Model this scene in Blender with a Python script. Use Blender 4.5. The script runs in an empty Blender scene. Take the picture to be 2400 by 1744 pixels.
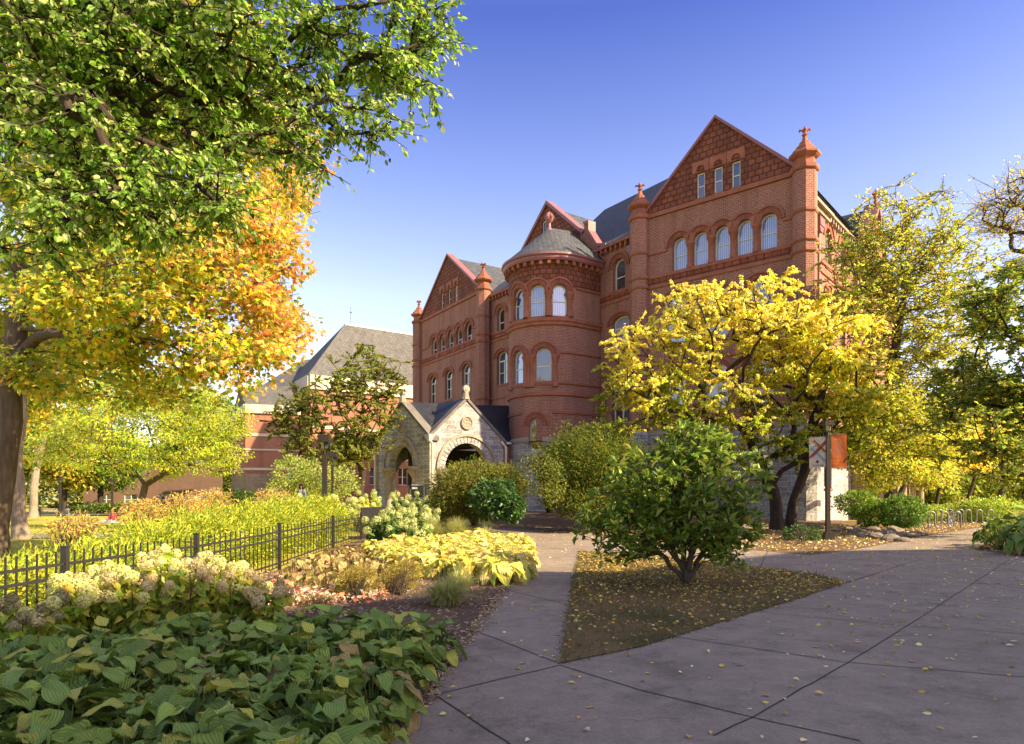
import bpy, math, random
import numpy as np
from mathutils import Vector
from mathutils.geometry import tessellate_polygon
F = 1600.0; CX = 1200.0; HY = 1165.0; EYE = 1.7
rng = np.random.default_rng(7); random.seed(7)
scene = bpy.context.scene
COL = scene.collection
PI = math.pi

# ---------------------------------------------------------------- terrain
def ss(a, b, x):
    t = np.clip((x - a) / (b - a), 0, 1); return t * t * (3 - 2 * t)
def T(x, y):
    x = np.asarray(x, float); y = np.asarray(y, float)
    r = x / np.maximum(y, 1.0)
    wl = ss(-.34, -.55, r)
    dip = -.0155 * (np.clip(y, 30, 90) - 30) + .0155 * 60 * ss(95, 170, y)
    wp = ss(-.50, -.40, r) * (1 - ss(-.06, .0, r)) * ss(30, 44, y)
    return wl * dip + wp * .8
def P(px, py, Y):
    return np.array([(px - CX) / F * Y, Y, EYE + (HY - py) / F * Y])
def GR(px, py):
    lo, hi = 1.0, 400.0
    s = (py - HY) / F
    Y = EYE / max(s, 1e-3)
    for _ in range(30):
        z = float(T((px - CX) / F * Y, Y)); Y = Y + ((EYE - z) / max(s, 1e-3) - Y) * .6
        Y = min(max(Y, 1.0), 400.0)
    return np.array([(px - CX) / F * Y, Y, float(T((px - CX) / F * Y, Y))])
def GY(px, Y):
    x = (px - CX) / F * Y
    return np.array([x, Y, float(T(x, Y))])

# ---------------------------------------------------------------- objects
def tag(o, label=None, cat=None, group=None, kind=None):
    if label: o['label'] = label
    if cat: o['category'] = cat
    if group: o['group'] = group
    if kind: o['kind'] = kind
    return o
def empty(name, loc=(0, 0, 0), rz=0.0, label=None, cat=None, group=None):
    o = bpy.data.objects.new(name, None); COL.objects.link(o)
    o.location = tuple(float(v) for v in loc); o.rotation_euler = (0, 0, rz); o.empty_display_size = .2
    return tag(o, label, cat, group)
def link(name, me, mat=None, parent=None):
    o = bpy.data.objects.new(name, me); COL.objects.link(o)
    if mat is not None:
        if isinstance(mat, (list, tuple)):
            for m in mat: me.materials.append(m)
        else: me.materials.append(mat)
    if parent is not None: o.parent = parent
    return o
def copy_tree(o, parent=None):
    c = o.copy(); COL.objects.link(c); c.parent = parent
    for ch in list(o.children): copy_tree(ch, c)
    return c
def raw(name, V, flat, starts, mat=None, parent=None, uv=None, col=None, smooth=False, midx=None):
    me = bpy.data.meshes.new(name)
    V = np.ascontiguousarray(V, np.float32); flat = np.asarray(flat, np.int32); starts = np.asarray(starts, np.int32)
    me.vertices.add(len(V)); me.vertices.foreach_set('co', V.ravel())
    me.loops.add(len(flat)); me.loops.foreach_set('vertex_index', flat)
    me.polygons.add(len(starts)); me.polygons.foreach_set('loop_start', starts)
    if midx is not None: me.polygons.foreach_set('material_index', np.asarray(midx, np.int32))
    me.polygons.foreach_set('use_smooth', np.full(len(starts), smooth))
    me.update(calc_edges=True)
    if uv is not None:
        l = me.uv_layers.new(name='UVMap'); l.data.foreach_set('uv', np.ascontiguousarray(uv, np.float32).ravel())
    if col is not None:
        a = me.attributes.new('col', 'FLOAT_COLOR', 'POINT')
        c4 = np.ones((len(V), 4), np.float32); c4[:, :3] = col; a.data.foreach_set('color', c4.ravel())
    return link(name, me, mat, parent)

class MB:
    """collects polygons with uv and material index, builds ONE mesh"""
    def __init__(s): s.V = []; s.F = []; s.U = []; s.M = []
    def add(s, pts, faces, uvs=None, mi=0):
        b = len(s.V); s.V += [tuple(map(float, p)) for p in pts]
        for k, f in enumerate(faces):
            s.F.append([b + i for i in f]); s.M.append(mi)
            s.U.append([uvs[i] for i in f] if uvs is not None else None)
    def face(s, pts, uvs=None, mi=0): s.add(pts, [list(range(len(pts)))], uvs, mi)
    def box(s, x0, y0, z0, x1, y1, z1, mi=0):
        p = [(x0,y0,z0),(x1,y0,z0),(x1,y1,z0),(x0,y1,z0),(x0,y0,z1),(x1,y0,z1),(x1,y1,z1),(x0,y1,z1)]
        for f in ((0,3,2,1),(4,5,6,7),(0,1,5,4),(1,2,6,5),(2,3,7,6),(3,0,4,7)):
            q = [p[i] for i in f]; s.face(q, s.auto(q), mi)
    def auto(s, q):
        a, b, c = (Vector(q[i]) for i in (0, 1, 2)); n = (b - a).cross(c - a)
        if abs(n.z) > .7 * n.length: return [(p[0], p[1]) for p in q]
        h = Vector((-n.y, n.x, 0)); h.normalize() if h.length > 0 else None
        return [(Vector(p).dot(h), p[2]) for p in q]
    def tube(s, pts, r, n=8, cap=True, mi=0):
        pts = [Vector(tuple(map(float, p))) for p in pts]; rr = r if isinstance(r, (list, tuple)) else [r] * len(pts)
        rings = []; b = len(s.V); up = None
        for i, p in enumerate(pts):
            d = (pts[min(i + 1, len(pts) - 1)] - pts[max(i - 1, 0)]).normalized()
            if up is None: up = Vector((0, 0, 1)) if abs(d.z) < .9 else Vector((1, 0, 0))
            a = (up - d * up.dot(d)); a = a.normalized() if a.length > 1e-4 else d.orthogonal().normalized()
            up = a; c = d.cross(a)
            for k in range(n):
                t = 2 * PI * k / n; q = p + (a * math.cos(t) + c * math.sin(t)) * rr[i]; s.V.append(tuple(q))
        L = 0
        for i in range(len(pts) - 1):
            l = (pts[i + 1] - pts[i]).length
            for k in range(n):
                k2 = (k + 1) % n
                s.F.append([b + i*n + k, b + i*n + k2, b + (i+1)*n + k2, b + (i+1)*n + k]); s.M.append(mi)
                c0 = 2 * PI * rr[i] / n
                s.U.append([(k*c0, L), ((k+1)*c0, L), ((k+1)*c0, L+l), (k*c0, L+l)])
            L += l
        if cap:
            s.F.append([b + k for k in range(n)][::-1]); s.M.append(mi); s.U.append(None)
            s.F.append([b + (len(pts)-1)*n + k for k in range(n)]); s.M.append(mi); s.U.append(None)
    def lathe(s, c, prof, n=16, mi=0, rot=0.0):
        """prof: list of (r, z) from bottom to top"""
        b = len(s.V); cx, cy, cz = c
        for r, z in prof:
            for k in range(n):
                t = 2 * PI * k / n + rot; s.V.append((cx + r*math.cos(t), cy + r*math.sin(t), cz + z))
        for i in range(len(prof) - 1):
            for k in range(n):
                k2 = (k + 1) % n
                s.F.append([b+i*n+k, b+i*n+k2, b+(i+1)*n+k2, b+(i+1)*n+k]); s.M.append(mi)
                c0 = 2*PI*max(prof[i][0], prof[i+1][0])/n
                s.U.append([(k*c0, prof[i][1]), ((k+1)*c0, prof[i][1]), ((k+1)*c0, prof[i+1][1]), (k*c0, prof[i+1][1])])
        s.F.append([b+k for k in range(n)][::-1]); s.M.append(mi); s.U.append(None)
        s.F.append([b+(len(prof)-1)*n+k for k in range(n)]); s.M.append(mi); s.U.append(None)
    def build(s, name, mat=None, parent=None, smooth=False):
        flat = [i for f in s.F for i in f]; st = np.cumsum([0] + [len(f) for f in s.F[:-1]]) if s.F else []
        uv = []
        for f, u in zip(s.F, s.U):
            uv += list(u) if u is not None else s.auto([s.V[i] for i in f])
        o = raw(name, np.array(s.V), flat, st, mat, parent, uv=np.array(uv), smooth=False, midx=s.M)
        if smooth:
            o.data.polygons.foreach_set('use_smooth', np.full(len(s.F), True))
            try: o.data.set_sharp_from_angle(angle=math.radians(40))
            except Exception: pass
        return o

def build_split(mb, name, mat, parent):
    par = list(range(len(mb.V)))
    def find(a):
        while par[a] != a: par[a] = par[par[a]]; a = par[a]
        return a
    key = {}
    for i, v in enumerate(mb.V):
        k = (round(v[0], 4), round(v[1], 4), round(v[2], 4))
        if k in key: par[find(i)] = find(key[k])
        else: key[k] = i
    for f in mb.F:
        for i in f[1:]: par[find(i)] = find(f[0])
    comp = {}
    for k, f in enumerate(mb.F): comp.setdefault(find(f[0]), []).append(k)
    for ks in comp.values():
        m = MB(); ix = {}
        for k in ks:
            for i in mb.F[k]:
                if i not in ix: ix[i] = len(m.V); m.V.append(mb.V[i])
            m.F.append([ix[i] for i in mb.F[k]]); m.M.append(mb.M[k]); m.U.append(mb.U[k])
        m.build(name, mat, parent)
# ---------------------------------------------------------------- materials
MATS = {}
class NT:
    def __init__(s, name):
        s.m = bpy.data.materials.new(name); s.m.use_nodes = True; s.t = s.m.node_tree
        for n in list(s.t.nodes): s.t.nodes.remove(n)
        s.out = s.n('ShaderNodeOutputMaterial')
    def n(s, typ, **kw):
        x = s.t.nodes.new(typ)
        for k, v in kw.items():
            if k.startswith('_'): x.inputs[k[1:].replace('_', ' ')].default_value = v
            else: setattr(x, k, v)
        return x
    def l(s, a, b): s.t.links.new(a, b)
    def noise(s, scale, detail=3, vec=None, rough=.55):
        x = s.n('ShaderNodeTexNoise'); x.inputs['Scale'].default_value = scale; x.inputs['Detail'].default_value = detail
        x.inputs['Roughness'].default_value = rough
        if vec is not None: s.l(vec, x.inputs['Vector'])
        return x.outputs['Fac']
    def ramp(s, fac, stops):
        x = s.n('ShaderNodeValToRGB'); e = x.color_ramp.elements
        while len(e) > 1: e.remove(e[0])
        e[0].position = stops[0][0]; e[0].color = (*stops[0][1], 1)
        for p, c in stops[1:]:
            q = e.new(p); q.color = (*c, 1)
        s.l(fac, x.inputs['Fac']); return x.outputs['Color']
    def mix(s, fac, a, b, mode='MIX'):
        x = s.n('ShaderNodeMix', data_type='RGBA', blend_type=mode)
        for i, v in ((0, fac), (6, a), (7, b)):
            if hasattr(v, 'is_output'): s.l(v, x.inputs[i])
            elif isinstance(v, (int, float)): x.inputs[i].default_value = v
            else: x.inputs[i].default_value = (*v, 1)
        return x.outputs[2]
    def coords(s, kind='Object', scale=None):
        c = s.n('ShaderNodeTexCoord').outputs[kind]
        if scale is None: return c
        m = s.n('ShaderNodeMapping'); m.inputs['Scale'].default_value = scale; s.l(c, m.inputs['Vector']); return m.outputs[0]
    def bump(s, h, strength=.3, dist=.02, prev=None):
        b = s.n('ShaderNodeBump'); b.inputs['Strength'].default_value = strength; b.inputs['Distance'].default_value = dist
        s.l(h, b.inputs['Height'])
        if prev is not None: s.l(prev, b.inputs['Normal'])
        return b.outputs[0]
    def finish(s, color, rough=.7, normal=None, spec=.3, metal=0.0):
        p = s.n('ShaderNodeBsdfPrincipled')
        if hasattr(color, 'is_output'): s.l(color, p.inputs['Base Color'])
        else: p.inputs['Base Color'].default_value = (*color, 1)
        if hasattr(rough, 'is_output'): s.l(rough, p.inputs['Roughness'])
        else: p.inputs['Roughness'].default_value = rough
        p.inputs['Specular IOR Level'].default_value = spec; p.inputs['Metallic'].default_value = metal
        if normal is not None: s.l(normal, p.inputs['Normal'])
        s.l(p.outputs[0], s.out.inputs[0]); s.p = p
        MATS[s.m.name] = s.m; return s.m
def mul(c, k): return tuple(v * k for v in c)

def brick_mat(name, c1, c2, mortar, w, h, ms=.08, var=.35, bumpd=.01, rough=.85, msize=None, blotch=.25, offset=.5):
    t = NT(name); uv = t.coords('UV')
    b = t.n('ShaderNodeTexBrick', offset=offset); t.l(uv, b.inputs['Vector'])
    b.inputs['Scale'].default_value = 1; b.inputs['Brick Width'].default_value = w; b.inputs['Row Height'].default_value = h
    b.inputs['Mortar Size'].default_value = msize if msize else h * ms; b.inputs['Mortar Smooth'].default_value = .2
    b.inputs['Color1'].default_value = (*c1, 1); b.inputs['Color2'].default_value = (*c2, 1); b.inputs['Mortar'].default_value = (*mortar, 1)
    n1 = t.noise(.35, 4, t.coords('Object')); n2 = t.noise(7, 3, uv)
    c = t.mix(blotch, b.outputs['Color'], t.ramp(n1, [(.3, mul(c1, .55)), (.7, mul(c2, 1.25))]))
    c = t.mix(var, c, t.ramp(n2, [(.3, (.35, .33, .32)), (.7, (1.2, 1.15, 1.1))]), 'MULTIPLY')
    n3 = t.noise(1.0, 4, t.coords('Object', (1.6, 1.6, .16))); c = t.mix(.55, c, t.ramp(n3, [(.32, (.62, .60, .60)), (.6, (1.08, 1.08, 1.08))]), 'MULTIPLY')
    hh = t.mix(.35, b.outputs['Fac'], n2)
    inv = t.n('ShaderNodeMath', operation='SUBTRACT'); inv.inputs[0].default_value = 1; t.l(hh, inv.inputs[1])
    return t.finish(c, rough, t.bump(inv.outputs[0], .7, bumpd))
brick_mat('brick', (.37, .125, .074), (.27, .088, .054), (.50, .37, .28), .30, .115, ms=.15, var=.5, bumpd=.014)
brick_mat('brick_vertical', (.33, .096, .052), (.24, .062, .036), (.27, .15, .10), .085, .4, msize=.012, var=.4)
brick_mat('terracotta_block', (.33, .11, .055), (.19, .062, .034), (.085, .03, .019), .50, .40, msize=.05, var=.6, bumpd=.05)
brick_mat('ornament_band', (.34, .10, .048), (.27, .078, .04), (.11, .035, .02), .55, .5, msize=.05, var=.7, bumpd=.06, offset=0)
brick_mat('grey_stone', (.52, .505, .49), (.29, .285, .285), (.68, .65, .60), .95, .34, msize=.024, var=.8, bumpd=.11, blotch=.12)
brick_mat('tan_stone', (.42, .33, .21), (.31, .24, .15), (.30, .24, .16), 1.1, .42, msize=.014, var=.55, bumpd=.05, blotch=.2)
brick_mat('orange_brick', (.42, .15, .085), (.36, .125, .07), (.44, .28, .20), .22, .08, ms=.14, var=.35, bumpd=.008)
brick_mat('slate', (.135, .14, .14), (.075, .08, .085), (.02, .022, .025), .34, .26, msize=.028, var=.5, bumpd=.02, rough=.6)
brick_mat('shingle', (.17, .165, .15), (.105, .103, .098), (.08, .08, .075), .5, .35, msize=.04, var=.5, bumpd=.02)
brick_mat('dark_slate', (.045, .048, .058), (.024, .026, .034), (.008, .008, .01), .36, .26, msize=.028, var=.5, bumpd=.025, rough=.5)
def stone_mat(name, c, k=.35, sc=2.0, rough=.8, bump=.02, spec=.3):
    t = NT(name); o = t.coords('Object'); n = t.noise(sc, 6, o, .65); n2 = t.noise(sc * 9, 4, o)
    col = t.ramp(n, [(.3, mul(c, 1 - k)), (.7, mul(c, 1 + k * .6))])
    col = t.mix(.35, col, t.ramp(n2, [(.3, (.6, .6, .6)), (.7, (1.2, 1.2, 1.2))]), 'MULTIPLY')
    return t.finish(col, rough, t.bump(n2, .5, bump), spec)
stone_mat('terracotta', (.33, .118, .068), .3, 1.5)
stone_mat('pink_metal', (.27, .105, .095), .15, 1.0, .45, .003, .5)
stone_mat('limestone', (.36, .295, .22), .35, 1.2)
stone_mat('cream_stone', (.62, .52, .38), .12, .8)
stone_mat('cream_paint', (.66, .61, .50), .08, 1.5, .5, .002)
stone_mat('grey_metal', (.42, .43, .46), .1, 1.0, .35, .002, .5)
stone_mat('rock', (.25, .20, .15), .5, 2.5, .9, .08)
stone_mat('dark_coping', (.17, .15, .13), .35, 1.5)
stone_mat('black_metal', (.030, .028, .028), .25, 4.0, .38, .002, .5)
stone_mat('bronze_metal', (.030, .021, .017), .25, 3.0, .45, .002, .5)
stone_mat('steel_tube', (.20, .19, .17), .3, 3.0, .35, .002, .6)
stone_mat('weathered_wood', (.34, .29, .22), .3, 6.0, .8, .006)
stone_mat('shaded_interior', (.05, .045, .04), .3, 1.0)  # near-black colour holding the shade inside the porch
stone_mat('white_trim', (.68, .66, .62), .08, 1.0, .5, .002)
stone_mat('banner_cream', (.60, .52, .38), .04, 1.0, .8, .001)
stone_mat('banner_red', (.62, .15, .03), .05, 1.0, .8, .001)
stone_mat('ink_navy', (.014, .02, .035), .05); stone_mat('ink_red', (.38, .07, .025), .05); stone_mat('ink_blue', (.20, .36, .42), .05)
stone_mat('ink_pale', (.66, .36, .24), .05)
stone_mat('skin', (.45, .26, .18), .05, 4, .6); stone_mat('dark_skin', (.20, .10, .065), .05, 4, .6)
stone_mat('grey_cloth', (.17, .19, .27), .15, 6, .9); stone_mat('black_cloth', (.018, .018, .022), .2, 6, .9)
stone_mat('maroon_cloth', (.26, .035, .06), .15, 6, .9); stone_mat('pale_cloth', (.55, .52, .50), .15, 6, .9)
stone_mat('dark_hair', (.015, .011, .009), .3, 20, .7); stone_mat('red_hair', (.30, .13, .05), .3, 20, .7)
stone_mat('rubber', (.012, .012, .012), .2, 5, .8)
def glass_mat(name, base, metal=.0, stripes=False):
    t = NT(name); o = t.coords('Object'); n = t.noise(.5, 2, o)
    c = t.ramp(n, [(.35, mul(base, .5)), (.65, mul(base, 1.5))])
    if stripes:
        w = t.n('ShaderNodeTexWave', bands_direction='X'); w.inputs['Scale'].default_value = 2.2; t.l(t.coords('UV'), w.inputs['Vector'])
        c = t.mix(w.outputs['Fac'], c, mul(base, 3.4))
    m = t.finish(c, .03, t.bump(t.noise(1.1, 2, o), .22, .03), 1.0)
    t.p.inputs['IOR'].default_value = 1.85; t.p.inputs['Metallic'].default_value = metal
    return m
glass_mat('window_glass', (.05, .06, .075)); glass_mat('dark_glass', (.012, .012, .014)); glass_mat('blind_glass', (.11, .13, .19), stripes=True)

def leaf_mat(name, trans=.4, rough=.45, spec=.4, boost=1.5, veins=0):
    t = NT(name); a = t.n('ShaderNodeAttribute', attribute_name='col'); col = a.outputs['Color']
    nrm = None
    if veins:
        s = t.n('ShaderNodeSeparateXYZ'); t.l(t.coords('UV'), s.inputs[0])
        m = t.n('ShaderNodeMath', operation='MULTIPLY'); t.l(s.outputs[0], m.inputs[0]); m.inputs[1].default_value = veins * PI
        sn = t.n('ShaderNodeMath', operation='SINE'); t.l(m.outputs[0], sn.inputs[0])
        nrm = t.bump(sn.outputs[0], .55, .004)
        f = t.n('ShaderNodeMapRange'); t.l(sn.outputs[0], f.inputs[0]); f.inputs[1].default_value = -1; f.inputs[2].default_value = 1
        f.inputs[3].default_value = .74; f.inputs[4].default_value = 1.10
        v = t.n('ShaderNodeVectorMath', operation='SCALE'); t.l(col, v.inputs[0]); t.l(f.outputs[0], v.inputs['Scale']); col = v.outputs[0]
    p = t.n('ShaderNodeBsdfPrincipled'); t.l(col, p.inputs['Base Color']); p.inputs['Roughness'].default_value = rough
    p.inputs['Specular IOR Level'].default_value = spec
    if nrm is not None: t.l(nrm, p.inputs['Normal'])
    tr = t.n('ShaderNodeBsdfTranslucent'); v = t.n('ShaderNodeVectorMath', operation='SCALE'); t.l(col, v.inputs[0]); v.inputs['Scale'].default_value = boost
    t.l(v.outputs[0], tr.inputs['Color'])
    x = t.n('ShaderNodeMixShader'); x.inputs[0].default_value = trans; t.l(p.outputs[0], x.inputs[1]); t.l(tr.outputs[0], x.inputs[2])
    t.l(x.outputs[0], t.out.inputs[0]); MATS[name] = t.m; return t.m
leaf_mat('leaf', .45, .5, .3, 1.7); leaf_mat('leaf_thick', .25, .4, .4, 1.6); leaf_mat('hosta_leaf', .15, .48, .25, 1.5, veins=16)
leaf_mat('yellow_hosta_leaf', .3, .5, .3, 1.3, veins=8); leaf_mat('petal', .35, .7, .1, 1.3); leaf_mat('litter', .1, .7, .15, 1.2); leaf_mat('needle', .3, .5, .3, 1.5)
def bark_mat(name, c, k=.45, rough=.9):
    t = NT(name); o = t.coords('Object', (7, 7, 1.1)); n = t.noise(1.6, 6, o, .7); n2 = t.noise(.6, 3, t.coords('Object'))
    col = t.ramp(n, [(.35, mul(c, 1 - k)), (.65, mul(c, 1 + k))]); col = t.mix(.3, col, t.ramp(n2, [(.3, mul(c, .6)), (.7, mul(c, 1.3))]))
    return t.finish(col, rough, t.bump(n, .9, .05), .2)
bark_mat('bark', (.115, .085, .06)); bark_mat('dark_bark', (.055, .04, .028)); bark_mat('pale_bark', (.27, .21, .15)); bark_mat('twig_bark', (.10, .07, .045))
# ================================================================ building helpers
class Frame:
    def __init__(s, A, B, z0=0.0):
        s.A = np.array(A[:2], float); s.B = np.array(B[:2], float); s.L = float(np.linalg.norm(s.B - s.A))
        s.d = (s.B - s.A) / s.L; s.n = np.array([s.d[1], -s.d[0]])
    def u(s, px, off=0.0):
        k = (px - CX) / F; A = s.A + s.n * off     # (A+u d).x = k (A+u d).y
        return (k * A[1] - A[0]) / (s.d[0] - k * s.d[1])
    def Y(s, px, off=0.0): return (s.A + s.n * off + s.d * s.u(px, off))[1]
    def z(s, px, py, off=0.0): return EYE + (HY - py) / F * s.Y(px, off)
    def pt(s, u, z, n=0.0):
        p = s.A + s.d * u + s.n * n; return (p[0], p[1], z)
    def sub(s, u0, u1, off=0.0):
        return Frame(s.pt(u0, 0, off), s.pt(u1, 0, off))
def wall(mb, fr, outline, holes=(), t=.45, mi=0, n=0.0, uo=0.0):
    """flat wall with real openings: front and back faces, reveals"""
    polys = [[(u, z) for u, z in outline]] + [[(u, z) for u, z in h] for h in holes]
    tris = tessellate_polygon([[Vector((u, z, 0)) for u, z in p] for p in polys])
    allp = [p for q in polys for p in q]
    for nn, flip in ((n, False), (n - t, True)):
        b = len(mb.V); mb.V += [fr.pt(u, z, nn) for u, z in allp]
        for tr in tris:
            tr = list(tr); a, c, d = (allp[i] for i in tr)
            area = (c[0]-a[0])*(d[1]-a[1]) - (c[1]-a[1])*(d[0]-a[0])
            if abs(area) < 1e-9: continue
            if (area < 0) != flip: tr = tr[::-1]
            mb.F.append([b + i for i in tr]); mb.M.append(mi); mb.U.append([(allp[i][0] + uo, allp[i][1]) for i in tr])
    for p in polys:
        for i in range(len(p)):
            a, c = p[i], p[(i + 1) % len(p)]; l = math.hypot(c[0]-a[0], c[1]-a[1])
            q = [fr.pt(a[0], a[1], n), fr.pt(c[0], c[1], n), fr.pt(c[0], c[1], n-t), fr.pt(a[0], a[1], n-t)]
            vert = abs(c[1]-a[1]) > abs(c[0]-a[0])
            uv = [(0, a[1]), (0, c[1]), (t, c[1]), (t, a[1])] if vert else [(a[0], 0), (c[0], 0), (c[0], t), (a[0], t)]
            mb.face(q, uv, mi)
def arch(u0, u1, z0, z1, n=12, rise=None):
    """opening outline, arched top; rise None = semicircle"""
    r = (u1 - u0) / 2; c = (u0 + u1) / 2; rise = r if rise is None else rise
    zs = z1 - rise
    pts = [(u0, z0), (u1, z0)]
    for k in range(n + 1):
        a = PI * k / n; pts.append((c + r * math.cos(a), zs + rise * math.sin(a)))
    return pts
def shrink(pts, d):
    c0 = min(p[0] for p in pts); c1 = max(p[0] for p in pts); z0 = min(p[1] for p in pts); z1 = max(p[1] for p in pts)
    cu = (c0 + c1) / 2; su = (c1 - c0 - 2*d) / (c1 - c0); cz = (z0 + z1) / 2; sz = (z1 - z0 - 2*d) / (z1 - z0)
    return [(cu + (u - cu) * su, cz + (z - cz) * sz) for u, z in pts]
def window(fr, o, parent, glass='window_glass', dep=.28, fw=.11, rail=.47, mull=False, transom=None, name='window', mapfn=None, label=None):
    """o = opening outline; window part with frame mesh and glass sub-part"""
    mb = MB(); wall(mb, fr, o, [shrink(o, fw)], t=.09, n=-dep)
    u0, u1 = min(p[0] for p in o), max(p[0] for p in o); z0, z1 = min(p[1] for p in o), max(p[1] for p in o)
    def bar(ua, ub, za, zb, n0=-dep - .012, t=.06):
        wall(mb, fr, [(ua, za), (ub, za), (ub, zb), (ua, zb)], [], t=t, n=n0)
    w = u1 - u0; h = z1 - z0; zr = z0 + h * rail
    ztop = z1
    if transom:
        zt = z0 + h * transom; bar(u0 + fw, u1 - fw, zt - .07, zt + .07); zr = z0 + (zt - z0) * .5; ztop = zt
    if mull:
        c = (u0 + u1) / 2; bar(c - .07, c + .07, z0 + fw, ztop - .07, -dep - .004)
        bar(u0 + fw, c - .07, zr - .035, zr + .035); bar(c + .07, u1 - fw, zr - .035, zr + .035)
    else: bar(u0 + fw, u1 - fw, zr - .04, zr + .04)
    wd = mb.build(name, MATS['cream_paint'], parent)
    if label: wd['label'] = label
    if glass == 'window_glass' and rng.random() < .45: glass = 'dark_glass'
    elif glass == 'window_glass' and rng.random() < .2: glass = 'blind_glass'
    g = MB(); q = shrink(o, fw * .6); g.face([fr.pt(u, z, -dep - .055) for u, z in q], [(u, z) for u, z in q])
    g.build('glass', MATS[glass], wd)
    sb = MB(); sb_o = [(u0 - .08, z0 - .16), (u1 + .08, z0 - .16), (u1 + .08, z0), (u0 - .08, z0)]
    wall(sb, fr, sb_o, [], t=.42, n=.07); sb.build('sill', MATS['terracotta'], wd)
    return wd
def hood(fr, u0, u1, zs, r, parent, w1=.42, w2=.16, ret=0.0, rise=None, name='arch_hood'):
    """voussoir ring and projecting hood moulding over an arch"""
    c = (u0 + u1) / 2; k = 1.0 if rise is None else rise / r; n = 16
    mb = MB()
    def ring(r0, r1, proud, t, mi, brick):
        for i in range(n):
            a0, a1 = PI*i/n, PI*(i+1)/n
            q = [(c + r0*math.cos(a0), zs + k*r0*math.sin(a0)), (c + r1*math.cos(a0), zs + k*r1*math.sin(a0) if k == 1 else zs + (k*r0 + (r1-r0))*math.sin(a0)),
                 (c + r1*math.cos(a1), zs + k*r1*math.sin(a1) if k == 1 else zs + (k*r0 + (r1-r0))*math.sin(a1)), (c + r0*math.cos(a1), zs + k*r0*math.sin(a1))]
            f = [fr.pt(u, z, proud) for u, z in q]; bk = [fr.pt(u, z, proud - t) for u, z in q]
            rm = (r0 + r1) / 2
            uv = [(a0*rm, r0), (a0*rm, r1), (a1*rm, r1), (a1*rm, r0)]
            mb.face(f[::-1] if False else f, uv, mi); mb.face([f[1], bk[1], bk[2], f[2]], None, mi); mb.face([f[0], f[3], bk[3], bk[0]], None, mi)
            if i == 0: mb.face([f[0], bk[0], bk[1], f[1]], None, mi)
            if i == n-1: mb.face([f[3], f[2], bk[2], bk[3]], None, mi)
    ring(r + .005, r + w1, .03, .1, 0, True); ring(r + w1, r + w1 + w2, .11, .18, 1, False)
    return mb.build(name, [MATS['brick_vertical'], MATS['terracotta']], parent)
def course(mb, fr, u0, u1, z0, z1, proud=.1, t=.2, mi=0):
    wall(mb, fr, [(u0, z0), (u1, z0), (u1, z1), (u0, z1)], [], t=t, n=proud, mi=mi)
def z1c(a, b): return 900 + .26455*a, 440 + .26455*b
def z2c(a, b): return 1400 + .3089*a, 240 + .3089*b
def z3c(a, b): return 840 + .26455*a, 800 + .26455*b
def z6c(a, b): return 850 + .1764*a, 900 + .1764*b

# ================================================================ red brick hall
hall = empty('brick_hall', (18.7, 43.6, 0), 0, 'large red brick and terracotta hall with pointed gables, round bay tower and grey stone base', 'building')
HALL = hall
def part(o):
    """children of the hall keep world coordinates"""
    o.matrix_parent_inverse = hall.matrix_world.inverted(); return o
hall.location = (0, 0, 0)
RPc = np.array([18.7, 43.6]); dR = np.array([-1.17, 1.0])
RP = Frame(RPc + dR * 7.75, RPc)                     # right pavilion, left turret centre to corner turret
LPa = np.array([(982-CX)/F*81.8, 81.8]); LPb = np.array([(1133-CX)/F*68.7, 68.7])
LP = Frame(LPa, LPb)
mR = RPc + dR * 7.75
MR_A = np.array([6.8, 55.3]) ; MRd = RP.A - MR_A
MR = Frame(MR_A + RP.n * .0 , RP.A - RP.n * .0)
MID = Frame(LPb, MR_A)
off = -.55                                             # middle walls sit back from the pavilions
H = 22.4; ZST = 6.3
def rows(fr, lst, conv): return [(fr.u(conv(a, 0)[0], 0), fr.u(conv(b, 0)[0], 0), conv(a, z0)[1], conv(a, z1)[1]) for a, b, z1, z0 in lst]
def win_px(fr, conv, a0, a1, top, bot, off=0.0):
    x0, _ = conv(a0, 0); x1, _ = conv(a1, 0); xm = (x0 + x1) / 2
    return fr.u(x0, off), fr.u(x1, off), fr.z(xm, conv(0, bot)[1], off), fr.z(xm, conv(0, top)[1], off)

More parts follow.
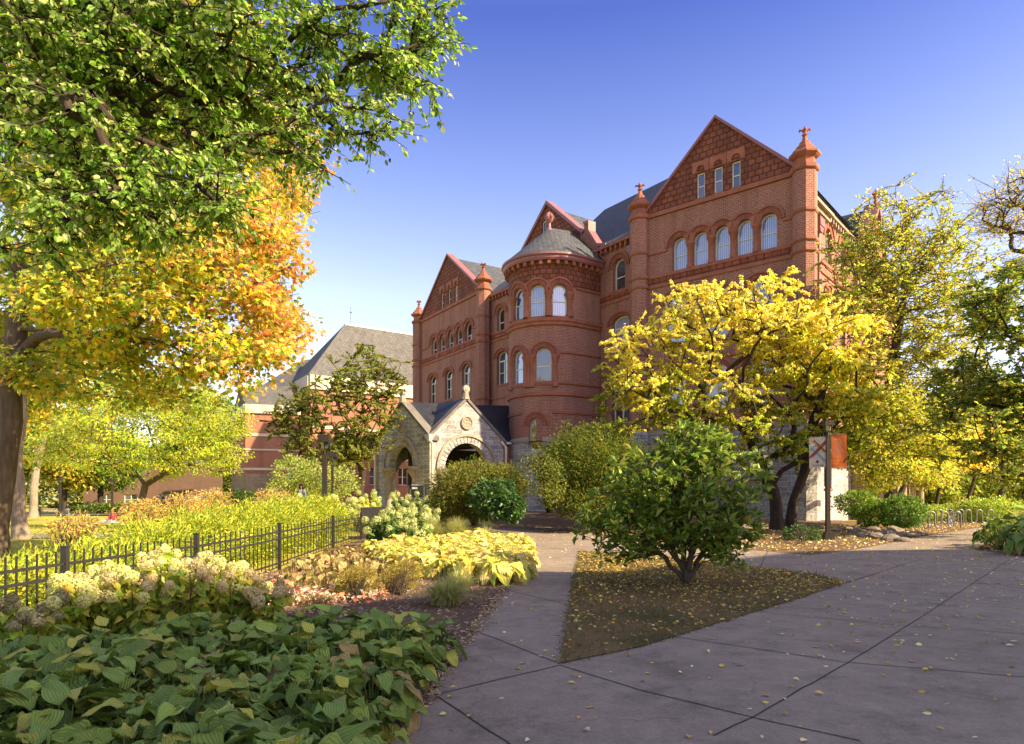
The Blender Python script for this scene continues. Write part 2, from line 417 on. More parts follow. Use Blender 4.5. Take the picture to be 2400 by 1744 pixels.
def pavilion(fr, top_px, top_conv, gab_px, low_px, apex_px, low_z, name, ztop_off=0):
    L = fr.L; m = .75
    holes = []; wins = []
    tz0 = np.mean([win_px(fr, top_conv, *w)[2] for w in top_px]); tz1 = np.mean([win_px(fr, top_conv, *w)[3] for w in top_px])
    cs = [np.mean(win_px(fr, top_conv, *w)[:2]) for w in top_px]; pit = (cs[-1] - cs[0]) / 4; c0 = np.mean(cs)
    ww = np.mean([win_px(fr, top_conv, *w)[1] - win_px(fr, top_conv, *w)[0] for w in top_px])
    ww = min(ww, pit * .74)
    for k in range(5):
        c = c0 + (k - 2) * pit; o = arch(c - ww/2, c + ww/2, tz0, tz1); holes.append(o); wins.append((o, 'top', c, ww/2, tz1 - ww/2))
    for zlo, zhi in low_z:
        for k in range(3):
            c = L * (.24 + .26 * k); w = 1.75
            if zlo > 6.4:
                o = arch(c - w/2, c + w/2, zlo, zhi, rise=.62); wins.append((o, 'low', c, w/2, zhi - .62))
            else:
                o = [(c-w/2, zlo), (c+w/2, zlo), (c+w/2, zhi), (c-w/2, zhi)]; wins.append((o, 'base', c, w/2, zhi))
            holes.append(o)
    mb = MB()
    bh = [h for h, w in zip(holes, wins) if w[1] != 'base']; sh = [h for h, w in zip(holes, wins) if w[1] == 'base']
    wall(mb, fr, [(0, ZST), (L, ZST), (L, H), (0, H)], bh, t=.5)
    w_ = mb.build('brick_wall', MATS['brick'], hall)
    mb = MB(); wall(mb, fr, [(0, -1), (L, -1), (L, ZST), (0, ZST)], sh, t=.6, n=.12); mb.build('stone_base', MATS['grey_stone'], hall)
    # gable of terracotta blocks
    ua = fr.u(apex_px[0], -.02); za = fr.z(apex_px[0], apex_px[1], -.02)
    gh = []
    gz = [win_px(fr, top_conv, *w) for w in gab_px]; g0 = np.mean([g[2] for g in gz]); g1 = np.mean([g[3] for g in gz])
    gc = [np.mean(g[:2]) for g in gz]; gw = .62
    for c in gc: gh.append([(c-gw/2, g0), (c+gw/2, g0), (c+gw/2, g1), (c-gw/2, g1)])
    e0, e1 = .55, L - .55
    mb = MB(); wall(mb, fr, [(e0 - .3, H + .28), (e1 + .3, H + .28), (ua, za + .03)], gh, t=.45, n=-.02); mb.build('gable', MATS['terracotta_block'], hall)
    # rakes
    mb = MB()
    for ue, sg in ((e0 - .25, -1), (e1 + .25, 1)):
        dx, dz = ua - ue, za - (H + .2); l = math.hypot(dx, dz); nx, nz = -dz/l*.2*(-sg)*-1, abs(dx)/l*.2
        nx = abs(dz)/l*.22*sg; nz = abs(dx)/l*.22
        q = [(ue, H + .2), (ue + nx, H + .2 + nz), (ua, za + nz*1.3), (ua, za)]
        if sg > 0: q = [(ua, za), (ua, za + nz*1.3), (ue + nx, H + .2 + nz), (ue, H + .2)]
        wall(mb, fr, q, [], t=.85, n=.16)
    mb.build('gable_coping', MATS['pink_metal'], hall)
    for h in gh:
        wd = window(fr, h, hall, 'window_glass', dep=.14, fw=.1, name='slit_window')
        c = (h[0][0] + h[1][0]) / 2; mbx = MB()
        wall(mbx, fr, [(c-.62, g1 + .02), (c+.62, g1 + .02), (c+.62, g1 + .8), (c-.62, g1+.8)], [arch(c-.31, c+.31, g1+.05, g1+.5, rise=.25)], t=.1, n=.05)
        mbx.build('lintel', MATS['terracotta'], wd)
    # windows
    for o, kind, c, r, zs in wins:
        wd = window(fr if kind != 'base' else fr.sub(0, L, .12), o, hall, 'blind_glass' if kind == 'top' and name == 'R' else 'window_glass', mull=(kind != 'top'), transom=None if kind != 'low' else .72, dep=.3)
        if kind == 'top': hood(fr, c-r, c+r, zs, r, wd, w1=pit/2 - r + .12 if False else .38, w2=.14)
        elif kind == 'low': hood(fr, c-r, c+r, zs, r, wd, w1=.4, w2=.14, rise=.62)
    # colonnettes between the arcade windows
    for k in range(4):
        u = c0 + (k - 1.5) * pit; zc = tz1 - ww/2
        mb = MB(); mb.lathe(fr.pt(u, 0, -.06), [(.26, tz0), (.26, tz0+.25), (.18, tz0+.4), (.16, zc-.65), (.2, zc-.6), (.26, zc-.2), (.33, zc-.12), (.33, zc)], 12)
        mb.build('colonnette', MATS['terracotta'], hall, smooth=True)
        mb = MB(); wall(mb, fr, [(u-(pit-ww)/2-.02, zc), (u+(pit-ww)/2+.02, zc), (u+.5*pit*.6, zc+.55), (u, zc + .75), (u-.5*pit*.6, zc+.55)], [], t=.06, n=.05)
        mb.build('spandrel', MATS['terracotta'], hall)
    mb = MB()
    course(mb, fr, .3, L-.3, H, H + .3, .16, .6); course(mb, fr, .5, L-.5, 17.85, 18.08, .1); course(mb, fr, .5, L-.5, 17.15, 17.38, .1)
    course(mb, fr, .5, L-.5, 11.4, 11.62, .1)
    zi = tz1 - ww/2 - .05
    course(mb, fr, .5, cs[0] - ww/2 - .42, zi - .2, zi, .09); course(mb, fr, cs[-1] + ww/2 + .42, L-.5, zi - .2, zi, .09)
    build_split(mb, 'string_course', MATS['terracotta'], hall)
    mb = MB(); course(mb, fr, .5, L-.5, 17.382, 17.848, .05); mb.build('ornament_band', MATS['ornament_band'], hall)
    mb = MB(); course(mb, fr, .3, L-.3, ZST - .02, ZST + .3, .2, .35); build_split(mb, 'water_table', MATS['limestone'], hall)
    return ua, za
def turret(fr, u, parent, r=.74, z0=-1.0, lo=True):
    c = fr.pt(u, 0, 0); rot = math.atan2(fr.n[1], fr.n[0]) + PI/8
    mb = MB(); mb.lathe(c, [(r, ZST), (r, 22.6)], 8, 0, rot); t = mb.build('turret', MATS['brick'], parent)
    mb = MB(); mb.lathe(c, [(r+.2, z0), (r+.2, ZST), (r+.02, ZST+.3)], 8, 0, rot); mb.build('turret_base', MATS['grey_stone'], t)
    mb = MB()
    for za, zb, e in ((11.4, 11.65, .12), (17.15, 17.4, .12), (17.85, 18.1, .12), (19.7, 19.9, .1), (22.4, 22.72, .14)):
        mb.lathe(c, [(r+e*.4, za), (r+e, za+.08), (r+e, zb), (r, zb+.03)], 8, 0, rot); mb.build('turret_ring', MATS['terracotta'], t); mb = MB()
    mb.lathe(c, [(r-.1, 22.7), (r-.1, 23.2), (r+.08, 23.3), (r+.22, 23.42), (r+.22, 23.55), (r+.02, 23.68), (r-.02, 23.82), (r-.2, 23.9), (r-.22, 24.05), (r-.4, 24.15), (r-.41, 24.32), (r-.53, 24.4), (.1, 24.75)], 8, 0, rot)
    mb.build('turret_cap', MATS['terracotta'], t)
    mb = MB(); mb.lathe(c, [(.1, 24.6), (.16, 24.78), (.2, 24.82), (.1, 24.9), (.12, 25.0), (.17, 25.12), (.05, 25.3)], 10)
    for k in range(4):
        a = PI/2*k + rot; dx, dy = math.cos(a), math.sin(a)
        mb.tube([(c[0], c[1], 24.95), (c[0]+dx*.16, c[1]+dy*.16, 25.12), (c[0]+dx*.3, c[1]+dy*.3, 25.16), (c[0]+dx*.33, c[1]+dy*.33, 25.05)], [.07, .07, .08, .05], 6)
    mb.build('finial', MATS['terracotta'], t, smooth=True)
    return t
topR = [(567,683,1030,1290),(720,840,980,1243),(882,1008,930,1198),(1050,1187,880,1152),(1230,1363,832,1108)]
topL = [(415,468,1325,1527),(488,540,1295,1500),(560,618,1260,1472),(638,697,1222,1440),(718,768,1190,1408)]
gabR = [(755,813,535,728),(888,945,487,687),(1020,1083,445,640)]
gabL = [(503,528,935,1092),(565,590,900,1060),(625,650,868,1030)]
uaR, zaR = pavilion(RP, topR, z2c, gabR, None, (1678, 278), [(12.9, 16.3), (7.6, 11.0), (2.9, 4.6)], 'R')
uaL, zaL = pavilion(LP, topL, z1c, gabL, None, (1050, 599), [(12.5, 15.7), (7.3, 10.7)], 'L')
turret(RP, 0, hall); turret(RP, RP.L, hall); turret(LP, 0, hall); turret(LP, LP.L, hall)

# middle walls (set back)
def mid_wall(fr, u0, u1, ztop, wins, off):
    f = fr.sub(0, fr.L, off)
    mb = MB(); holes = [w[0] for w in wins]
    wall(mb, f, [(u0, ZST), (u1, ZST), (u1, ztop), (u0, ztop)], holes, t=.5)
    mb.build('brick_wall', MATS['brick'], hall)
    mb = MB(); wall(mb, f, [(u0, -1), (u1, -1), (u1, ZST), (u0, ZST)], [], t=.6, n=.1); mb.build('stone_base', MATS['grey_stone'], hall)
    mb = MB(); course(mb, f, u0, u1, ZST - .02, ZST + .3, .18, .3); build_split(mb, 'water_table', MATS['limestone'], hall)
    for o, kind in wins:
        r = (max(p[0] for p in o) - min(p[0] for p in o)) / 2; c = min(p[0] for p in o) + r; z1 = max(p[1] for p in o)
        wd = window(f, o, hall, 'window_glass', mull=kind != 'top', transom=.72 if kind != 'top' else None, dep=.3)
        rs = None if kind == 'top' else .6
        hood(f, c-r, c+r, z1 - (r if rs is None else rs), r, wd, w1=.4, w2=.14, rise=rs)
    mb = MB(); course(mb, f, u0, u1, 17.85, 18.08, .1); course(mb, f, u0, u1, 17.15, 17.38, .1); course(mb, f, u0, u1, 11.4, 11.62, .1)
    build_split(mb, 'string_course', MATS['terracotta'], hall)
    mb = MB(); course(mb, f, u0, u1, 17.382, 17.848, .05); mb.build('ornament_band', MATS['ornament_band'], hall)
    # corbelled cornice
    mb = MB(); course(mb, f, u0, u1, ztop - .25, ztop, .38, .5)
    k = u0 + .3
    while k < u1 - .2: course(mb, f, k, k + .2, ztop - .6, ztop - .251, .3, .3); k += .55
    mb.build('cornice', MATS['terracotta'], hall)
    return f
def mk(fr, conv, a0, a1, top, bot, kind, off):
    u0, u1, z0, z1 = win_px(fr, conv, a0, a1, top, bot, off)
    return (arch(u0, u1, z0, z1) if kind == 'top' else arch(u0, u1, z0, z1, rise=.6), kind)
ML_u1 = MID.u(1212)
fML = mid_wall(MID, .3, ML_u1 + 5, 21.9, [mk(MID, z1c, 1000, 1064, 1065, 1300, 'top', off), mk(MID, z3c, 1225, 1320, 88, 380, 'low', off)], off)
wr = mk(MR, z2c, 118, 210, 1185, 1440, 'top', off)
z4c = lambda a, b: (1400+.3089*a, 620+.3089*b)
wr2 = mk(MR, z4c, 112, 232, 355, 672, 'low', off)
u0, u1 = min(p[0] for p in wr2[0]), max(p[0] for p in wr2[0]); u1 = u0 + 1.9
wr2 = (arch(u0, u1, 12.7, 16.0, rise=.6), 'low'); wr3 = (arch(u0, u1, 7.5, 10.9, rise=.6), 'low')
fMR = mid_wall(MR, -1.2, MR.L - .3, 21.9, [wr, wr2, wr3], off)

# tower bay: half round drum on straight returns
nF = MID.n; dF = MID.d; TC = np.array([3.1, 56.8]); TR = 3.35; ST = 2.6
def tpath(s, R):
    """arc length parameter s measured from the front axis (positive to the right); returns point, outward normal"""
    a = s / TR
    lim = PI / 2
    if abs(a) <= lim:
        nn = nF * math.cos(a) + dF * math.sin(a); return TC + nn * R, nn
    sg = 1 if a > 0 else -1; ex = (abs(a) - lim) * TR
    return TC + dF * sg * R - nF * ex, dF * sg
S1 = TR * PI / 2 + ST
def bay_ring(mb, prof, s0=-S1, s1=S1, n=44, mi=0, uvz=0):
    """sweep an outward profile of (offset, z) along the bay"""
    ss_ = np.linspace(s0, s1, n)
    for i in range(n - 1):
        for j in range(len(prof) - 1):
            q = []; uv = []
            for s_, (o, z) in ((ss_[i], prof[j]), (ss_[i+1], prof[j]), (ss_[i+1], prof[j+1]), (ss_[i], prof[j+1])):
                p, nn = tpath(s_, TR + o); q.append((p[0], p[1], z)); uv.append((s_, z + (o if prof[j][1] == prof[j+1][1] else 0)))
            mb.face(q, uv, mi)
    for s_ in (s0, s1):
        q = [(*tpath(s_, TR + o)[0], z) for o, z in prof]
        if len(q) > 2: mb.face(q, None, mi)
def bay_wall(mb, z0, z1, wins, o=0.0, t=.5, mi=0, s_lo=-S1, s_hi=S1):
    cuts = set(np.linspace(s_lo, s_hi, 40))
    for s0, s1, zb, zt in wins:
        cuts |= set(np.linspace(s0, s1, 13))
    cuts = sorted(cuts); cl = [cuts[0]]
    for c in cuts[1:]:
        if c - cl[-1] > 1e-4: cl.append(c)
    def top(w, s):
        s0, s1, zb, zt = w; r = (s1 - s0) / 2; c = (s0 + s1) / 2; return min(zt - r + math.sqrt(max(r*r - (s-c)**2, 0)), z1)
    def V(s, z, oo): p, _ = tpath(s, TR + oo); return (p[0], p[1], z)
    for a, b in zip(cl[:-1], cl[1:]):
        m = (a + b) / 2; w = next((w for w in wins if w[0] <= m <= w[1] and w[2] < z1), None)
        segs = [((z0, z0), (z1, z1))] if w is None else [((z0, z0), (max(w[2], z0),) * 2), ((max(z0, top(w, a)), max(z0, top(w, b))), (z1, z1))]
        for (l0, l1), (h0, h1) in segs:
            for oo in (o, o - t):
                q = [V(a, l0, oo), V(b, l1, oo), V(b, h1, oo), V(a, h0, oo)]
                mb.face(q if oo == o else q[::-1], [(a, l0), (b, l1), (b, h1), (a, h0)], mi)
        if w is not None and w[2] >= z0:
            ta, tb = top(w, a), top(w, b)
            mb.face([V(a, ta, o), V(b, tb, o), V(b, tb, o-t), V(a, ta, o-t)], None, mi)
            mb.face([V(a, w[2], o), V(a, w[2], o-t), V(b, w[2], o-t), V(b, w[2], o)], None, mi)
            for s_, e in ((w[0], a), (w[1], b)):
                if abs(s_ - e) < 1e-4:
                    zt_ = top(w, s_); mb.face([V(s_, w[2], o), V(s_, zt_, o), V(s_, zt_, o-t), V(s_, w[2], o-t)], [(0, w[2]), (0, zt_), (t, zt_), (t, w[2])], mi)
def s_of_px(px):
    k = (px - CX) / F; best = None
    for s_ in np.linspace(-TR*1.1, S1, 800):
        p, nn = tpath(s_, TR)
        if p @ nn > 0 and s_ < 2: continue
        e = abs(p[0] / p[1] - k)
        if best is None or e < best[0]: best = (e, s_, p[1])
    return best[1], best[2]
def bay_win(conv, a0, a1, top_, bot_, zz=None):
    s0, y0 = s_of_px(conv(a0, 0)[0]); s1, y1 = s_of_px(conv(a1, 0)[0]); Y = (y0 + y1) / 2
    return [s0, s1, EYE + (HY - conv(0, bot_)[1]) / F * Y, EYE + (HY - conv(0, top_)[1]) / F * Y]
bw = [bay_win(z1c, 1178, 1250, 895, 1180), bay_win(z1c, 1297, 1418, 855, 1140), bay_win(z1c, 1478, 1612, 845, 1128)]
b2 = [bay_win(z3c, 1412, 1488, 80, 390), bay_win(z3c, 1576, 1706, 48, 362)]
b3 = [bay_win(z3c, 1514, 1632, 680, 965)]
tz = np.mean([w[2] for w in bw]), np.mean([w[3] for w in bw])
pit = 1.86; wv = 1.26; cc = (bw[1][0] + bw[1][1]) / 2
bw = [[cc + k*pit - wv/2, cc + k*pit + wv/2, tz[0], tz[1]] for k in (-1, 0, 1)]
tz2 = np.mean([w[2] for w in b2]), np.mean([w[3] for w in b2]); c2 = (b2[1][0] + b2[1][1]) / 2
b2 = [[c2 - 2.45 - .64, c2 - 2.45 + .64, *tz2], [c2 - .64, c2 + .64, *tz2]]
b3 = [[(b3[0][0]+b3[0][1])/2 - .58, (b3[0][0]+b3[0][1])/2 + .58, b3[0][2], b3[0][3]]]
tw = MB(); bay_wall(tw, 6.1, 15.3, b2 + [[b3[0][0], b3[0][1], max(6.12, b3[0][2]), b3[0][3]]]); bay_wall(tw, 15.3, 20.2, bw)
tower = tw.build('tower', MATS['brick'], hall); tower['label'] = 'round bay tower of red brick under a slate cone'
mb = MB(); bay_wall(mb, 18.25, 20.0, [[w[0], w[1], w[2], w[3]] for w in bw], o=.03, t=.06); mb.build('terracotta_frieze', MATS['terracotta_block'], tower)
mb = MB(); bay_wall(mb, -1, 6.1, [[b3[0][0], b3[0][1], b3[0][2], b3[0][3]]] if b3[0][2] < 6.0 else [], o=.14, t=.6); mb.build('stone_base', MATS['grey_stone'], tower)
mb = MB()
bay_ring(mb, [(.0, 15.1), (.16, 15.22), (.16, 15.4), (.26, 15.5), (.26, 15.72), (0, 15.8)])
bay_ring(mb, [(.0, 9.6), (.14, 9.7), (.14, 9.9), (0, 9.95)]); bay_ring(mb, [(.0, 10.5), (.12, 10.6), (.12, 10.75), (0, 10.8)])
bay_ring(mb, [(0, 18.1), (.1, 18.15), (.1, 18.3), (0, 18.35)], s0=bw[2][1] + .75, s1=S1); bay_ring(mb, [(0, 12.95), (.1, 13), (.1, 13.15), (0, 13.2)], s0=b2[1][1]+.7, s1=S1)
bay_ring(mb, [(0, 8.2), (.1, 8.25), (.1, 8.42), (0, 8.45)], s0=b3[0][1] + .75, s1=S1); bay_ring(mb, [(0, 8.2), (.1, 8.25), (.1, 8.42), (0, 8.45)], s0=-S1, s1=b3[0][0] - .75)
build_split(mb, 'string_course', MATS['terracotta'], tower)
mb = MB(); bay_ring(mb, [(0, 5.95), (.24, 6.05), (.24, 6.25), (0.0, 6.4)], s1=b3[0][0]); bay_ring(mb, [(0, 5.95), (.24, 6.05), (.24, 6.25), (0.0, 6.4)], s0=b3[0][1]); build_split(mb, 'water_table', MATS['limestone'], tower)
mb = MB(); bay_ring(mb, [(0, 20.15), (.42, 20.2), (.5, 20.35), (.5, 20.5), (.62, 20.6), (.62, 20.75), (.2, 20.78)]); mb.build('cornice', MATS['pink_metal'], tower)
mb = MB(); s_ = -S1 + .2
while s_ < S1:
    pts = []
    for ds in (0, .22):
        for o_ in (-.02, .36):
            p, _ = tpath(s_ + ds, TR + o_); pts.append(p)
    V8 = [(*pts[0], 19.8), (*pts[1], 19.9), (*pts[3], 19.9), (*pts[2], 19.8), (*pts[0], 20.19), (*pts[1], 20.19), (*pts[3], 20.19), (*pts[2], 20.19)]
    mb.add(V8, [[0,3,2,1],[4,5,6,7],[0,1,5,4],[1,2,6,5],[2,3,7,6],[3,0,4,7]]); s_ += .62
mb.build('corbels', MATS['terracotta'], tower)
# slate cone and finial
mb = MB(); apexT = (*TC, 24.1); n = 60; ss_ = np.linspace(-S1, S1, n); back = TC - nF * (ST + .5); apB = (*(TC - nF * ST), 24.4)
for i in range(n - 1):
    a, _ = tpath(ss_[i], TR + .55); b, _ = tpath(ss_[i+1], TR + .55); sm = (ss_[i] + ss_[i+1]) / 2
    if abs(sm) < TR * PI / 2:
        ap = Vector(apexT); A3 = Vector((*a, 20.75)); B3 = Vector((*b, 20.75)); K = 7
        for j in range(K):
            f0, f1 = j / K, (j + 1) / K; sl = 5.2
            q = [A3.lerp(ap, f0), B3.lerp(ap, f0), B3.lerp(ap, f1), A3.lerp(ap, f1)]
            mb.face([tuple(v) for v in q], [(ss_[i]*(1-f0), f0*sl), (ss_[i+1]*(1-f0), f0*sl), (ss_[i+1]*(1-f1), f1*sl), (ss_[i]*(1-f1), f1*sl)])
for sg in (-1, 1):
    a, _ = tpath(sg * TR * PI / 2, TR + .55); b, _ = tpath(sg * S1, TR + .55)
    mb.face([(*a, 20.75), (*b, 20.75), apB, apexT], [(0, 0), (ST, 0), (ST, 5), (0, 5)])
mb.build('cone_roof', MATS['slate'], tower)
mb = MB(); mb.lathe(apexT, [(.34, -.35), (.16, 0), (.12, .35), (.2, .42), (.3, .62), (.33, .85), (.26, 1.1), (.1, 1.28), (.02, 1.35)], 12); 
for k in range(6):
    a = PI/3*k; mb.tube([(apexT[0]+.2*math.cos(a), apexT[1]+.2*math.sin(a), apexT[2]+.5), (apexT[0]+.36*math.cos(a), apexT[1]+.36*math.sin(a), apexT[2]+.85), (apexT[0]+.2*math.cos(a), apexT[1]+.2*math.sin(a), apexT[2]+1.2)], [.05, .09, .04], 6)
mb.build('finial', MATS['pink_metal'], tower, smooth=True)
def tri_frame(sc):
    p, nn = tpath(sc, TR); d = np.array([-nn[1], nn[0]]); d = d if d @ dF > 0 else -d
    f = Frame(p - d * 1, p + d * 1); return f
def bay_window(w, gl):
    sc = (w[0] + w[1]) / 2; hw = (w[1] - w[0]) / 2; f = tri_frame(sc)
    sag = TR - math.sqrt(TR*TR - hw*hw) if abs(sc) < TR*PI/2 else 0
    o = arch(1 - hw, 1 + hw, w[2], w[3])
    wd = window(f, o, tower, gl, dep=.26 + sag * .3, fw=.12)
    # hood following the drum
    mb = MB(); n = 16
    for r0, r1, pr, mi in ((hw + .01, hw + .40, .045, 0), (hw + .40, hw + .54, .11, 1)):
        for i in range(n):
            a0, a1 = PI*i/n, PI*(i+1)/n; q = []; zc = w[3] - hw
            for r_, a_ in ((r0, a0), (r1, a0), (r1, a1), (r0, a1)):
                p, _ = tpath(sc + r_*math.cos(a_), TR + pr); q.append((p[0], p[1], zc + r_*math.sin(a_)))
            b_ = []
            for r_, a_ in ((r0, a0), (r1, a0), (r1, a1), (r0, a1)):
                p, _ = tpath(sc + r_*math.cos(a_), TR - .02); b_.append((p[0], p[1], zc + r_*math.sin(a_)))
            rm = (r0 + r1) / 2; mb.face(q, [(a0*rm, r0), (a0*rm, r1), (a1*rm, r1), (a1*rm, r0)], mi)
            mb.face([q[1], b_[1], b_[2], q[2]], None, mi); mb.face([q[0], q[3], b_[3], b_[0]], None, mi)
            if i == 0: mb.face([q[0], b_[0], b_[1], q[1]], None, mi)
            if i == n-1: mb.face([q[3], q[2], b_[2], b_[3]], None, mi)
    mb.build('arch_hood', [MATS['brick_vertical'], MATS['terracotta']], wd)
for w in bw: bay_window(w, 'blind_glass' if w is not bw[0] else 'window_glass')
for w in b2 + b3: bay_window(w, 'window_glass')
def bay_col(s_, z0, zc, r=.17):
    p, _ = tpath(s_, TR - .04); mb = MB()
    mb.lathe((p[0], p[1], 0), [(r+.12, z0), (r+.12, z0+.2), (r+.03, z0+.35), (r, zc-.7), (r+.04, zc-.62), (r+.13, zc-.2), (r+.18, zc-.12), (r+.18, zc+.05)], 12)
    mb.build('colonnette', MATS['terracotta'], tower, smooth=True)
for k in (-1.5, -.5, .5, 1.5): bay_col(cc + k * pit * (1 if abs(k) < 1 else .96), tz[0], tz[1] - wv/2)
for s_ in (b2[0][0] - .3, b2[0][1] + .28, (b2[0][1] + b2[1][0])/2 - .02, b2[1][0] - .3, b2[1][1] + .3): bay_col(s_, tz2[0] - .3, tz2[1] - .64, .15)

# gable behind the tower and stepped parapet
uc0 = MID.L * .318; uc1 = MID.L * .852; ua_ = MID.L * .585; fG = MID.sub(0, MID.L, off + .05)
mb = MB(); g0 = fG.u(1275, 0); gw_ = [(g0 - .3, 24.9), (g0 + .35, 24.9), (g0 + .35, 26.6), (g0 - .3, 26.6)]
wall(mb, fG, [(uc0, 21.0), (uc1, 21.0), (uc1, 24.0), (ua_, 28.0), (uc0, 24.0)] if False else [(uc0, 21.0), (uc1, 21.0), (uc1, 24.0), (ua_, 27.9), (uc0, 24.0)], [gw_], t=.5); mb.build('gable', MATS['terracotta_block'], hall)
window(fG, gw_, hall, dep=.14, name='slit_window')
mb = MB()
wall(mb, fG, [(uc0 - .3, 23.8), (ua_, 27.9), (ua_, 28.25), (uc0 - .5, 23.95)], [], t=.9, n=.18); wall(mb, fG, [(uc1 + .3, 23.8), (uc1 + .5, 23.95), (ua_, 28.25), (ua_, 27.9)], [], t=.9, n=.18)
mb.build('gable_coping', MATS['pink_metal'], hall)
mb = MB(); uR = MID.L + .6
wall(mb, fG, [(uc1, 21.5), (uR, 21.5), (uR, 21.9), (uR - .9, 22.2), (uR-2.0, 23.6), (uR - 2.0, 24.4), (uR-2.6, 24.6), (uR - 2.6, 24.2), (uc1, 24.0)], [], t=.5, n=-.01); mb.build('parapet', MATS['brick'], hall)
mb = MB(); wall(mb, fG, [(uR + .1, 21.9), (uR + .1, 22.15), (uR - .9, 22.45), (uR - 1.9, 23.85), (uR-1.9, 24.65), (uR-2.6, 24.75), (uR-2.62, 24.6), (uR - 2.0, 24.4), (uR-2.0, 23.6), (uR-.9, 22.2)], [], t=.8, n=.14); mb.build('parapet_coping', MATS['pink_metal'], hall)

# roofs
def roof(name, quads, mat='slate', parent=hall):
    mb = MB()
    for q in quads:
        q = [Vector(tuple(map(float, p))) for p in q]; u = (q[1] - q[0]).normalized(); n = u.cross(q[2] - q[0]).normalized(); v = n.cross(u)
        mb.face([tuple(p) for p in q], [((p - q[0]).dot(u), (p - q[0]).dot(v)) for p in q])
    return mb.build(name, MATS[mat], parent)
def cross_roof(fr, ua, za, e0, e1, ze, dep, n0=-.4):
    A = fr.pt(e0, ze, n0); B = fr.pt(e1, ze, n0); R_ = fr.pt(ua, za - .15, n0); A2 = fr.pt(e0, ze, -dep); B2 = fr.pt(e1, ze, -dep); R2 = fr.pt(ua, za - .15, -dep)
    return [(A, A2, R2, R_), (B2, B, R_, R2)]
roof('gable_roof', cross_roof(RP, uaR, zaR, .3, RP.L - .3, H + .25, 16)); roof('gable_roof', cross_roof(LP, uaL, zaL, .3, LP.L - .3, H + .25, 12))
roof('gable_roof', cross_roof(MID, ua_, 27.9, uc0, uc1, 23.9, 10, -.9))
def ridge(fr, u0, u1, z0, zr, d0, dr, d1):
    return [(fr.pt(u0, z0, -d0), fr.pt(u1, z0, -d0), fr.pt(u1, zr, -dr), fr.pt(u0, zr, -dr)), (fr.pt(u1, z0, -d1), fr.pt(u0, z0, -d1), fr.pt(u0, zr, -dr), fr.pt(u1, zr, -dr))]
rm = [(MR.pt(-8, 22, -.2), MR.pt(MR.L-.4, 22, -.6), MR.pt(MR.L + 3.5, 29.8, -8.5), MR.pt(-8, 29.8, -8.5)), (MR.pt(MR.L+2, 22, -17), MR.pt(-8, 22, -17), MR.pt(-8, 29.8, -8.5), MR.pt(MR.L + 3.5, 29.8, -8.5)), (MR.pt(MR.L-.4, 22, -.6), MR.pt(MR.L + 2, 22, -17), MR.pt(MR.L + 3.5, 29.8, -8.5))]; A0, A1, A2_, A3 = MR.pt(-8, 22, -.2), MR.pt(-8, 29.8, -8.5), MR.pt(-14, 22, -8.5), MR.pt(-8, 22, -17)
roof('main_roof', rm + [(MR.pt(-13, 22, -8.5), A0, A1), (A3, MR.pt(-13, 22, -8.5), A1)], 'dark_slate')
roof('main_roof', ridge(MID, -2, MID.L * .7, 21.9, 25.4, .2, 5, 12))
roof('eaves_roof', [(fML.pt(.2, 21.9, .38), fML.pt(ML_u1, 21.9, .38), fML.pt(ML_u1, 24.2, -3.5), fML.pt(.2, 24.2, -3.5))])
roof('eaves_roof', [(fMR.pt(-1.2, 21.9, .38), fMR.pt(MR.L - .3, 21.9, .38), fMR.pt(MR.L - .3, 24.6, -3.2), fMR.pt(-1.2, 24.6, -3.2))])
mb = MB(); c = fMR.pt(MR.L - 1.1, 0, -.3); mb.lathe(c, [(.3, 23.0), (.3, 23.9), (.12, 24.0), (.12, 24.25), (.24, 24.4), (.24, 24.7), (.05, 25)], 10); mb.build('roof_finial', MATS['pink_metal'], hall, smooth=True)
# downpipes with hopper heads
def downpipe(fr, u, ztop, n, zbot=0.0, r=.1):
    mb = MB(); x, y, _ = fr.pt(u, 0, n); mb.tube([(x, y, ztop - .3), (x, y, zbot)], r, 8)
    a = fr.pt(u - .42, 0, n + .25); wall(mb, fr, [(u - .45, ztop - .1), (u + .45, ztop - .1), (u + .55, ztop + .45), (u - .55, ztop + .45)], [], t=.5, n=n + .25)
    wall(mb, fr, [(u - .25, ztop - .5), (u + .25, ztop - .5), (u + .45, ztop - .1), (u - .45, ztop - .1)], [], t=.4, n=n + .2)
    return mb.build('downpipe', MATS['pink_metal'], hall)
downpipe(fML, fML.u(1138.5), 19.6, .16); p_, _ = tpath(S1 - .1, TR + .12); downpipe(fMR, fMR.u(1405), 20.3, .2); downpipe(fMR, fMR.u(1489), 20.6, .16)

# right flank, in sun
sd = np.array([dR[1], -dR[0]]) / np.hypot(*dR); sd = np.array([.65, .76]); sd /= np.linalg.norm(sd)
SF = Frame(RPc + sd * .5, RPc + sd * 26)
holes = []; wl = []
for c in (5.5, 9.0, 12.5, 16.5, 20.0):
    for z0, z1 in ((17.9, 20.7), (12.9, 16.2), (7.6, 11.0)):
        o = arch(c-.75, c+.75, z0, z1); holes.append(o); wl.append(o)
mb = MB(); wall(mb, SF, [(0, ZST), (SF.L, ZST), (SF.L, 21.6), (0, 21.6)], holes, t=.5, n=-.25); mb.build('brick_wall', MATS['brick'], hall)
fS = SF.sub(0, SF.L, -.25)
for o in wl:
    wd = window(fS, o, hall); c = (o[0][0] + o[1][0]) / 2; hood(fS, c-.75, c+.75, max(p[1] for p in o) - .75, .75, wd)
bwin = [(3.2, 5.0, 2.3, 5.6)]
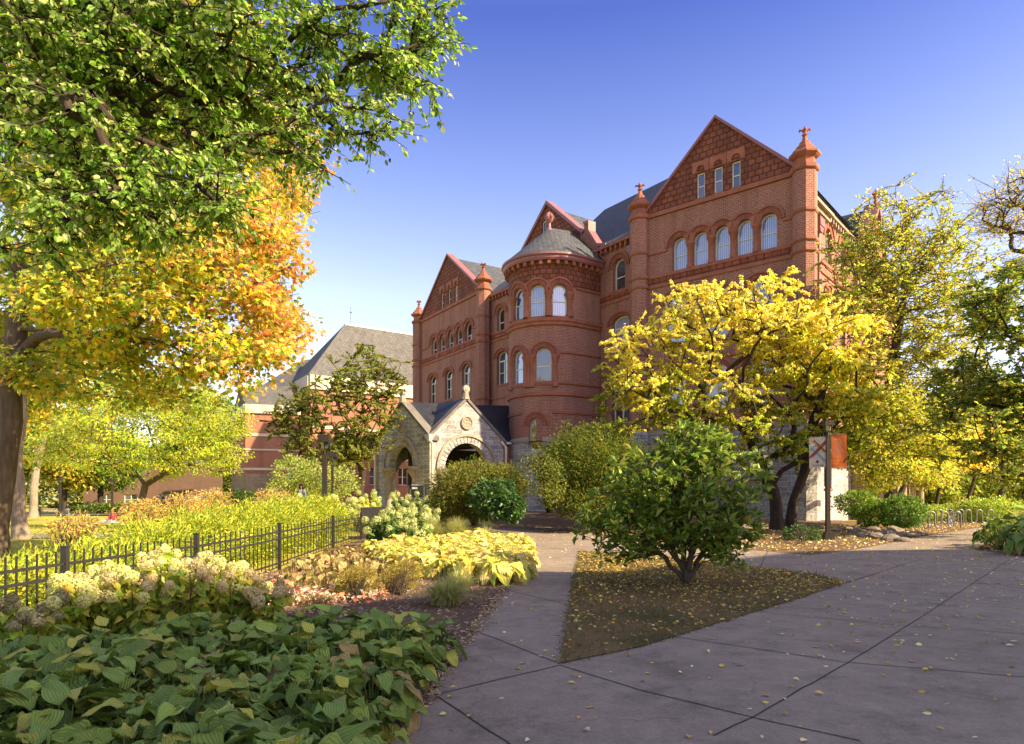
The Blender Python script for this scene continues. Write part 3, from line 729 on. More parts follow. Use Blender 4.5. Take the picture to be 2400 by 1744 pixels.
mb = MB(); wall(mb, SF, [(0, -1), (SF.L, -1), (SF.L, ZST), (0, ZST)], [[(a, c), (b, c), (b, d), (a, d)] for a, b, c, d in bwin], t=.6, n=.1); mb.build('stone_base', MATS['grey_stone'], hall)
for a, b, c, d in bwin: window(SF.sub(0, SF.L, .1), [(a, c), (b, c), (b, d), (a, d)], hall, mull=True)
mb = MB(); course(mb, fS, 0, SF.L, 17.85, 18.08, .1); course(mb, fS, 0, SF.L, 17.15, 17.38, .1); course(mb, fS, 0, SF.L, 11.4, 11.62, .1); build_split(mb, 'string_course', MATS['terracotta'], hall)
mb = MB(); course(mb, fS, 0, 4.2, 20.6, 20.85, .5, .7); course(mb, fS, 0, 4.2, 20.9, 21.1, .75, .9); course(mb, fS, 4.2, SF.L, 21.35, 21.6, .4, .6)
k = 4.4
while k < SF.L: course(mb, fS, k, k+.2, 21.0, 21.348, .3, .3); k += .6
mb.build('cornice', MATS['limestone'], hall)
downpipe(fS, 2.6, 20.0, .2)
roof('side_roof', [(SF.pt(-.3, 21.6, .3), SF.pt(SF.L, 21.6, .3), SF.pt(SF.L, 25.2, -5), SF.pt(-.3, 25.2, -5))])
mb = MB(); wall(mb, fS, [(15.4, 21.6), (22.0, 21.6), (18.7, 26.3)], [], t=.5, n=.1); mb.build('gable', MATS['brick'], hall)
mb = MB(); wall(mb, fS, [(15.0, 21.4), (18.7, 26.3), (18.7, 26.8), (14.8, 21.6)], [], t=1.2, n=.4); wall(mb, fS, [(22.4, 21.4), (22.6, 21.6), (18.7, 26.8), (18.7, 26.3)], [], t=1.2, n=.4); mb.build('gable_coping', MATS['pink_metal'], hall)
roof('gable_roof', [(fS.pt(15.2, 21.6, 0), fS.pt(15.2, 21.6, -6), fS.pt(18.7, 26.4, -6), fS.pt(18.7, 26.4, 0)), (fS.pt(22.2, 21.6, -6), fS.pt(22.2, 21.6, 0), fS.pt(18.7, 26.4, 0), fS.pt(18.7, 26.4, -6))])
c = fS.pt(18.7, 0, .1); mb = MB(); mb.lathe(c, [(.3, 26.4), (.18, 26.9), (.12, 27.2), (.22, 27.3), (.12, 27.45), (.2, 27.7), (.03, 28)], 10)
for k in range(4):
    a = PI/2*k + .5; mb.tube([(c[0], c[1], 27.4), (c[0]+.3*math.cos(a), c[1]+.3*math.sin(a), 27.65), (c[0]+.42*math.cos(a), c[1]+.42*math.sin(a), 27.5)], [.08, .09, .06], 6)
mb.build('finial', MATS['terracotta'], hall, smooth=True)
c = fS.pt(15.2, 0, .2); mb = MB(); mb.lathe(c, [(.45, 18.5), (.45, 22.2), (.6, 22.3), (.6, 22.5), (.4, 22.6), (.42, 23.0), (.3, 23.5), (.05, 23.8)], 12); mb.build('turret', MATS['terracotta'], hall, smooth=True)
# sandstone side entrance
SP = Frame(SF.pt(10.0, 0, 3.2), SF.pt(19.0, 0, 3.2)); spo = []
mb = MB(); wall(mb, SP, [(0, -1), (SP.L, -1), (SP.L, 6.4), (0, 6.4)], [arch(1.6, 4.2, .1, 4.6), arch(5.2, 7.8, .1, 4.6)], t=.6)
e = Frame(SF.pt(10.0, 0, 0), SF.pt(10.0, 0, 3.2)); e = Frame(SF.pt(10, 0, .12), SF.pt(10.0, 0, 3.2)); wall(mb, e, [(0, -1), (e.L, -1), (e.L, 6.4), (0, 6.4)], [], t=.6)
en = mb.build('entrance_porch', MATS['tan_stone'], hall)
mb = MB(); course(mb, SP, -.4, SP.L + .4, 6.4, 6.9, .3, 4.2); mb.build('porch_cornice', MATS['limestone'], en)
for u in (1.4, 4.7, 8.0):
    mb = MB(); mb.lathe(SP.pt(u, 0, .05), [(.42, -.5), (.42, .9), (.3, 1.0), (.27, 3.0), (.3, 3.05), (.42, 3.5), (.42, 3.7)], 14); mb.build('column', MATS['tan_stone'], en, smooth=True)

# back and far walls so the hall is closed
mb = MB()
bk = Frame(SF.pt(SF.L, 0, 0), LPa + np.array([12, 12])); wall(mb, bk, [(0, -1), (bk.L, -1), (bk.L, 22), (0, 22)], [], t=.5)
lf = Frame(LPa + np.array([12, 12]), LPa); wall(mb, lf, [(0, -1), (lf.L, -1), (lf.L, H), (0, H)], [], t=.5)
mb.build('rear_wall', MATS['brick'], hall)

# ---------------------------------------------------------------- stone porch (a part of the hall)
K_ = np.array([(1007-CX)/F*50, 50.]); R_ = np.array([(1180-CX)/F*54, 54.]); L_ = np.array([(885-CX)/F*55, 55.])
PR = Frame(K_, R_); PL = Frame(L_, K_)
porch = MB()
def porch_face(fr, apx, name, arc):
    ua = fr.u(apx[0]); za = fr.z(*apx); c, r, zs, zb = arc
    o = [(c - r, -1), (c + r, -1)] + [(c + r*math.cos(PI*k/18), zs + r*math.sin(PI*k/18)) for k in range(19)]
    wall(porch, fr, [(0, -1), (fr.L, -1), (fr.L, 6.15), (ua, za - .35), (0, 6.15)], [[(c - r, -.9), (c + r, -.9)] + o[2:]], t=.65)
    return ua, za, c, r, zs
cR = (PR.u(1042) + PR.u(1146)) / 2; rR = (PR.u(1146) - PR.u(1042)) / 2; zR = PR.z(1094, 1039) - rR
cL = (PL.u(912) + PL.u(968)) / 2; rL = (PL.u(968) - PL.u(912)) / 2; zL = PL.z(940, 1044) - rL
fR = porch_face(PR, (1093, 930), 'R', (cR, rR, zR, 0)); fL = porch_face(PL, (941, 938), 'L', (cL, rL, zL, 0))
po = porch.build('porch', MATS['grey_stone'], hall); po['label'] = 'grey stone entrance porch with two gables and round arches'
for fr, (ua, za, c, r, zs) in ((PR, fR), (PL, fL)):
    mb = MB(); n = 22
    for r0, r1, pr, mi in ((r + .0, r + .52, .05, 0), (r + .52, r + .74, .16, 1)):
        for i in range(n):
            a0, a1 = PI*i/n, PI*(i+1)/n; g = .012 if mi == 0 else 0
            q = [(c + r_*math.cos(a_), zs + r_*math.sin(a_)) for r_, a_ in ((r0, a0+g), (r1, a0+g), (r1, a1-g), (r0, a1-g))]
            f = [fr.pt(u, z, pr) for u, z in q]; b_ = [fr.pt(u, z, pr - .2) for u, z in q]
            mb.face(f, None, mi); mb.face([f[1], b_[1], b_[2], f[2]], None, mi); mb.face([f[0], f[3], b_[3], b_[0]], None, mi); mb.face([f[0], b_[0], b_[1], f[1]], None, mi); mb.face([f[3], f[2], b_[2], b_[3]], None, mi)
    mb.build('porch_arch', [MATS['limestone_grey'] if 'limestone_grey' in MATS else MATS['grey_stone'], MATS['limestone']], po)
    mb = MB()
    for ue, sg in ((-.25, -1), (fr.L + .25, 1)):
        q = [(ue, 5.85), (ua, za - .25), (ua, za), (ue, 6.12)]
        if sg > 0: q = [(ue, 5.85), (ue, 6.12), (ua, za), (ua, za - .25)]
        wall(mb, fr, q, [], t=.8, n=.10)
    mb.build('porch_coping', MATS['dark_coping'], po)
    mb = MB(); x, y, _ = fr.pt(ua, 0, -.1); mb.tube([(x, y, za - .2), (x, y, za + .35)], [.32, .2], 8)
    mb.tube([fr.pt(ua, za + .60, .06), fr.pt(ua, za + .60, -.22)], .28, 18); mb.tube([fr.pt(ua, za + .60, .1), fr.pt(ua, za + .60, .05)], .15, 12)
    mb.build('porch_finial', MATS['limestone'], po)
    mb = MB(); zm = za - 2.0; mb.tube([fr.pt(ua, zm, -.02), fr.pt(ua, zm, .1)], .52, 24)
    ring = [fr.pt(ua + .46*math.cos(PI*k/12), zm + .46*math.sin(PI*k/12), .12) for k in range(25)]; mb.tube(ring, .06, 6, cap=False)
    for k in range(4):
        a = PI/4 + PI/2*k; mb.tube([fr.pt(ua + .2*math.cos(a) + .15*math.cos(PI*j/5), zm + .2*math.sin(a) + .15*math.sin(PI*j/5), .11) for j in range(11)], .035, 5, cap=False)
    mb.build('medallion', MATS['limestone'], po)
    for sg in (-1, 1):
        x, y, _ = fr.pt(c + sg * (r + .18), 0, -.1)
        mb = MB(); mb.lathe((x, y, 0), [(.42, -.2), (.42, .75), (.32, .85), (.29, 1.0), (.27, zs - .95), (.33, zs - .9), (.3, zs-.8), (.5, zs - .35), (.55, zs - .3), (.55, zs - .08)], 16); mb.build('porch_column', MATS['limestone'], po, smooth=True)
        mb = MB()
        for k in range(8):
            a = PI/4*k; mb.tube([(x+.3*math.cos(a), y+.3*math.sin(a), zs-.8), (x+.42*math.cos(a), y+.42*math.sin(a), zs-.55), (x+.58*math.cos(a), y+.58*math.sin(a), zs-.38)], [.06, .09, .1], 6)
        mb.build('capital_carving', MATS['limestone'], po, smooth=True)
zeave = 6.1
cen = (K_ + R_ + L_ + (R_ + L_ - K_)) / 4; Q_ = R_ + L_ - K_
ruR = PR.pt(fR[0], fR[1] - .12, -.1); ruL = PL.pt(fL[0], fL[1] - .12, -.1)
bR = (*(np.array(ruR[:2]) + (L_ - K_)), ruR[2]); bL = (*(np.array(ruL[:2]) + (R_ - K_)), ruL[2]); mid = (ruR[0] + (ruL[0]-K_[0]), ruR[1] + (ruL[1]-K_[1]), ruR[2])
cx3 = lambda p, z=zeave: (p[0], p[1], z)
roof('porch_roof', [(cx3(K_), ruR, mid), (ruL, cx3(K_), mid), (cx3(R_), mid, ruR), (cx3(R_), bL, mid), (cx3(L_), ruL, mid), (cx3(L_), mid, bR), (cx3(Q_), bR, mid), (cx3(Q_), mid, bL)], 'dark_slate', po)
lk = [PR.pt(PR.L - .3, 6.0, -.1), PR.pt(PR.L + 2.4, 6.0, -.1)]
roof('link_roof', [(PR.pt(fR[0] + 1.2, 6.1, -.7), PR.pt(PR.L + 3.6, 6.1, -.7), PR.pt(PR.L + 3.6, 9.6, -3.6), PR.pt(fR[0] + 1.2, 9.2, -3.6))], 'dark_slate', po)
mb = MB(); course(mb, PR, PR.L - .1, PR.L + 1.6, 5.95, 6.12, -.55, .3); mb.build('gutter', MATS['white_trim'], po)
mb = MB(); wall(mb, PR, [(PR.L, -1), (PR.L + 1.6, -1), (PR.L + 1.6, 6), (PR.L, 6)], [], t=.3, n=-.9); mb.build('link_wall', MATS['brick'], po)
mb = MB()
bw1 = Frame(Q_ , R_) ; bw2 = Frame(L_, Q_)
wall(mb, Frame(L_, Q_), [(0, -1), (Frame(L_, Q_).L, -1), (Frame(L_, Q_).L, 6), (0, 6)], [arch(1.6, 5.4, -.9, 5.0)], t=.5)
mb.build('porch_rear_wall', MATS['grey_stone'], po)
mb = MB(); pc = [K_*.99+cen*.01, R_, Q_, L_]; mb.face([(*p, 5.7) for p in pc]); mb.face([(*p, 5.75) for p in pc]); mb.build('porch_shade_ceiling', MATS['shaded_interior'], po)  # ceiling added to block light, its dark colour paints the porch shade
iw = PR.sub(.3, PR.L + 1, -4.6); mb = MB(); wall(mb, iw, [(.5, -1), (iw.L, -1), (iw.L, 5.6), (.5, 5.6)], [], t=.2); mb.build('porch_shade_wall', MATS['shaded_interior'], po)  # added wall, coloured dark as the shade seen through the arch
def pdown(fr, u, n, z1):
    mb = MB(); a = fr.pt(u, 0, n); mb.tube([fr.pt(u - .25, z1, n - .3), fr.pt(u - .2, z1 - .25, n - .05), fr.pt(u, z1 - .5, n), fr.pt(u, .2, n)], .1, 8); return mb.build('porch_downpipe', MATS['cream_stone'], po)
pdown(PR, .05, .3, 6.1); pdown(PR, PR.L + .1, .2, 6.1); pdown(PL, -.1, .15, 5.9)
mb = MB(); mb.tube([(K_[0], K_[1]-.2, 5.75), (K_[0], K_[1]-.15, 6.25)], [.16, .42], 4); mb.build('gutter_box', MATS['grey_metal'], po)

# ================================================================ other buildings
def ql(mb, *pts, mi=0): mb.face([tuple(map(float, p)) for p in pts], None, mi)
b2o = empty('brick_building', GY(640, 88), 0, 'orange brick building with cream bands and hipped grey roof left of the red hall', 'building')
b2o.location = (0, 0, 0)
C1 = np.array([(726-CX)/F*92, 92.]); C0 = np.array([(660-CX)/F*106, 106.]); C2 = np.array([(1010-CX)/F*103, 103.]); C3 = C0 + C2 - C1
ZE = 18.2; ZB = 8.0
def plain(fr, z0, z1, holes=(), mat='orange_brick', name='wall', par=None, t=.4, n=0.0):
    mb = MB(); wall(mb, fr, [(0, z0), (fr.L, z0), (fr.L, z1), (0, z1)], holes, t=t, n=n); return mb.build(name, MATS[mat], par)
FA = Frame(C1, C2); FB = Frame(C0, C1); hs = []
for c in (5, 9.5, 14):
    for z in (3.4, 8.2): hs.append([(c-.8, z), (c+.8, z), (c+.8, z+2.6), (c-.8, z+2.6)])
plain(FA, 0, ZE, hs, par=b2o); plain(FB, 0, ZE, par=b2o); plain(Frame(C2, C3), 0, ZE, par=b2o); plain(Frame(C3, C0), 0, ZE, par=b2o)
for h in hs: window(FA, h, b2o, mull=True)
mb = MB()
for fr in (FA, FB):
    for z0, z1 in ((16.3, ZE), (11.0, 11.4), (7.0, 7.4)): course(mb, fr, -.05, fr.L, z0, z1, .12 if z0 < 16 else .3, .3 if z0 < 16 else .6)
build_split(mb, 'stone_band', MATS['cream_stone'], b2o)
cc_ = (C0 + C1 + C2 + C3) / 4; du = FA.d; LR = 8
r1 = (*(P(808, 760, 100)[:2]), 27.0); dirr = np.array([(974-CX)/F*108, 108.]) - np.array(r1[:2]); r2 = (*(np.array(r1[:2]) + dirr), 27.3)
ov = lambda p: (*(cc_ + (p - cc_) * 1.03), ZE)
roof('hip_roof', [(ov(C1), ov(C2), r2, r1), (ov(C0), ov(C1), r1), (ov(C2), ov(C3), r2), (ov(C3), ov(C0), r1, r2)], 'shingle', b2o)
mb = MB(); mb.tube([r1, r2], .18, 6); mb.build('ridge_cap', MATS['white_trim'], b2o)
mb = MB(); mb.tube([(r1[0]+.9, r1[1], 27), (r1[0]+.9, r1[1], 29.6)], .05, 5); mb.lathe((r1[0]+.9, r1[1], 28.6), [(.05, 0), (.18, .15), (.05, .3)], 8); mb.build('lightning_rod', MATS['steel_tube'], b2o)
# lower wing
D1 = np.array([(575-CX)/F*86, 86.]); D2 = np.array([(700-CX)/F*88, 88.]); D0 = np.array([(545-CX)/F*98, 98.]); D3 = D0 + D2 - D1
FW = Frame(D1, D2); FL_ = Frame(D0, D1)
plain(FW, 4.6, 13.4, par=b2o, name='wing_wall'); plain(FL_, 4.6, 13.4, [[(5, 7), (6.4, 7), (6.4, 12), (5, 12)]], par=b2o, name='wing_wall'); plain(Frame(D2, D3), 4.6, 13.4, par=b2o, name='wing_wall')
for fr in (FW, FL_, Frame(D2, D3)): plain(fr, -2, 4.6, mat='tan_stone', name='stone_base', par=b2o, n=.12)
mb = MB()
for fr in (FW, FL_, Frame(D2, D3)):
    for z0, z1 in ((12.3, 13.4), (9.4, 9.75), (7.6, 7.8), (5.1, 5.4)): course(mb, fr, -.05, fr.L + .05, z0, z1, .12 if z0 < 12 else .25, .3 if z0 < 12 else .5)
build_split(mb, 'stone_band', MATS['cream_stone'], b2o)
roof('wing_roof', [((*D1, 13.42), (*D2, 13.42), (*(D2*.6+D3*.4), 16.6), (*(D1*.6+D0*.4), 16.6)), ((*D1, 13.42), (*(D1*.6+D0*.4), 16.6), (*D0, 13.42)), ((*(D1*.6+D0*.4), 16.6), (*(D2*.6+D3*.4), 16.6), (*D3, 13.42), (*D0, 13.42))], 'shingle', b2o)
# steep mid roof at left
E0 = np.array([(600-CX)/F*98, 98.]); E1 = np.array([(690-CX)/F*96, 96.])
roof('rear_roof', [((*E0, 17.2), (*E1, 17.2), (*(E1+[4, 9]), 23.2), (*(E0+[4, 9]), 23.2)), ((*E0, 17.2), (*(E0+[4, 9]), 23.2), (*(E0+[0, 14]), 17.2))], 'shingle', b2o)
plain(Frame(E0, E1), 0, 17.2, par=b2o, name='rear_wall')
mb = MB(); course(mb, Frame(E0, E1), 0, 6, 16.2, 17.25, .3, .5); build_split(mb, 'stone_band', MATS['cream_stone'], b2o)
# entrance steps columns at the foot of the wing
fb = Frame(D1, D2)
for u in (5.2, 7.4):
    mb = MB(); mb.tube([fb.pt(u, -1, 2.0), fb.pt(u, 5.0 if u < 6 else 3, 2.0)], .16, 8); mb.build('white_post', MATS['white_trim'], b2o)
# far building behind the lawn
b3o = empty('far_building', (0, 0, 0), 0, 'low brown brick building with white framed windows far behind the lawn', 'building')
G1 = np.array([(195-CX)/F*118, 118.]); G2 = np.array([(520-CX)/F*122, 122.]); FG_ = Frame(G1, G2); hs = [[(c, .4), (c+2.2, .4), (c+2.2, 2.2), (c, 2.2)] for c in (2.5, 6.5, 12, 18)]
stone_mat('brown_wall', (.17, .10, .065), .2, .5)
plain(FG_, -3, 7.5, hs, 'brown_wall', 'wall', b3o)
for h in hs: window(FG_, h, b3o, mull=True, fw=.12, dep=.2)
plain(Frame(G1 + [-3, 12], G1), -3, 7.5, (), 'brown_wall', 'wall', b3o)
roof('roof', [((*G1, 7.5), (*G2, 7.5), (*(G2+[0, 10]), 11), (*(G1+[0, 10]), 11))], 'shingle', b3o)
# ================================================================ ground
def fan(name, pts, z, mat, label=None, kind='structure', uvs=None):
    tris = tessellate_polygon([[Vector((p[0], p[1], 0)) for p in pts]]); mb = MB()
    # subdivided sheet that follows the terrain
    V = [(p[0], p[1], float(T(p[0], p[1])) + z) for p in pts]; b = len(mb.V); mb.V += V
    for t in tris:
        a, c, d = (V[i] for i in t); ar = (c[0]-a[0])*(d[1]-a[1]) - (c[1]-a[1])*(d[0]-a[0])
        t = list(t) if ar > 0 else list(t)[::-1]; mb.F.append(t); mb.M.append(0); mb.U.append([(V[i][0], V[i][1]) for i in t])
    o = mb.build(name, MATS[mat]); o['kind'] = kind; return o
def gpts(l): return [GR(x, y)[:2] for x, y in l]
# terrain sheet
xs = np.concatenate([np.linspace(-400, -60, 12)[:-1], np.linspace(-60, 60, 121), np.linspace(60, 400, 12)[1:]]); ys = np.concatenate([np.linspace(-60, 0, 7)[:-1], np.linspace(0, 130, 131), np.linspace(130, 900, 16)[1:]])
X, Y_ = np.meshgrid(xs, ys); Z = T(X, Y_) * (Y_ > 0) - .02; nx, ny = len(xs), len(ys)
i, j = np.meshgrid(np.arange(nx-1), np.arange(ny-1)); a = (j*nx+i).ravel(); q = np.stack([a, a+1, a+nx+1, a+nx], 1)
t = NT('lawn'); o = t.coords('Object'); n1 = t.noise(.25, 4, o); n2 = t.noise(14, 4, o); n3 = t.noise(1.5, 4, o)
c = t.ramp(n1, [(.35, (.30, .30, .045)), (.65, (.42, .36, .07))]); c = t.mix(.5, c, t.ramp(n3, [(.35, (.22, .25, .035)), (.6, (.50, .40, .10))])); c = t.mix(.6, c, t.ramp(n2, [(.3, (.5, .5, .4)), (.7, (1.3, 1.25, 1.1))]), 'MULTIPLY'); t.finish(c, .95, t.bump(n2, .8, .03), .1)
t = NT('mulch'); o = t.coords('Object'); n1 = t.noise(22, 5, o, .7); n2 = t.noise(1.2, 3, o)
c = t.ramp(n1, [(.3, (.05, .032, .02)), (.5, (.15, .095, .06)), (.72, (.34, .235, .16))]); c = t.mix(.4, c, t.ramp(n2, [(.3, (.08, .05, .032)), (.7, (.22, .14, .085))])); t.finish(c, .95, t.bump(n1, 1.0, .04), .1)
t = NT('dry_lawn'); o = t.coords('Object'); n1 = t.noise(.8, 4, o); n2 = t.noise(30, 4, o, .7)
c = t.ramp(n1, [(.35, (.10, .085, .035)), (.55, (.20, .135, .065)), (.7, (.14, .12, .045))]); c = t.mix(.6, c, t.ramp(n2, [(.3, (.4, .4, .4)), (.7, (1.6, 1.5, 1.3))]), 'MULTIPLY'); t.finish(c, .95, t.bump(n2, 1.0, .03), .1)
t = NT('concrete'); o = t.coords('Object'); n1 = t.noise(.45, 5, o, .6); n2 = t.noise(45, 4, o, .75); n3 = t.noise(3.5, 5, o, .7)
c = t.ramp(n1, [(.3, (.205, .16, .12)), (.7, (.30, .235, .178))]); c = t.mix(.45, c, t.ramp(n3, [(.3, (.17, .132, .098)), (.7, (.355, .28, .215))])); c = t.mix(.55, c, t.ramp(n2, [(.32, (.62, .62, .62)), (.68, (1.3, 1.3, 1.3))]), 'MULTIPLY')
n4 = t.noise(1.1, 6, o, .75); c = t.mix(.8, c, t.ramp(n4, [(.36, (.62, .60, .58)), (.47, (.95, .95, .95)), (.62, (1.06, 1.06, 1.05))]), 'MULTIPLY')
vo = t.n('ShaderNodeTexVoronoi', feature='DISTANCE_TO_EDGE'); vo.inputs['Scale'].default_value = .5; nz = t.n('ShaderNodeTexNoise'); nz.inputs['Scale'].default_value = 2.5; nz.inputs['Detail'].default_value = 5; t.l(o, nz.inputs['Vector'])
vm = t.n('ShaderNodeMix', data_type='RGBA'); vm.inputs[0].default_value = .35; t.l(o, vm.inputs[6]); t.l(nz.outputs['Color'], vm.inputs[7]); t.l(vm.outputs[2], vo.inputs['Vector'])
c = t.mix(.5, c, t.ramp(vo.outputs['Distance'], [(0, (.45, .44, .43)), (.0035, (1, 1, 1))]), 'MULTIPLY')
n5 = t.noise(130, 2, o, .8); c = t.mix(.5, c, t.ramp(n5, [(.3, (.7, .7, .7)), (.7, (1.25, 1.25, 1.25))]), 'MULTIPLY')
t.finish(c, .85, t.bump(n2, .5, .008), .25)
stone_mat('joint', (.045, .038, .033), .5, 8); stone_mat('asphalt', (.16, .15, .145), .2, 3)
g = raw('ground', np.stack([X.ravel(), Y_.ravel(), Z.ravel()], 1), q.ravel(), np.arange(len(q))*4, MATS['lawn'], uv=None, smooth=True); g['kind'] = 'structure'
# planting beds and mulch
BED = [(-700, 1744), (-700, 1330), (150, 1330), (655, 1337), (785, 1282), (853, 1262), (900, 1236), (1094, 1231), (1200, 1262), (1253, 1279), (1205, 1345), (1187, 1384), (1125, 1467), (1085, 1520), (1018, 1620), (915, 1744)]
bed = [np.array([-.95, 2.0]), np.array([-9, 2.0]), np.array([-9, 9.0])] + gpts(BED[3:])
fan('planting_bed_ground', bed, .004, 'mulch')
UP = [(1094, 1231), (1180, 1238), (1298, 1247), (1500, 1263), (1650, 1279), (1760, 1290), (1898, 1302), (2009, 1288), (2163, 1258), (2256, 1243), (2349, 1229), (2396, 1222)]
far_bed = gpts(UP) + [np.array([34, 50.]), np.array([22, 47.]), np.array([0, 62.]), np.array([-6, 62.]), np.array([-5.5, 46.])]
fan('building_bed_ground', far_bed, .004, 'mulch')
TRI = [(1358, 1293), (1500, 1301), (1640, 1315), (1729, 1327), (1900, 1346), (1986, 1366), (1860, 1408), (1700, 1457), (1500, 1519), (1312, 1558), (1325, 1480), (1338, 1400)]
plaza = [np.array([-1.2, 2.0]), *gpts([(915, 1744), (1018, 1620), (1085, 1520), (1125, 1467), (1187, 1384), (1205, 1345), (1253, 1279), (1200, 1262)]), *gpts(UP), np.array([42, 44.]), *gpts([(2392, 1238), (2324, 1261), (2287, 1290), (2400, 1304)]), np.array([24, 17.]), np.array([24, 2.])]
fan('plaza_pavement', plaza, .008, 'concrete')
fan('triangle_lawn', gpts(TRI), .02, 'dry_lawn')
fan('corner_bed_ground', gpts([(2392, 1238), (2324, 1261), (2287, 1290), (2400, 1304)]) + [np.array([24, 17.]), np.array([40, 17.]), np.array([40, 36.])], .012, 'mulch')
fan('lawn_path', [GR(60, 1262)[:2], GR(330, 1262)[:2], GR(640, 1245)[:2], GR(640, 1238)[:2], GR(330, 1249)[:2], GR(150, 1250)[:2], GR(60, 1252)[:2]], .02, 'asphalt')
fan('far_walk', [GY(20, 95)[:2], GY(420, 95)[:2], GY(420, 103)[:2], GY(20, 103)[:2]], .02, 'asphalt')
# joints
JO = [[(1671, 1727), (1766, 1682), (1988, 1555), (2135, 1463), (2365, 1313)], [(1018, 1630), (1190, 1744), (1260, 1790)], [(1312, 1561), (1500, 1620), (1762, 1684), (2016, 1740)], [(1018, 1632), (1150, 1600), (1312, 1562)], [(1579, 1494), (1988, 1555), (2440, 1592)],
      [(1774, 1436), (2131, 1469), (2440, 1490)], [(1925, 1392), (2238, 1412), (2440, 1424)], [(2016, 1357), (2400, 1373)], [(1119, 1482), (1312, 1558)], [(1187, 1384), (1337, 1420)], [(1253, 1279), (1358, 1293)], [(1986, 1366), (2160, 1310)], [(2060, 1345), (1986, 1366)], [(1220, 1325), (1350, 1335)], [(1560, 1268), (1530, 1303)], [(1800, 1292), (1780, 1333)]]
mb = MB()
for l in JO:
    pts = gpts(l); w = .0075
    for a, b in zip(pts[:-1], pts[1:]):
        d = b - a; L = np.linalg.norm(d); d = d/L; nn = np.array([-d[1], d[0]])*w; k = max(1, int(L/.25))
        jit = [a + d*L*i/k + nn/w*rng.normal(0, .004) for i in range(k+1)]
        for p, q_ in zip(jit[:-1], jit[1:]): mb.face([(*(p-nn), .0125), (*(q_-nn), .0125), (*(q_+nn), .0125), (*(p+nn), .0125)])
mb.build('pavement_joints', MATS['joint'])['kind'] = 'structure'
# ================================================================ leaves
def tmpl(pts, faces): return np.array(pts, float), faces
T_OVAL = tmpl([(0,0,0),(.28,.25,.05),(.30,.6,.05),(0,1,-.03),(-.30,.6,.05),(-.28,.25,.05)], [[0,1,2,3],[0,3,4,5]])
T_LONG = tmpl([(0,0,0),(.17,.3,.04),(.19,.65,.03),(0,1,-.1),(-.19,.65,.03),(-.17,.3,.04)], [[0,1,2,3],[0,3,4,5]])
T_HEART = tmpl([(0,.08,0),(.22,0,.03),(.45,.2,.06),(.38,.6,.03),(0,1,-.1),(-.38,.6,.03),(-.45,.2,.06),(-.22,0,.03)], [[0,1,2,3,4],[0,4,5,6,7]])
T_MAPLE = tmpl([(0,.1,0),(.3,0,-.03),(.28,.22,.02),(.6,.4,-.05),(.3,.5,.02),(.36,.78,-.03),(.14,.68,.02),(0,1.05,-.06),(-.14,.68,.02),(-.36,.78,-.03),(-.3,.5,.02),(-.6,.4,-.05),(-.28,.22,.02),(-.3,0,-.03)],
               [[0,1,2,3,4,5,6,7],[0,7,8,9,10,11,12,13]])
T_SPRAY = tmpl([(0,0,0),(.14,.35,.03),(.07,.72,0),(0,1,-.08),(-.07,.72,0),(-.14,.35,.03)], [[0,1,2,3],[0,3,4,5]])
T_QUAD = tmpl([(-.5,0,0),(.5,0,0),(.5,1,.06),(-.5,1,0)], [[0,1,2,3]])
def unit(v): return v / np.maximum(np.linalg.norm(v, axis=1, keepdims=True), 1e-9)
def leaf_arrays(c, d, n, size, T_):
    V0, Fs = T_; N = len(c); d = unit(d); s = unit(np.cross(d, n)); n = np.cross(s, d)
    if len(V0) < 20: s = s*rng.uniform(.7, 1.12, (N, 1)); n = n*rng.uniform(-1.0, 4.0, (N, 1))
    size = np.broadcast_to(np.asarray(size, float), (N,))
    V = c[:, None, :] + size[:, None, None] * (V0[None, :, 0:1]*s[:, None, :] + V0[None, :, 1:2]*d[:, None, :] + V0[None, :, 2:3]*n[:, None, :])
    k = len(V0); base = (np.arange(N) * k)[:, None]
    loc = np.array([i for f in Fs for i in f]); flat = (base + loc[None, :]).ravel()
    ls = np.cumsum([0] + [len(f) for f in Fs[:-1]]); starts = (np.arange(N)[:, None] * len(loc) + ls[None, :]).ravel()
    uv = np.tile(V0[loc][:, :2], (N, 1))
    return V.reshape(-1, 3), flat, starts, uv, k
def leafmesh(name, c, d, n, size, T_, col, mat, parent=None):
    V, fl, st, uv, k = leaf_arrays(c, d, n, size, T_)
    return raw(name, V, fl, st, mat, parent, uv=uv, col=np.repeat(col, k, axis=0))
def palette(cols, n, w=None, jit=.18, bright=.25):
    cols = np.array(cols, float); i = rng.choice(len(cols), n, p=w)
    c = cols[i] * (1 + rng.normal(0, jit, (n, 3)) * .5) * (1 + rng.normal(0, bright, (n, 1)) * .6)
    return np.clip(c, .003, .95)

def tubes_np(P0, P1, r0, r1, sides, name, mat, parent):
    N = len(P0); d = unit(P1 - P0); ref = np.where(np.abs(d[:, 2:3]) < .9, [[0, 0, 1.]], [[1., 0, 0]]); a = unit(np.cross(d, ref)); b = np.cross(d, a)
    t = 2*PI*np.arange(sides)/sides; cs = np.cos(t)[None, :, None]; sn = np.sin(t)[None, :, None]
    off = a[:, None]*cs + b[:, None]*sn
    V = np.concatenate([P0[:, None] + off*r0[:, None, None], P1[:, None] + off*r1[:, None, None]], 1).reshape(-1, 3)
    k = np.arange(sides); k2 = (k+1) % sides
    q = np.stack([k, k2, k2+sides, k+sides], 1)
    flat = (np.arange(N)[:, None, None]*2*sides + q[None]).ravel(); st = np.arange(N*sides)*4
    return raw(name, V, flat, st, mat, parent, smooth=True)

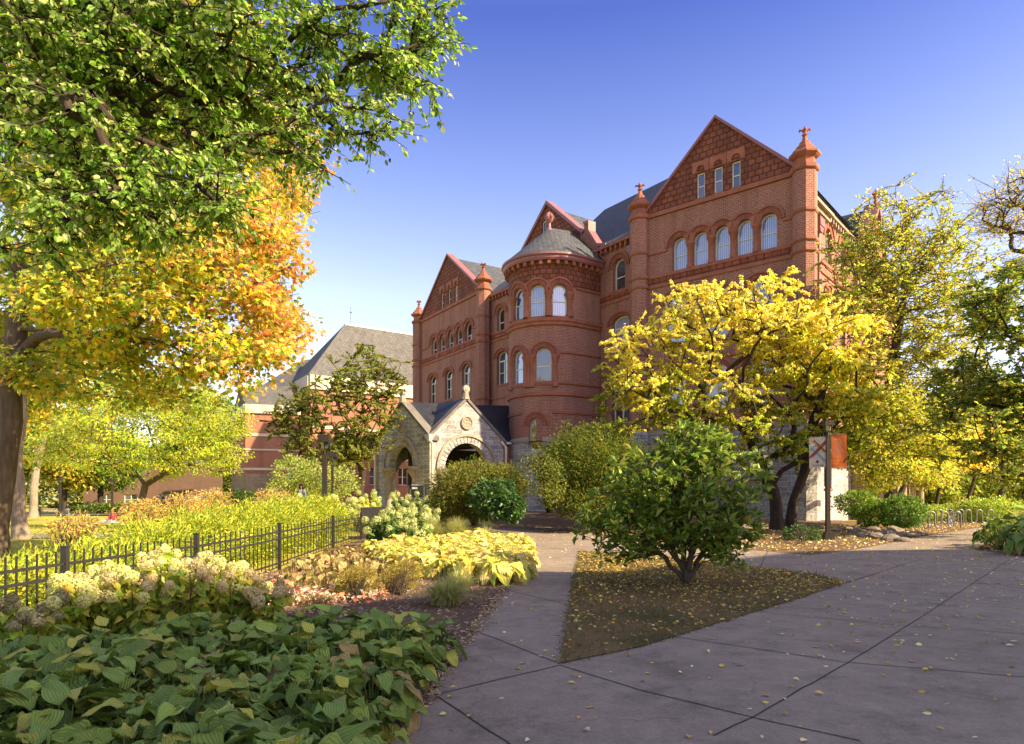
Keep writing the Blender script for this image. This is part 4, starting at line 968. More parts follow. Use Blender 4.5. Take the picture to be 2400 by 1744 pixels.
def skeleton(trunk, centers, seglen=.6, pathw=.3, droop=.15, limbs=(), rmin=None):
    """trunk: list of (x,y,z). connects every centre to the nearest branch; returns nodes, parent index, end node of each centre"""
    nodes = [np.array(trunk[0], float)]; par = [-1]; plen = [0.0]
    for p in trunk[1:]:
        p = np.array(p, float); q = nodes[-1]; k = max(1, int(np.linalg.norm(p-q)/seglen)); i0 = len(nodes)-1
        for j in range(1, k+1):
            nodes.append(q + (p-q)*j/k + (rng.normal(0, .03, 3) if j < k else 0)); par.append(len(nodes)-2); plen.append(plen[-1]+np.linalg.norm(p-q)/k)
    ntr = len(nodes); first = max(1, int(ntr*.35)); nt0 = ntr
    for pl, ra, rb in limbs:
        tn = np.array(nodes[:nt0]); i = int(np.argmin(np.linalg.norm(tn - np.array(pl[0]), axis=1))); last = i; q = nodes[i]; tot = sum(np.linalg.norm(np.array(b)-np.array(a)) for a, b in zip([q]+list(pl[1:-1]), pl[1:])); done = 0
        for p in pl[1:]:
            p = np.array(p, float); k = max(1, int(np.linalg.norm(p-q)/seglen*1.3)); D = np.linalg.norm(p-q)
            for j in range(1, k+1):
                nodes.append(q + (p-q)*j/k + rng.normal(0, .025, 3)); par.append(last); plen.append(plen[last]+D/k); last = len(nodes)-1; done += D/k
                if rmin is not None: rmin[last] = ra + (rb-ra)*min(1, done/max(tot, .1))
            q = p
    ntr = len(nodes)
    arr = np.array(nodes); top = arr[-1]
    order = np.argsort(np.linalg.norm(centers - top, axis=1)); ends = np.zeros(len(centers), int)
    A = np.zeros((ntr + len(centers)*14, 3)); A[:ntr] = arr; PLN = np.zeros(len(A)); PLN[:ntr] = plen; n = ntr
    PLN[:first] = 1e6
    par = par + [0]*(len(A)-ntr)
    for ci in order:
        c = centers[ci]; dd = np.linalg.norm(A[:n]-c, axis=1); cost = dd + pathw*PLN[:n] + 1.2*np.maximum(0, A[:n, 2]-c[2])
        i = int(np.argmin(cost)); q = A[i]; D = dd[i]; k = int(min(12, max(1, D/seglen)))
        prevd = q - A[par[i]] if i > 0 else np.array([0, 0, 1.]); prevd = prevd/max(np.linalg.norm(prevd), 1e-6)
        ctrl = q + prevd*D*.35 + np.array([0, 0, D*droop]); last = i
        for j in range(1, k+1):
            t = j/k; p = (1-t)**2*q + 2*t*(1-t)*ctrl + t*t*c + (rng.normal(0, .05*min(D, 1.5), 3) if j < k else 0)
            A[n] = p; par[n] = last; PLN[n] = PLN[last] + D/k if PLN[last] < 1e5 else D; last = n; n += 1
        ends[ci] = last
    return A[:n], np.array(par[:n]), ends, nt0
def sample_blobs(blobs, n, shell=.5, mind=None):
    vol = np.array([b[3]*b[4]*b[5] for b in blobs])**.8; vol /= vol.sum(); out = []
    tries = 0
    while len(out) < n and tries < n*30:
        tries += 1; b = blobs[rng.choice(len(blobs), p=vol)]
        v = rng.normal(0, 1, 3); v /= np.linalg.norm(v); r = rng.random()**(1/3*(1-shell)+.02)
        p = np.array(b[:3]) + v*r*np.array(b[3:6])
        if mind and out and np.min(np.linalg.norm(np.array(out)-p, axis=1)) < mind: continue
        out.append(p)
    return np.array(out)
def blob(px, py, rx, ry, Y, rd): c = P(px, py, Y); return (*c, rx/F*Y, rd, ry/F*Y)
def tree(name, label, cat, trunk, tr, blobs, ncl, nleaf, lsize, T_, cols, leafm='leaf', barkm='bark', clr=.5, flat=.6, droop=-.15, up=.6,
         weights=None, colfn=None, group=None, twig=.012, shell=.5, mind=None, pathw=.3, sides=6, bdroop=.15, jit=.18, seg=.6, expo=.5, extra=None, twigs=3, bright=.25, limbs=(), ontwig=False, tdroop=0.0):
    base = np.array(trunk[0], float)
    root = empty(name, base, 0, label, cat, group)
    C = sample_blobs(blobs, ncl, shell, mind)
    if extra is not None: C = np.concatenate([C, np.array(extra)])
    rmin = {}; A, par, ends, ntr = skeleton(trunk, C, seg, pathw, bdroop, limbs, rmin)
    cnt = np.zeros(len(A)); cnt[ends] += 1
    for i in range(len(A)-1, 0, -1): cnt[par[i]] += cnt[i]
    r = np.maximum(twig, tr*(np.maximum(cnt, .5)/max(cnt[0], 1))**expo)
    for i_, v_ in rmin.items(): r[i_] = max(v_, r[i_]*.6)
    nt_ = ntr; r[:nt_] = np.maximum(r[:nt_], tr*np.linspace(1, .42, nt_)); r[0] = tr*1.45
    if nt_ > 1: r[1] = tr*1.1
    idx = np.arange(1, len(A)); A_ = A - base
    r1 = r[idx]; r0 = np.where(idx < nt_, r[par[idx]], np.minimum(r[par[idx]], r1*1.25))
    P0, P1 = A_[par[idx]], A_[idx]; ex_ = unit(P1-P0)*(r1*.25*(idx < nt_))[:, None]; P0, P1 = P0-ex_, P1+ex_
    # twigs
    if twigs:
        m = len(ends)*twigs; e = np.repeat(ends, twigs); td = rng.normal(0, 1, (m, 3)); td[:, 2] = td[:, 2]*.5 + .15 + tdroop; td = unit(td)
        tp = A_[e] + td*clr*rng.uniform(.7, 1.25, (m, 1))
        P0 = np.concatenate([P0, A_[e]]); P1 = np.concatenate([P1, tp]); r0 = np.concatenate([r0, np.full(m, twig)]); r1 = np.concatenate([r1, np.full(m, twig*.5)])
    tubes_np(P0, P1, r0, r1, sides, 'trunk', MATS[barkm], root)
    N = len(C)*nleaf; cc = np.repeat(C, nleaf, axis=0); csz = np.repeat(rng.uniform(.7, 1.25, len(C)), nleaf)[:, None]
    off = rng.normal(0, 1, (N, 3)); off = unit(off)*rng.random((N, 1))**.45; off *= clr*csz; off[:, 2] *= flat
    p = cc + off
    if ontwig and twigs:
        kk = np.argsort(np.argsort(ends, kind='stable'), kind='stable'); ti = (np.arange(N)//nleaf)*twigs + rng.integers(twigs, size=N)
        E0 = A[ends][np.arange(N)//nleaf]; V_ = (tp + base)[ti] - E0; f_ = rng.uniform(.12, 1.02, (N, 1)); p = E0 + V_*f_ + rng.normal(0, .035*clr, (N, 3)); p[:, 2] -= .10*clr*f_[:, 0]**2
        Vn = unit(V_); sd_ = unit(np.cross(Vn, [[0, 0, 1.]]))*np.where(rng.random((N, 1)) < .5, -1, 1); off = Vn*.8 + sd_*.9
    out = unit(off + .4*(cc - C.mean(0))/max(1, np.abs(C-C.mean(0)).max()))
    d = out + rng.normal(0, .32 if ontwig else .5, (N, 3)); d[:, 2] += droop
    n = rng.normal(0, .4, (N, 3)); n[:, 2] += up; n += out*.35
    col = palette(cols, N, weights, jit, bright)
    if colfn is not None: col = colfn(p, col)
    clb = np.repeat(rng.normal(1, .14, len(C)), nleaf)[:, None]; col = np.clip(col*clb, .003, .9)
    leafmesh('crown', p - base, d, n, lsize*rng.uniform(.7, 1.25, N), T_, col, MATS[leafm], root)
    return root
def col_mix(a, b, k): return np.array(a)*(1-k) + np.array(b)*k
# -- palettes (base colours of leaves)
GRN = [(.10, .18, .022), (.14, .22, .03), (.07, .13, .02)]
LGRN = [(.22, .32, .04), (.30, .38, .06), (.16, .25, .035)]
YEL = [(.70, .47, .05), (.62, .50, .07), (.75, .52, .13), (.48, .46, .06)]
ORG = [(.74, .36, .13), (.76, .44, .16), (.66, .29, .12), (.78, .50, .18)]

# ================================================================ near and middle trees
# sugar maple, trunk at the left edge of the picture, turning from green to orange
mb_ = GR(22, 1308)
def maple_col(p, c):
    px = CX + F*p[:, 0]/p[:, 1]; py = HY - F*(p[:, 2]-EYE)/p[:, 1]; X = p[:, 0]
    k = 1/(1+np.exp(-((X + 6.5) + .30*(6.5-p[:, 2])*.5 + rng.normal(0, .9, len(p)) + 1.1*np.sin(p[:, 2]*1.1+p[:, 1]*.7))*1.2))
    y = (rng.random(len(p)) < .45)[:, None]
    mid = np.where(y, palette(YEL, len(p)), palette([(.42, .42, .04), (.55, .48, .05)], len(p)))
    o = palette(ORG + [(.85, .50, .14)], len(p)); c2 = np.where((rng.random(len(p)) < .38)[:, None], mid, c)
    kk = (rng.random(len(p)) < k)[:, None]
    r = np.where(kk, np.where((rng.random(len(p)) < .75)[:, None], o, mid), c2)
    return r
mb0 = mb_
tree('maple_tree', 'large maple turning from green to orange, thick grey trunk at left edge of lawn', 'tree',
     [mb0+[-.43, 0, 0], mb0+[-.25, 0, 1.6], mb0+[-.08, 0, 3.0], mb0+[.0, .1, 5.4], mb0+[.28, .1, 7.4], mb0+[.5, .5, 9.6], mb0+[1.6, 1, 12.5]], .285,
     [blob(410, 700, 270, 180, 18.5, 4.2), blob(520, 640, 160, 190, 17.5, 3), blob(555, 800, 100, 105, 17, 2), blob(570, 530, 90, 150, 18.5, 2.5), blob(270, 885, 200, 62, 20, 3), blob(400, 420, 310, 250, 20, 4.5), blob(380, 170, 300, 180, 21, 4), blob(640, 330, 80, 120, 19.5, 2), blob(120, 500, 250, 330, 24, 4), blob(620, 600, 72, 100, 17, 1.6), blob(525, 870, 55, 35, 16.8, 1)],
     520, 125, .15, T_MAPLE, LGRN + [(.40, .42, .06), (.50, .48, .07)], barkm='bark', clr=.85, flat=.55, droop=-.35, colfn=maple_col, shell=.35, sides=8, pathw=.22, seg=.7, bdroop=.05,
     limbs=[([P(45, 825, 18.9), P(90, 790, 18.6), P(125, 780, 18.3), P(200, 795, 18.0), P(262, 785, 17.7), P(320, 760, 17.5), P(360, 725, 17.3), P(440, 700, 17.2)], .17, .05),
            ([P(60, 660, 18.9), P(110, 665, 18.6), P(180, 668, 18.3), P(270, 675, 18), P(350, 670, 17.8)], .13, .04), ([P(120, 665, 18.5), P(180, 650, 18.3), P(240, 630, 18.2), P(300, 612, 18)], .10, .04),
            ([P(60, 690, 18.8), P(100, 690, 18.6), P(150, 720, 18.4), P(200, 760, 18.2), P(215, 785, 18)], .09, .06), ([P(40, 660, 18.9), P(20, 600, 19), P(15, 560, 19)], .2, .12), ([P(262, 790, 17.7), P(350, 800, 17.3), P(450, 805, 17)], .08, .03), ([P(55, 640, 19), P(90, 560, 19.3), P(160, 430, 19.8), P(260, 300, 20.3)], .2, .06)])
# overhanging linden in the upper left, its trunk outside the picture
lt = np.array([-10.2, 8.5, 0.0])
def lin_col(p, c):
    return c
bl = [blob(100, 130, 190, 200, 8.5, 1.6), blob(330, 200, 210, 190, 8.8, 1.6), blob(560, 110, 230, 140, 9.2, 1.6), blob(850, 90, 130, 95, 9.6, 1.1), blob(990, 30, 75, 75, 9.8, .8), blob(760, 260, 110, 55, 9.2, .7), blob(880, 255, 80, 32, 9.1, .5), blob(930, 285, 40, 16, 9.1, .3),
      blob(640, 320, 130, 60, 8.9, .7), blob(770, 370, 60, 28, 8.8, .4), blob(805, 395, 35, 14, 8.8, .3), blob(150, 330, 170, 110, 8.0, 1.0), blob(380, 420, 170, 75, 8.2, .8), blob(520, 470, 90, 40, 8.2, .5), blob(120, 470, 130, 80, 7.8, .7), blob(300, 520, 110, 45, 8, .6), blob(60, 560, 70, 50, 7.8, .5), blob(980, 170, 60, 40, 9.6, .5)]
tree('linden_tree', 'big green leafed linden limbs hanging across the upper left sky', 'tree',
     [lt, lt+[.3, 0, 4], lt+[1.0, 0, 6.2], lt+[2.8, .2, 7.4], lt+[5.2, .5, 8.2]], .24, bl, 560, 68, .084, T_OVAL,
     [(.16, .28, .03), (.23, .37, .045), (.33, .44, .10), (.10, .19, .022), (.44, .50, .18)], ontwig=True, twigs=5, tdroop=-.35, clr=.46, flat=.6, droop=-.55, up=.5, barkm='dark_bark', shell=.25, leafm='leaf', twig=.008, pathw=.25, seg=.45)
# pale trunks on the lawn
b = GR(50, 1262)
tree('ash_tree', 'pale trunked tree with lichen bark standing just behind the maple', 'tree', [b, b+[-.25, 0, 3], b+[.0, 0, 6.5], b+[1.3, .5, 9.0]], .27,
     [blob(60, 870, 150, 90, 30, 3), blob(150, 760, 140, 110, 31, 3)], 90, 90, .2, T_OVAL, YEL[:2] + LGRN, barkm='pale_bark', clr=1.0, droop=-.3, sides=10)
b = GR(78, 1213)
tree('oak_tree', 'tall leaning pale trunk beside the lawn bench', 'tree', [b, b+[.1, 0, 4], b+[.6, 0, 8], b+[1.4, 0, 12], b+[1.6, .5, 18]], .46,
     [blob(110, 900, 210, 130, 58, 6), blob(30, 1020, 60, 90, 60, 4)], 110, 80, .42, T_OVAL, YEL[:2] + LGRN, barkm='pale_bark', clr=1.9, droop=-.3, sides=10)
b = GY(325, 41)
tree('locust_tree', 'wide light green locust tree in full sun beyond the hedge', 'tree', [b, b+[.05, 0, 1.4], b+[.4, 0, 2.6]], .19,
     [blob(330, 1000, 190, 120, 41, 4.2), blob(470, 1040, 100, 80, 40, 2.8), blob(190, 1050, 100, 60, 42, 2.8), blob(380, 930, 110, 60, 41, 2.5), blob(520, 990, 45, 80, 39.5, 1.5)], 240, 110, .17, T_LONG,
     [(.42, .50, .06), (.50, .56, .09), (.30, .42, .05), (.58, .54, .08)], clr=.85, flat=.42, droop=-.35, barkm='bark', twig=.02, mind=.5)
b = GY(845, 50)
tree('crabapple_tree', 'olive brown crabapple with forked dark trunk between lamp post and stone porch', 'tree', [b, b+[0, 0, 1.2], b+[.15, 0, 2.4]], .26,
     [blob(800, 980, 140, 100, 49, 3.2), blob(860, 880, 85, 70, 50, 2.4), blob(690, 990, 70, 45, 49, 2), blob(905, 900, 35, 55, 50, 1.4), blob(760, 1060, 110, 50, 48, 2.2), blob(830, 1040, 50, 40, 49, 1.8)], 380, 170, .14, T_OVAL,
     [(.22, .28, .045), (.28, .32, .06), (.34, .27, .07), (.15, .20, .03)], clr=.75, barkm='dark_bark', flat=.7, twig=.02, bdroop=.3, shell=.2, extra=[P(655, 1000, 49), P(940, 850, 50)], ontwig=True)
# golden katsura in front of the right pavilion
b = GR(1822, 1243)
def kat_col(p, c):
    h = (p[:, 2] - 4.5)/7 + rng.normal(0, .22, len(p)) + .35*np.sin(p[:, 0]*1.3)*.4 + .2*np.sin(p[:, 0]*2.1 + p[:, 1])
    g = palette([(.30, .36, .03), (.42, .42, .04), (.22, .30, .03)], len(p)); return np.where((h < .26)[:, None], g, c)
KB = [blob(1700, 760, 200, 75, 34.5, 3.2), blob(1560, 820, 130, 80, 34, 2.8), blob(1900, 790, 150, 85, 35, 3.0), blob(1500, 920, 90, 70, 33.5, 2.2), blob(1640, 930, 170, 80, 34, 3.0), blob(1980, 860, 90, 65, 35, 2.2), blob(1800, 700, 130, 50, 35, 2.4), blob(1640, 705, 110, 40, 34.5, 2), blob(1480, 1000, 60, 40, 33.3, 1.2), blob(1700, 1030, 90, 40, 33, 1.6), blob(1900, 960, 150, 60, 34.5, 2.4), blob(1985, 1010, 90, 60, 34.5, 2.0), blob(1440, 870, 35, 90, 33.8, 1.2), blob(1745, 1085, 55, 35, 33, .9), blob(1880, 1050, 90, 35, 34, 1.6), blob(1780, 1000, 80, 40, 33, 1.4), blob(1590, 1010, 70, 35, 33, 1.4), blob(2040, 930, 50, 50, 34.5, 1.6)]
tree('katsura_tree', 'wide golden yellow tree with dark forked trunks before the red hall', 'tree', [b, b+[-.1, 0, 1.6], b+[-.9, -.3, 3.2], b+[-1.9, -.4, 5.2]], .30, KB, 480, 165, .13, T_HEART,
     [(.78, .68, .12), (.70, .63, .09), (.82, .72, .26), (.60, .58, .07), (.80, .62, .18)], ontwig=True, twigs=5, tdroop=-.1, colfn=kat_col, clr=.72, flat=.45, droop=-.8, up=.5, barkm='dark_bark', twig=.02, shell=.3, mind=.45, pathw=.25, seg=.5, bdroop=-.08, expo=.46,
     extra=[P(1500, 850, 34), P(1430, 800, 33.8), P(2075, 860, 35)])
b2_ = b + np.array([.75, .1, 0])
tree('katsura_tree', 'second dark forked stem of the golden tree, leaning right toward the banner lamp', 'tree', [b2_, b2_+[.1, 0, 1.4], b2_+[.7, 0, 3.1], b2_+[.9, 0, 4.4]], .24,
     [blob(1960, 900, 90, 60, 34, 2), blob(1850, 840, 120, 70, 34.5, 2), blob(2010, 950, 60, 40, 34, 1.5)], 70, 100, .17, T_HEART, [(.70, .55, .07), (.50, .50, .06), (.36, .42, .04)], clr=.7, flat=.45, droop=-.8, barkm='dark_bark', twig=.02, pathw=.2)
# magnolia on the small lawn
b = GR(1612, 1372)
MG = [blob(1560, 1130, 150, 90, 13.2, 1.1), blob(1640, 1060, 90, 60, 13.3, .8), blob(1610, 1180, 150, 90, 13.2, 1.1), blob(1430, 1190, 60, 50, 13, .6), blob(1400, 1250, 45, 45, 13, .45), blob(1760, 1120, 40, 60, 13.4, .6), blob(1735, 1230, 45, 60, 13.2, .5), blob(1500, 1230, 90, 60, 12.9, .7), blob(1700, 1300, 45, 35, 13, .4), blob(1620, 1020, 50, 30, 13.3, .4), blob(1480, 1280, 60, 40, 12.9, .5), blob(1570, 1262, 80, 40, 13.0, .7), blob(1660, 1265, 70, 45, 13.2, .6), blob(1425, 1300, 22, 20, 12.9, .25), blob(1720, 1340, 22, 14, 13.0, .2)]
root = empty('magnolia', b, 0, 'rounded dark green magnolia with many thin stems on the leafy triangle lawn', 'shrub')
C = sample_blobs(MG, 560, .25, .085); allP0, allP1, allr0, allr1 = [], [], [], []
stems = [b+[-.85, -.1, .95], b+[-.5, 0, 1.0], b+[-.12, .1, 1.1], b+[.18, -.05, 1.15], b+[.5, .1, 1.0], b+[.05, -.2, .9]]
assign = np.argmin(np.array([np.linalg.norm((C-s)*[1, 1, .4], axis=1) for s in stems]), axis=0)
for k, s in enumerate(stems):
    Ck = C[assign == k]
    if len(Ck) == 0: continue
    A, par, ends, ntr = skeleton([b + rng.normal(0, .05, 3)*[1, 1, 0], b + (s-b)*.5 + [0, 0, .05], s], Ck, .14, .3, .2)
    cnt = np.zeros(len(A)); cnt[ends] += 1
    for i in range(len(A)-1, 0, -1): cnt[par[i]] += cnt[i]
    r = np.maximum(.006, .05*(cnt/max(cnt[0], 1))**.5); i_ = np.arange(1, len(A)); allP0.append(A[par[i_]]-b); allP1.append(A[i_]-b); allr0.append(r[par[i_]]); allr1.append(r[i_])
tubes_np(*[np.concatenate(x) for x in (allP0, allP1, allr0, allr1)], 6, 'stems', MATS['bark'], root)
nl = 15; N = len(C)*nl; cc = np.repeat(C, nl, 0); ang = rng.random(N)*2*PI; el = rng.normal(.15, .5, N)
out = np.stack([np.cos(ang)*np.cos(el), np.sin(ang)*np.cos(el), np.sin(el)], 1); d = out.copy(); d[:, 2] += .25
n = -out*.5 + np.array([0, 0, 1.0]) + rng.normal(0, .25, (N, 3))
colm = palette([(.14, .22, .03), (.20, .29, .04), (.09, .145, .022), (.32, .37, .07)], N, jit=.15); tipm = rng.random(N) < .05; colm[tipm] = palette([(.35, .38, .05)], tipm.sum())
leafmesh('crown', cc + out*.03 + rng.normal(0, .035, (N, 3)) - b, d, n, rng.uniform(.12, .21, N), T_LONG, colm, MATS['leaf_thick'], root)
# tall elm / birch behind, right
b = GR(2083, 1234)
tree('elm_tree', 'tall airy green and yellow tree rising above the right corner of the hall', 'tree', [b, b+[.1, 0, 4], b+[.0, 0, 8], b+[.5, 0, 11], b+[1.2, 0, 15]], .26,
     [blob(2110, 560, 130, 130, 39, 3), blob(2050, 640, 130, 110, 39, 3), blob(2190, 640, 110, 110, 39, 3), blob(2120, 760, 170, 110, 39, 3.2), blob(2200, 860, 90, 130, 39, 3), blob(2000, 720, 60, 60, 38.5, 2), blob(2080, 880, 90, 90, 39, 2.5)], 520, 60, .17, T_OVAL,
     [(.30, .38, .05), (.58, .52, .08), (.22, .31, .04), (.66, .56, .10)], ontwig=True, twigs=5, clr=.95, flat=.8, barkm='bark', twig=.018, shell=.15, bdroop=.35, droop=-.2, pathw=.35)
b = GR(2098, 1229)
tree('leaning_birch', 'leaning dark stem beside the tall airy tree, low yellow green boughs', 'tree', [b, b+[.3, 0, 1.8], b+[1.0, 0, 3.6]], .17,
     [blob(2140, 1000, 100, 70, 38, 2.4), blob(2060, 960, 90, 60, 37.5, 2.2), blob(2190, 1060, 60, 40, 38, 1.5), blob(2020, 1040, 60, 50, 37.5, 1.4), blob(2100, 1090, 60, 40, 37, 1.3), blob(2060, 1120, 40, 30, 36.5, 1.0), blob(2170, 1110, 50, 35, 37, 1.3)], 230, 80, .16, T_OVAL, [(.48, .50, .06), (.34, .40, .05), (.60, .50, .08)], clr=.8, barkm='dark_bark', droop=-.5, twig=.018)
b = GY(2500, 29)
tree('dark_maple', 'dense dark green tree filling the right edge above the path', 'tree', [b, b+[-.2, 0, 3], b+[-.6, 0, 6]], .3,
     [blob(2400, 820, 140, 190, 29, 3), blob(2330, 900, 120, 120, 29, 2.6), blob(2290, 1010, 110, 80, 28.5, 2.4), blob(2390, 680, 70, 90, 30, 2.2), blob(2380, 1080, 90, 50, 28, 2)], 260, 110, .17, T_OVAL,
     [(.14, .20, .03), (.20, .26, .04), (.28, .33, .045), (.46, .44, .06)], ontwig=True, twigs=5, clr=.9, barkm='dark_bark', shell=.4, droop=-.3, twig=.018)
b = GY(2470, 60)
tree('bare_locust', 'half bare tree with twiggy limbs and few yellow leaves, upper right sky', 'tree', [b, b+[0, 0, 12], b+[-.2, 0, 19], b+[-.8, 0, 24]], .4,
     [blob(2420, 470, 110, 80, 60, 4), blob(2360, 500, 50, 50, 60, 2.5), blob(2395, 600, 40, 40, 60, 2)], 110, 34, .2, T_OVAL, [(.62, .48, .08), (.40, .38, .07)], clr=2.2, barkm='dark_bark', twig=.016, ontwig=True, twigs=6, bdroop=.25, pathw=.4, seg=.7)
# background belt, right
for px, Y, h0, w_, lab, cols in ((2190, 52, 1010, 80, 'slim yellow tree behind the bicycle racks, nearest to the sandstone porch', YEL+LGRN), (2262, 56, 1000, 80, 'golden small tree with leaning stem behind the racks', YEL), (2335, 62, 1010, 90, 'yellow green tree over the clipped hedge at the path bend', LGRN+YEL[:1]), (2400, 70, 1030, 90, 'light green tree at the far end of the right path', LGRN)):
    b = GY(px, Y); s = Y/F
    tree('small_tree', lab, 'tree', [b, b+[.2, 0, 1.5], b+[.8, 0, 3.4]], .14, [blob(px, h0, w_, 75, Y, 2.6), blob(px+20, h0+70, w_*.7, 30, Y, 2)], 80, 60, .24, T_OVAL, cols, clr=1.0, barkm='dark_bark', droop=-.4, group='small trees beyond the racks', twig=.025)
# background belt, left and centre gaps
def wood(name, x0, x1, y, h, n, lab):
    p = np.stack([rng.uniform(x0, x1, n), y + rng.uniform(-6, 6, n), rng.random(n)**.8], 1); top = h*(.75 + .18*np.sin(p[:, 0]*.21) + .12*np.sin(p[:, 0]*.57+1)); p[:, 2] = p[:, 2]*top + T(p[:, 0], p[:, 1])
    d = rng.normal(0, 1, (n, 3)); o = leafmesh(name, p, d, rng.normal(0, .6, (n, 3)) + [0, -.4, .6], 1.0*rng.uniform(.6, 1.4, n), T_OVAL, palette([(.12, .16, .03), (.22, .24, .04), (.07, .10, .02), (.36, .32, .05)], n), MATS['leaf']); tag(o, lab, 'woods', kind='stuff')
wood('far_woods', -150, -48, 165, 15, 16000, 'hazy dark band of far trees closing the lawn')
wood('far_woods', 62, 200, 150, 14, 16000, 'band of far trees beyond the right path')
for px, Y, h0, w_, hh, lab in ((2150, 88, 1120, 90, 75, 'far tree mass behind the sandstone porch end'), (2260, 92, 1110, 90, 85, 'far dark tree above the middle bike rack'), (2370, 96, 1110, 90, 90, 'far dark tree above the path bend at right'), (535, 128, 1090, 60, 75, 'far tree beside the brick wing'), (2450, 100, 1080, 90, 110, 'far tree at the extreme right edge')):
    b = GY(px, Y); tree('far_tree', lab, 'tree', [b, b+[.1, 0, 2], b+[.3, 0, 4]], .3, [blob(px, h0, w_, hh, Y, 5)], 120, 70, .5, T_OVAL, [(.16, .20, .03), (.30, .32, .05), (.09, .12, .02)], clr=1.9, barkm='dark_bark', group='far trees closing the view', twig=.04, twigs=0)
for px, Y, h0, w_, hh, lab, cols in ((20, 95, 1020, 130, 110, 'dark green tree behind the pale trunks, far left', GRN), (150, 100, 1060, 90, 80, 'yellow tree behind the lawn bench', YEL+LGRN), (235, 105, 1080, 80, 60, 'green far tree left of the brown building', GRN+LGRN), (330, 128, 980, 200, 110, 'broad tree crown above the brown building roof', LGRN+GRN), (480, 130, 1010, 90, 90, 'dark tree at the right end of the brown building', GRN)):
    b = GY(px, Y)
    tree('lawn_tree', lab, 'tree', [b, b+[.1, 0, 4], b+[.3, 0, 8]], .4, [blob(px, h0, w_, hh, Y, 7)], 130, 60, .55, T_OVAL, cols, clr=2.4, barkm='dark_bark', group='trees at the back of the lawn', twig=.05, twigs=0)
# ================================================================ shrubs, hedges, perennials
def bush(name, label, cat, blobs, n, size, T_, cols, mat='leaf', base=None, twigr=.01, nst=14, droop=0.0, up=.6, bark='dark_bark', group=None, weights=None, flatn=.5, shell=.75, part='foliage', bright=.25):
    b0 = np.array(base if base is not None else (blobs[0][0], blobs[0][1], float(T(blobs[0][0], blobs[0][1]))), float)
    root = empty(name, b0, 0, label, cat, group)
    vol = np.array([b[3]*b[4]*b[5] for b in blobs])**.75; vol /= vol.sum(); k = rng.choice(len(blobs), n, p=vol); B = np.array(blobs)[k]
    v = unit(rng.normal(0, 1, (n, 3))); r = rng.random((n, 1))**(.5*(1-shell)+.05); lump = 1 + .16*np.sin(v[:, :1]*7+B[:, :1]*3)*np.sin(v[:, 1:2]*6+2) + .10*np.sin(v[:, :1]*19+v[:, 2:3]*13)*np.sin(v[:, 2:3]*17+v[:, 1:2]*9) + rng.normal(0, .07, (n, 1))
    p = B[:, :3] + v*r*B[:, 3:6]*lump
    z = T(p[:, 0], p[:, 1]); keep = p[:, 2] > z + .02; p, v = p[keep], v[keep]; n = len(p)
    d = v + rng.normal(0, .5, (n, 3)); d[:, 2] += droop; nn = v*flatn + rng.normal(0, .35, (n, 3)); nn[:, 2] += up
    leafmesh(part, p-b0, d, nn, size*rng.uniform(.65, 1.3, n), T_, palette(cols, n, weights, bright=bright), MATS[mat], root)
    if nst:
        P0, P1, a, c = [], [], [], []
        for b in [blobs[i] for i in rng.choice(len(blobs), nst, p=vol)]:
            v = rng.normal(0, 1, 3); v /= np.linalg.norm(v); v[2] = abs(v[2])*.8
            e = np.array(b[:3]) + v*np.array(b[3:6])*.9 - b0; s = rng.normal(0, .06, 3)*[1, 1, 0]; m = s + (e-s)*.5 + [0, 0, .12*np.linalg.norm(e)]
            for q0, q1, r0, r1 in ((s, m, twigr*1.5, twigr), (m, e, twigr, twigr*.4)): P0.append(q0); P1.append(q1); a.append(r0); c.append(r1)
            for _ in range(3):
                t = m + (e-m)*rng.random(); w = t + rng.normal(0, .22, 3)*np.array(b[3:6]); P0.append(t); P1.append(w); a.append(twigr*.6); c.append(twigr*.3)
        tubes_np(np.array(P0), np.array(P1), np.array(a), np.array(c), 5, 'stems', MATS[bark], root)
    return root
def gb(px, py, rx, ry, Y, rd): return blob(px, py, rx, ry, Y, rd)
# clipped and loose shrubs before the building
SP1 = [(.12, .17, .025), (.17, .21, .03), (.08, .11, .018), (.30, .29, .045)]
bush('spirea_shrub', 'big mounded feathery dark green shrub against the tower foot', 'shrub', [gb(1390, 1090, 110, 95, 33, 2.2), gb(1450, 1120, 70, 90, 33, 1.8), gb(1320, 1100, 60, 70, 33.5, 1.6), gb(1370, 1170, 100, 40, 32.5, 1.8)], 52000, .15, T_SPRAY, SP1, base=GR(1390, 1222), nst=60, twigr=.012, shell=.6)
bush('spirea_shrub', 'low wide feathery olive shrub covering the right porch arch', 'shrub', [gb(1110, 1150, 95, 65, 31, 2), gb(1060, 1170, 50, 40, 30.5, 1.5), gb(1180, 1150, 50, 60, 31, 1.4)], 34000, .15, T_SPRAY, SP1 + [(.24, .16, .06)], base=GR(1110, 1232), nst=40, shell=.6)
bush('bare_shrub', 'open twiggy shrub with thin leaning stems between the two feathery mounds', 'shrub', [gb(1265, 1110, 55, 60, 30, 1.1), gb(1300, 1130, 30, 50, 30, .9)], 1700, .10, T_OVAL, SP1, base=GR(1288, 1223), nst=90, twigr=.014, shell=.5)
bush('arrowwood_shrub', 'broad leafed shrub with small flat yellow heads beside the walk', 'shrub', [gb(1160, 1170, 58, 42, 29, 1.1), gb(1195, 1190, 35, 30, 29, .8)], 2600, .16, T_HEART, [(.06, .13, .03), (.09, .17, .04), (.04, .09, .025)], 'leaf_thick', base=GR(1165, 1222), nst=14)
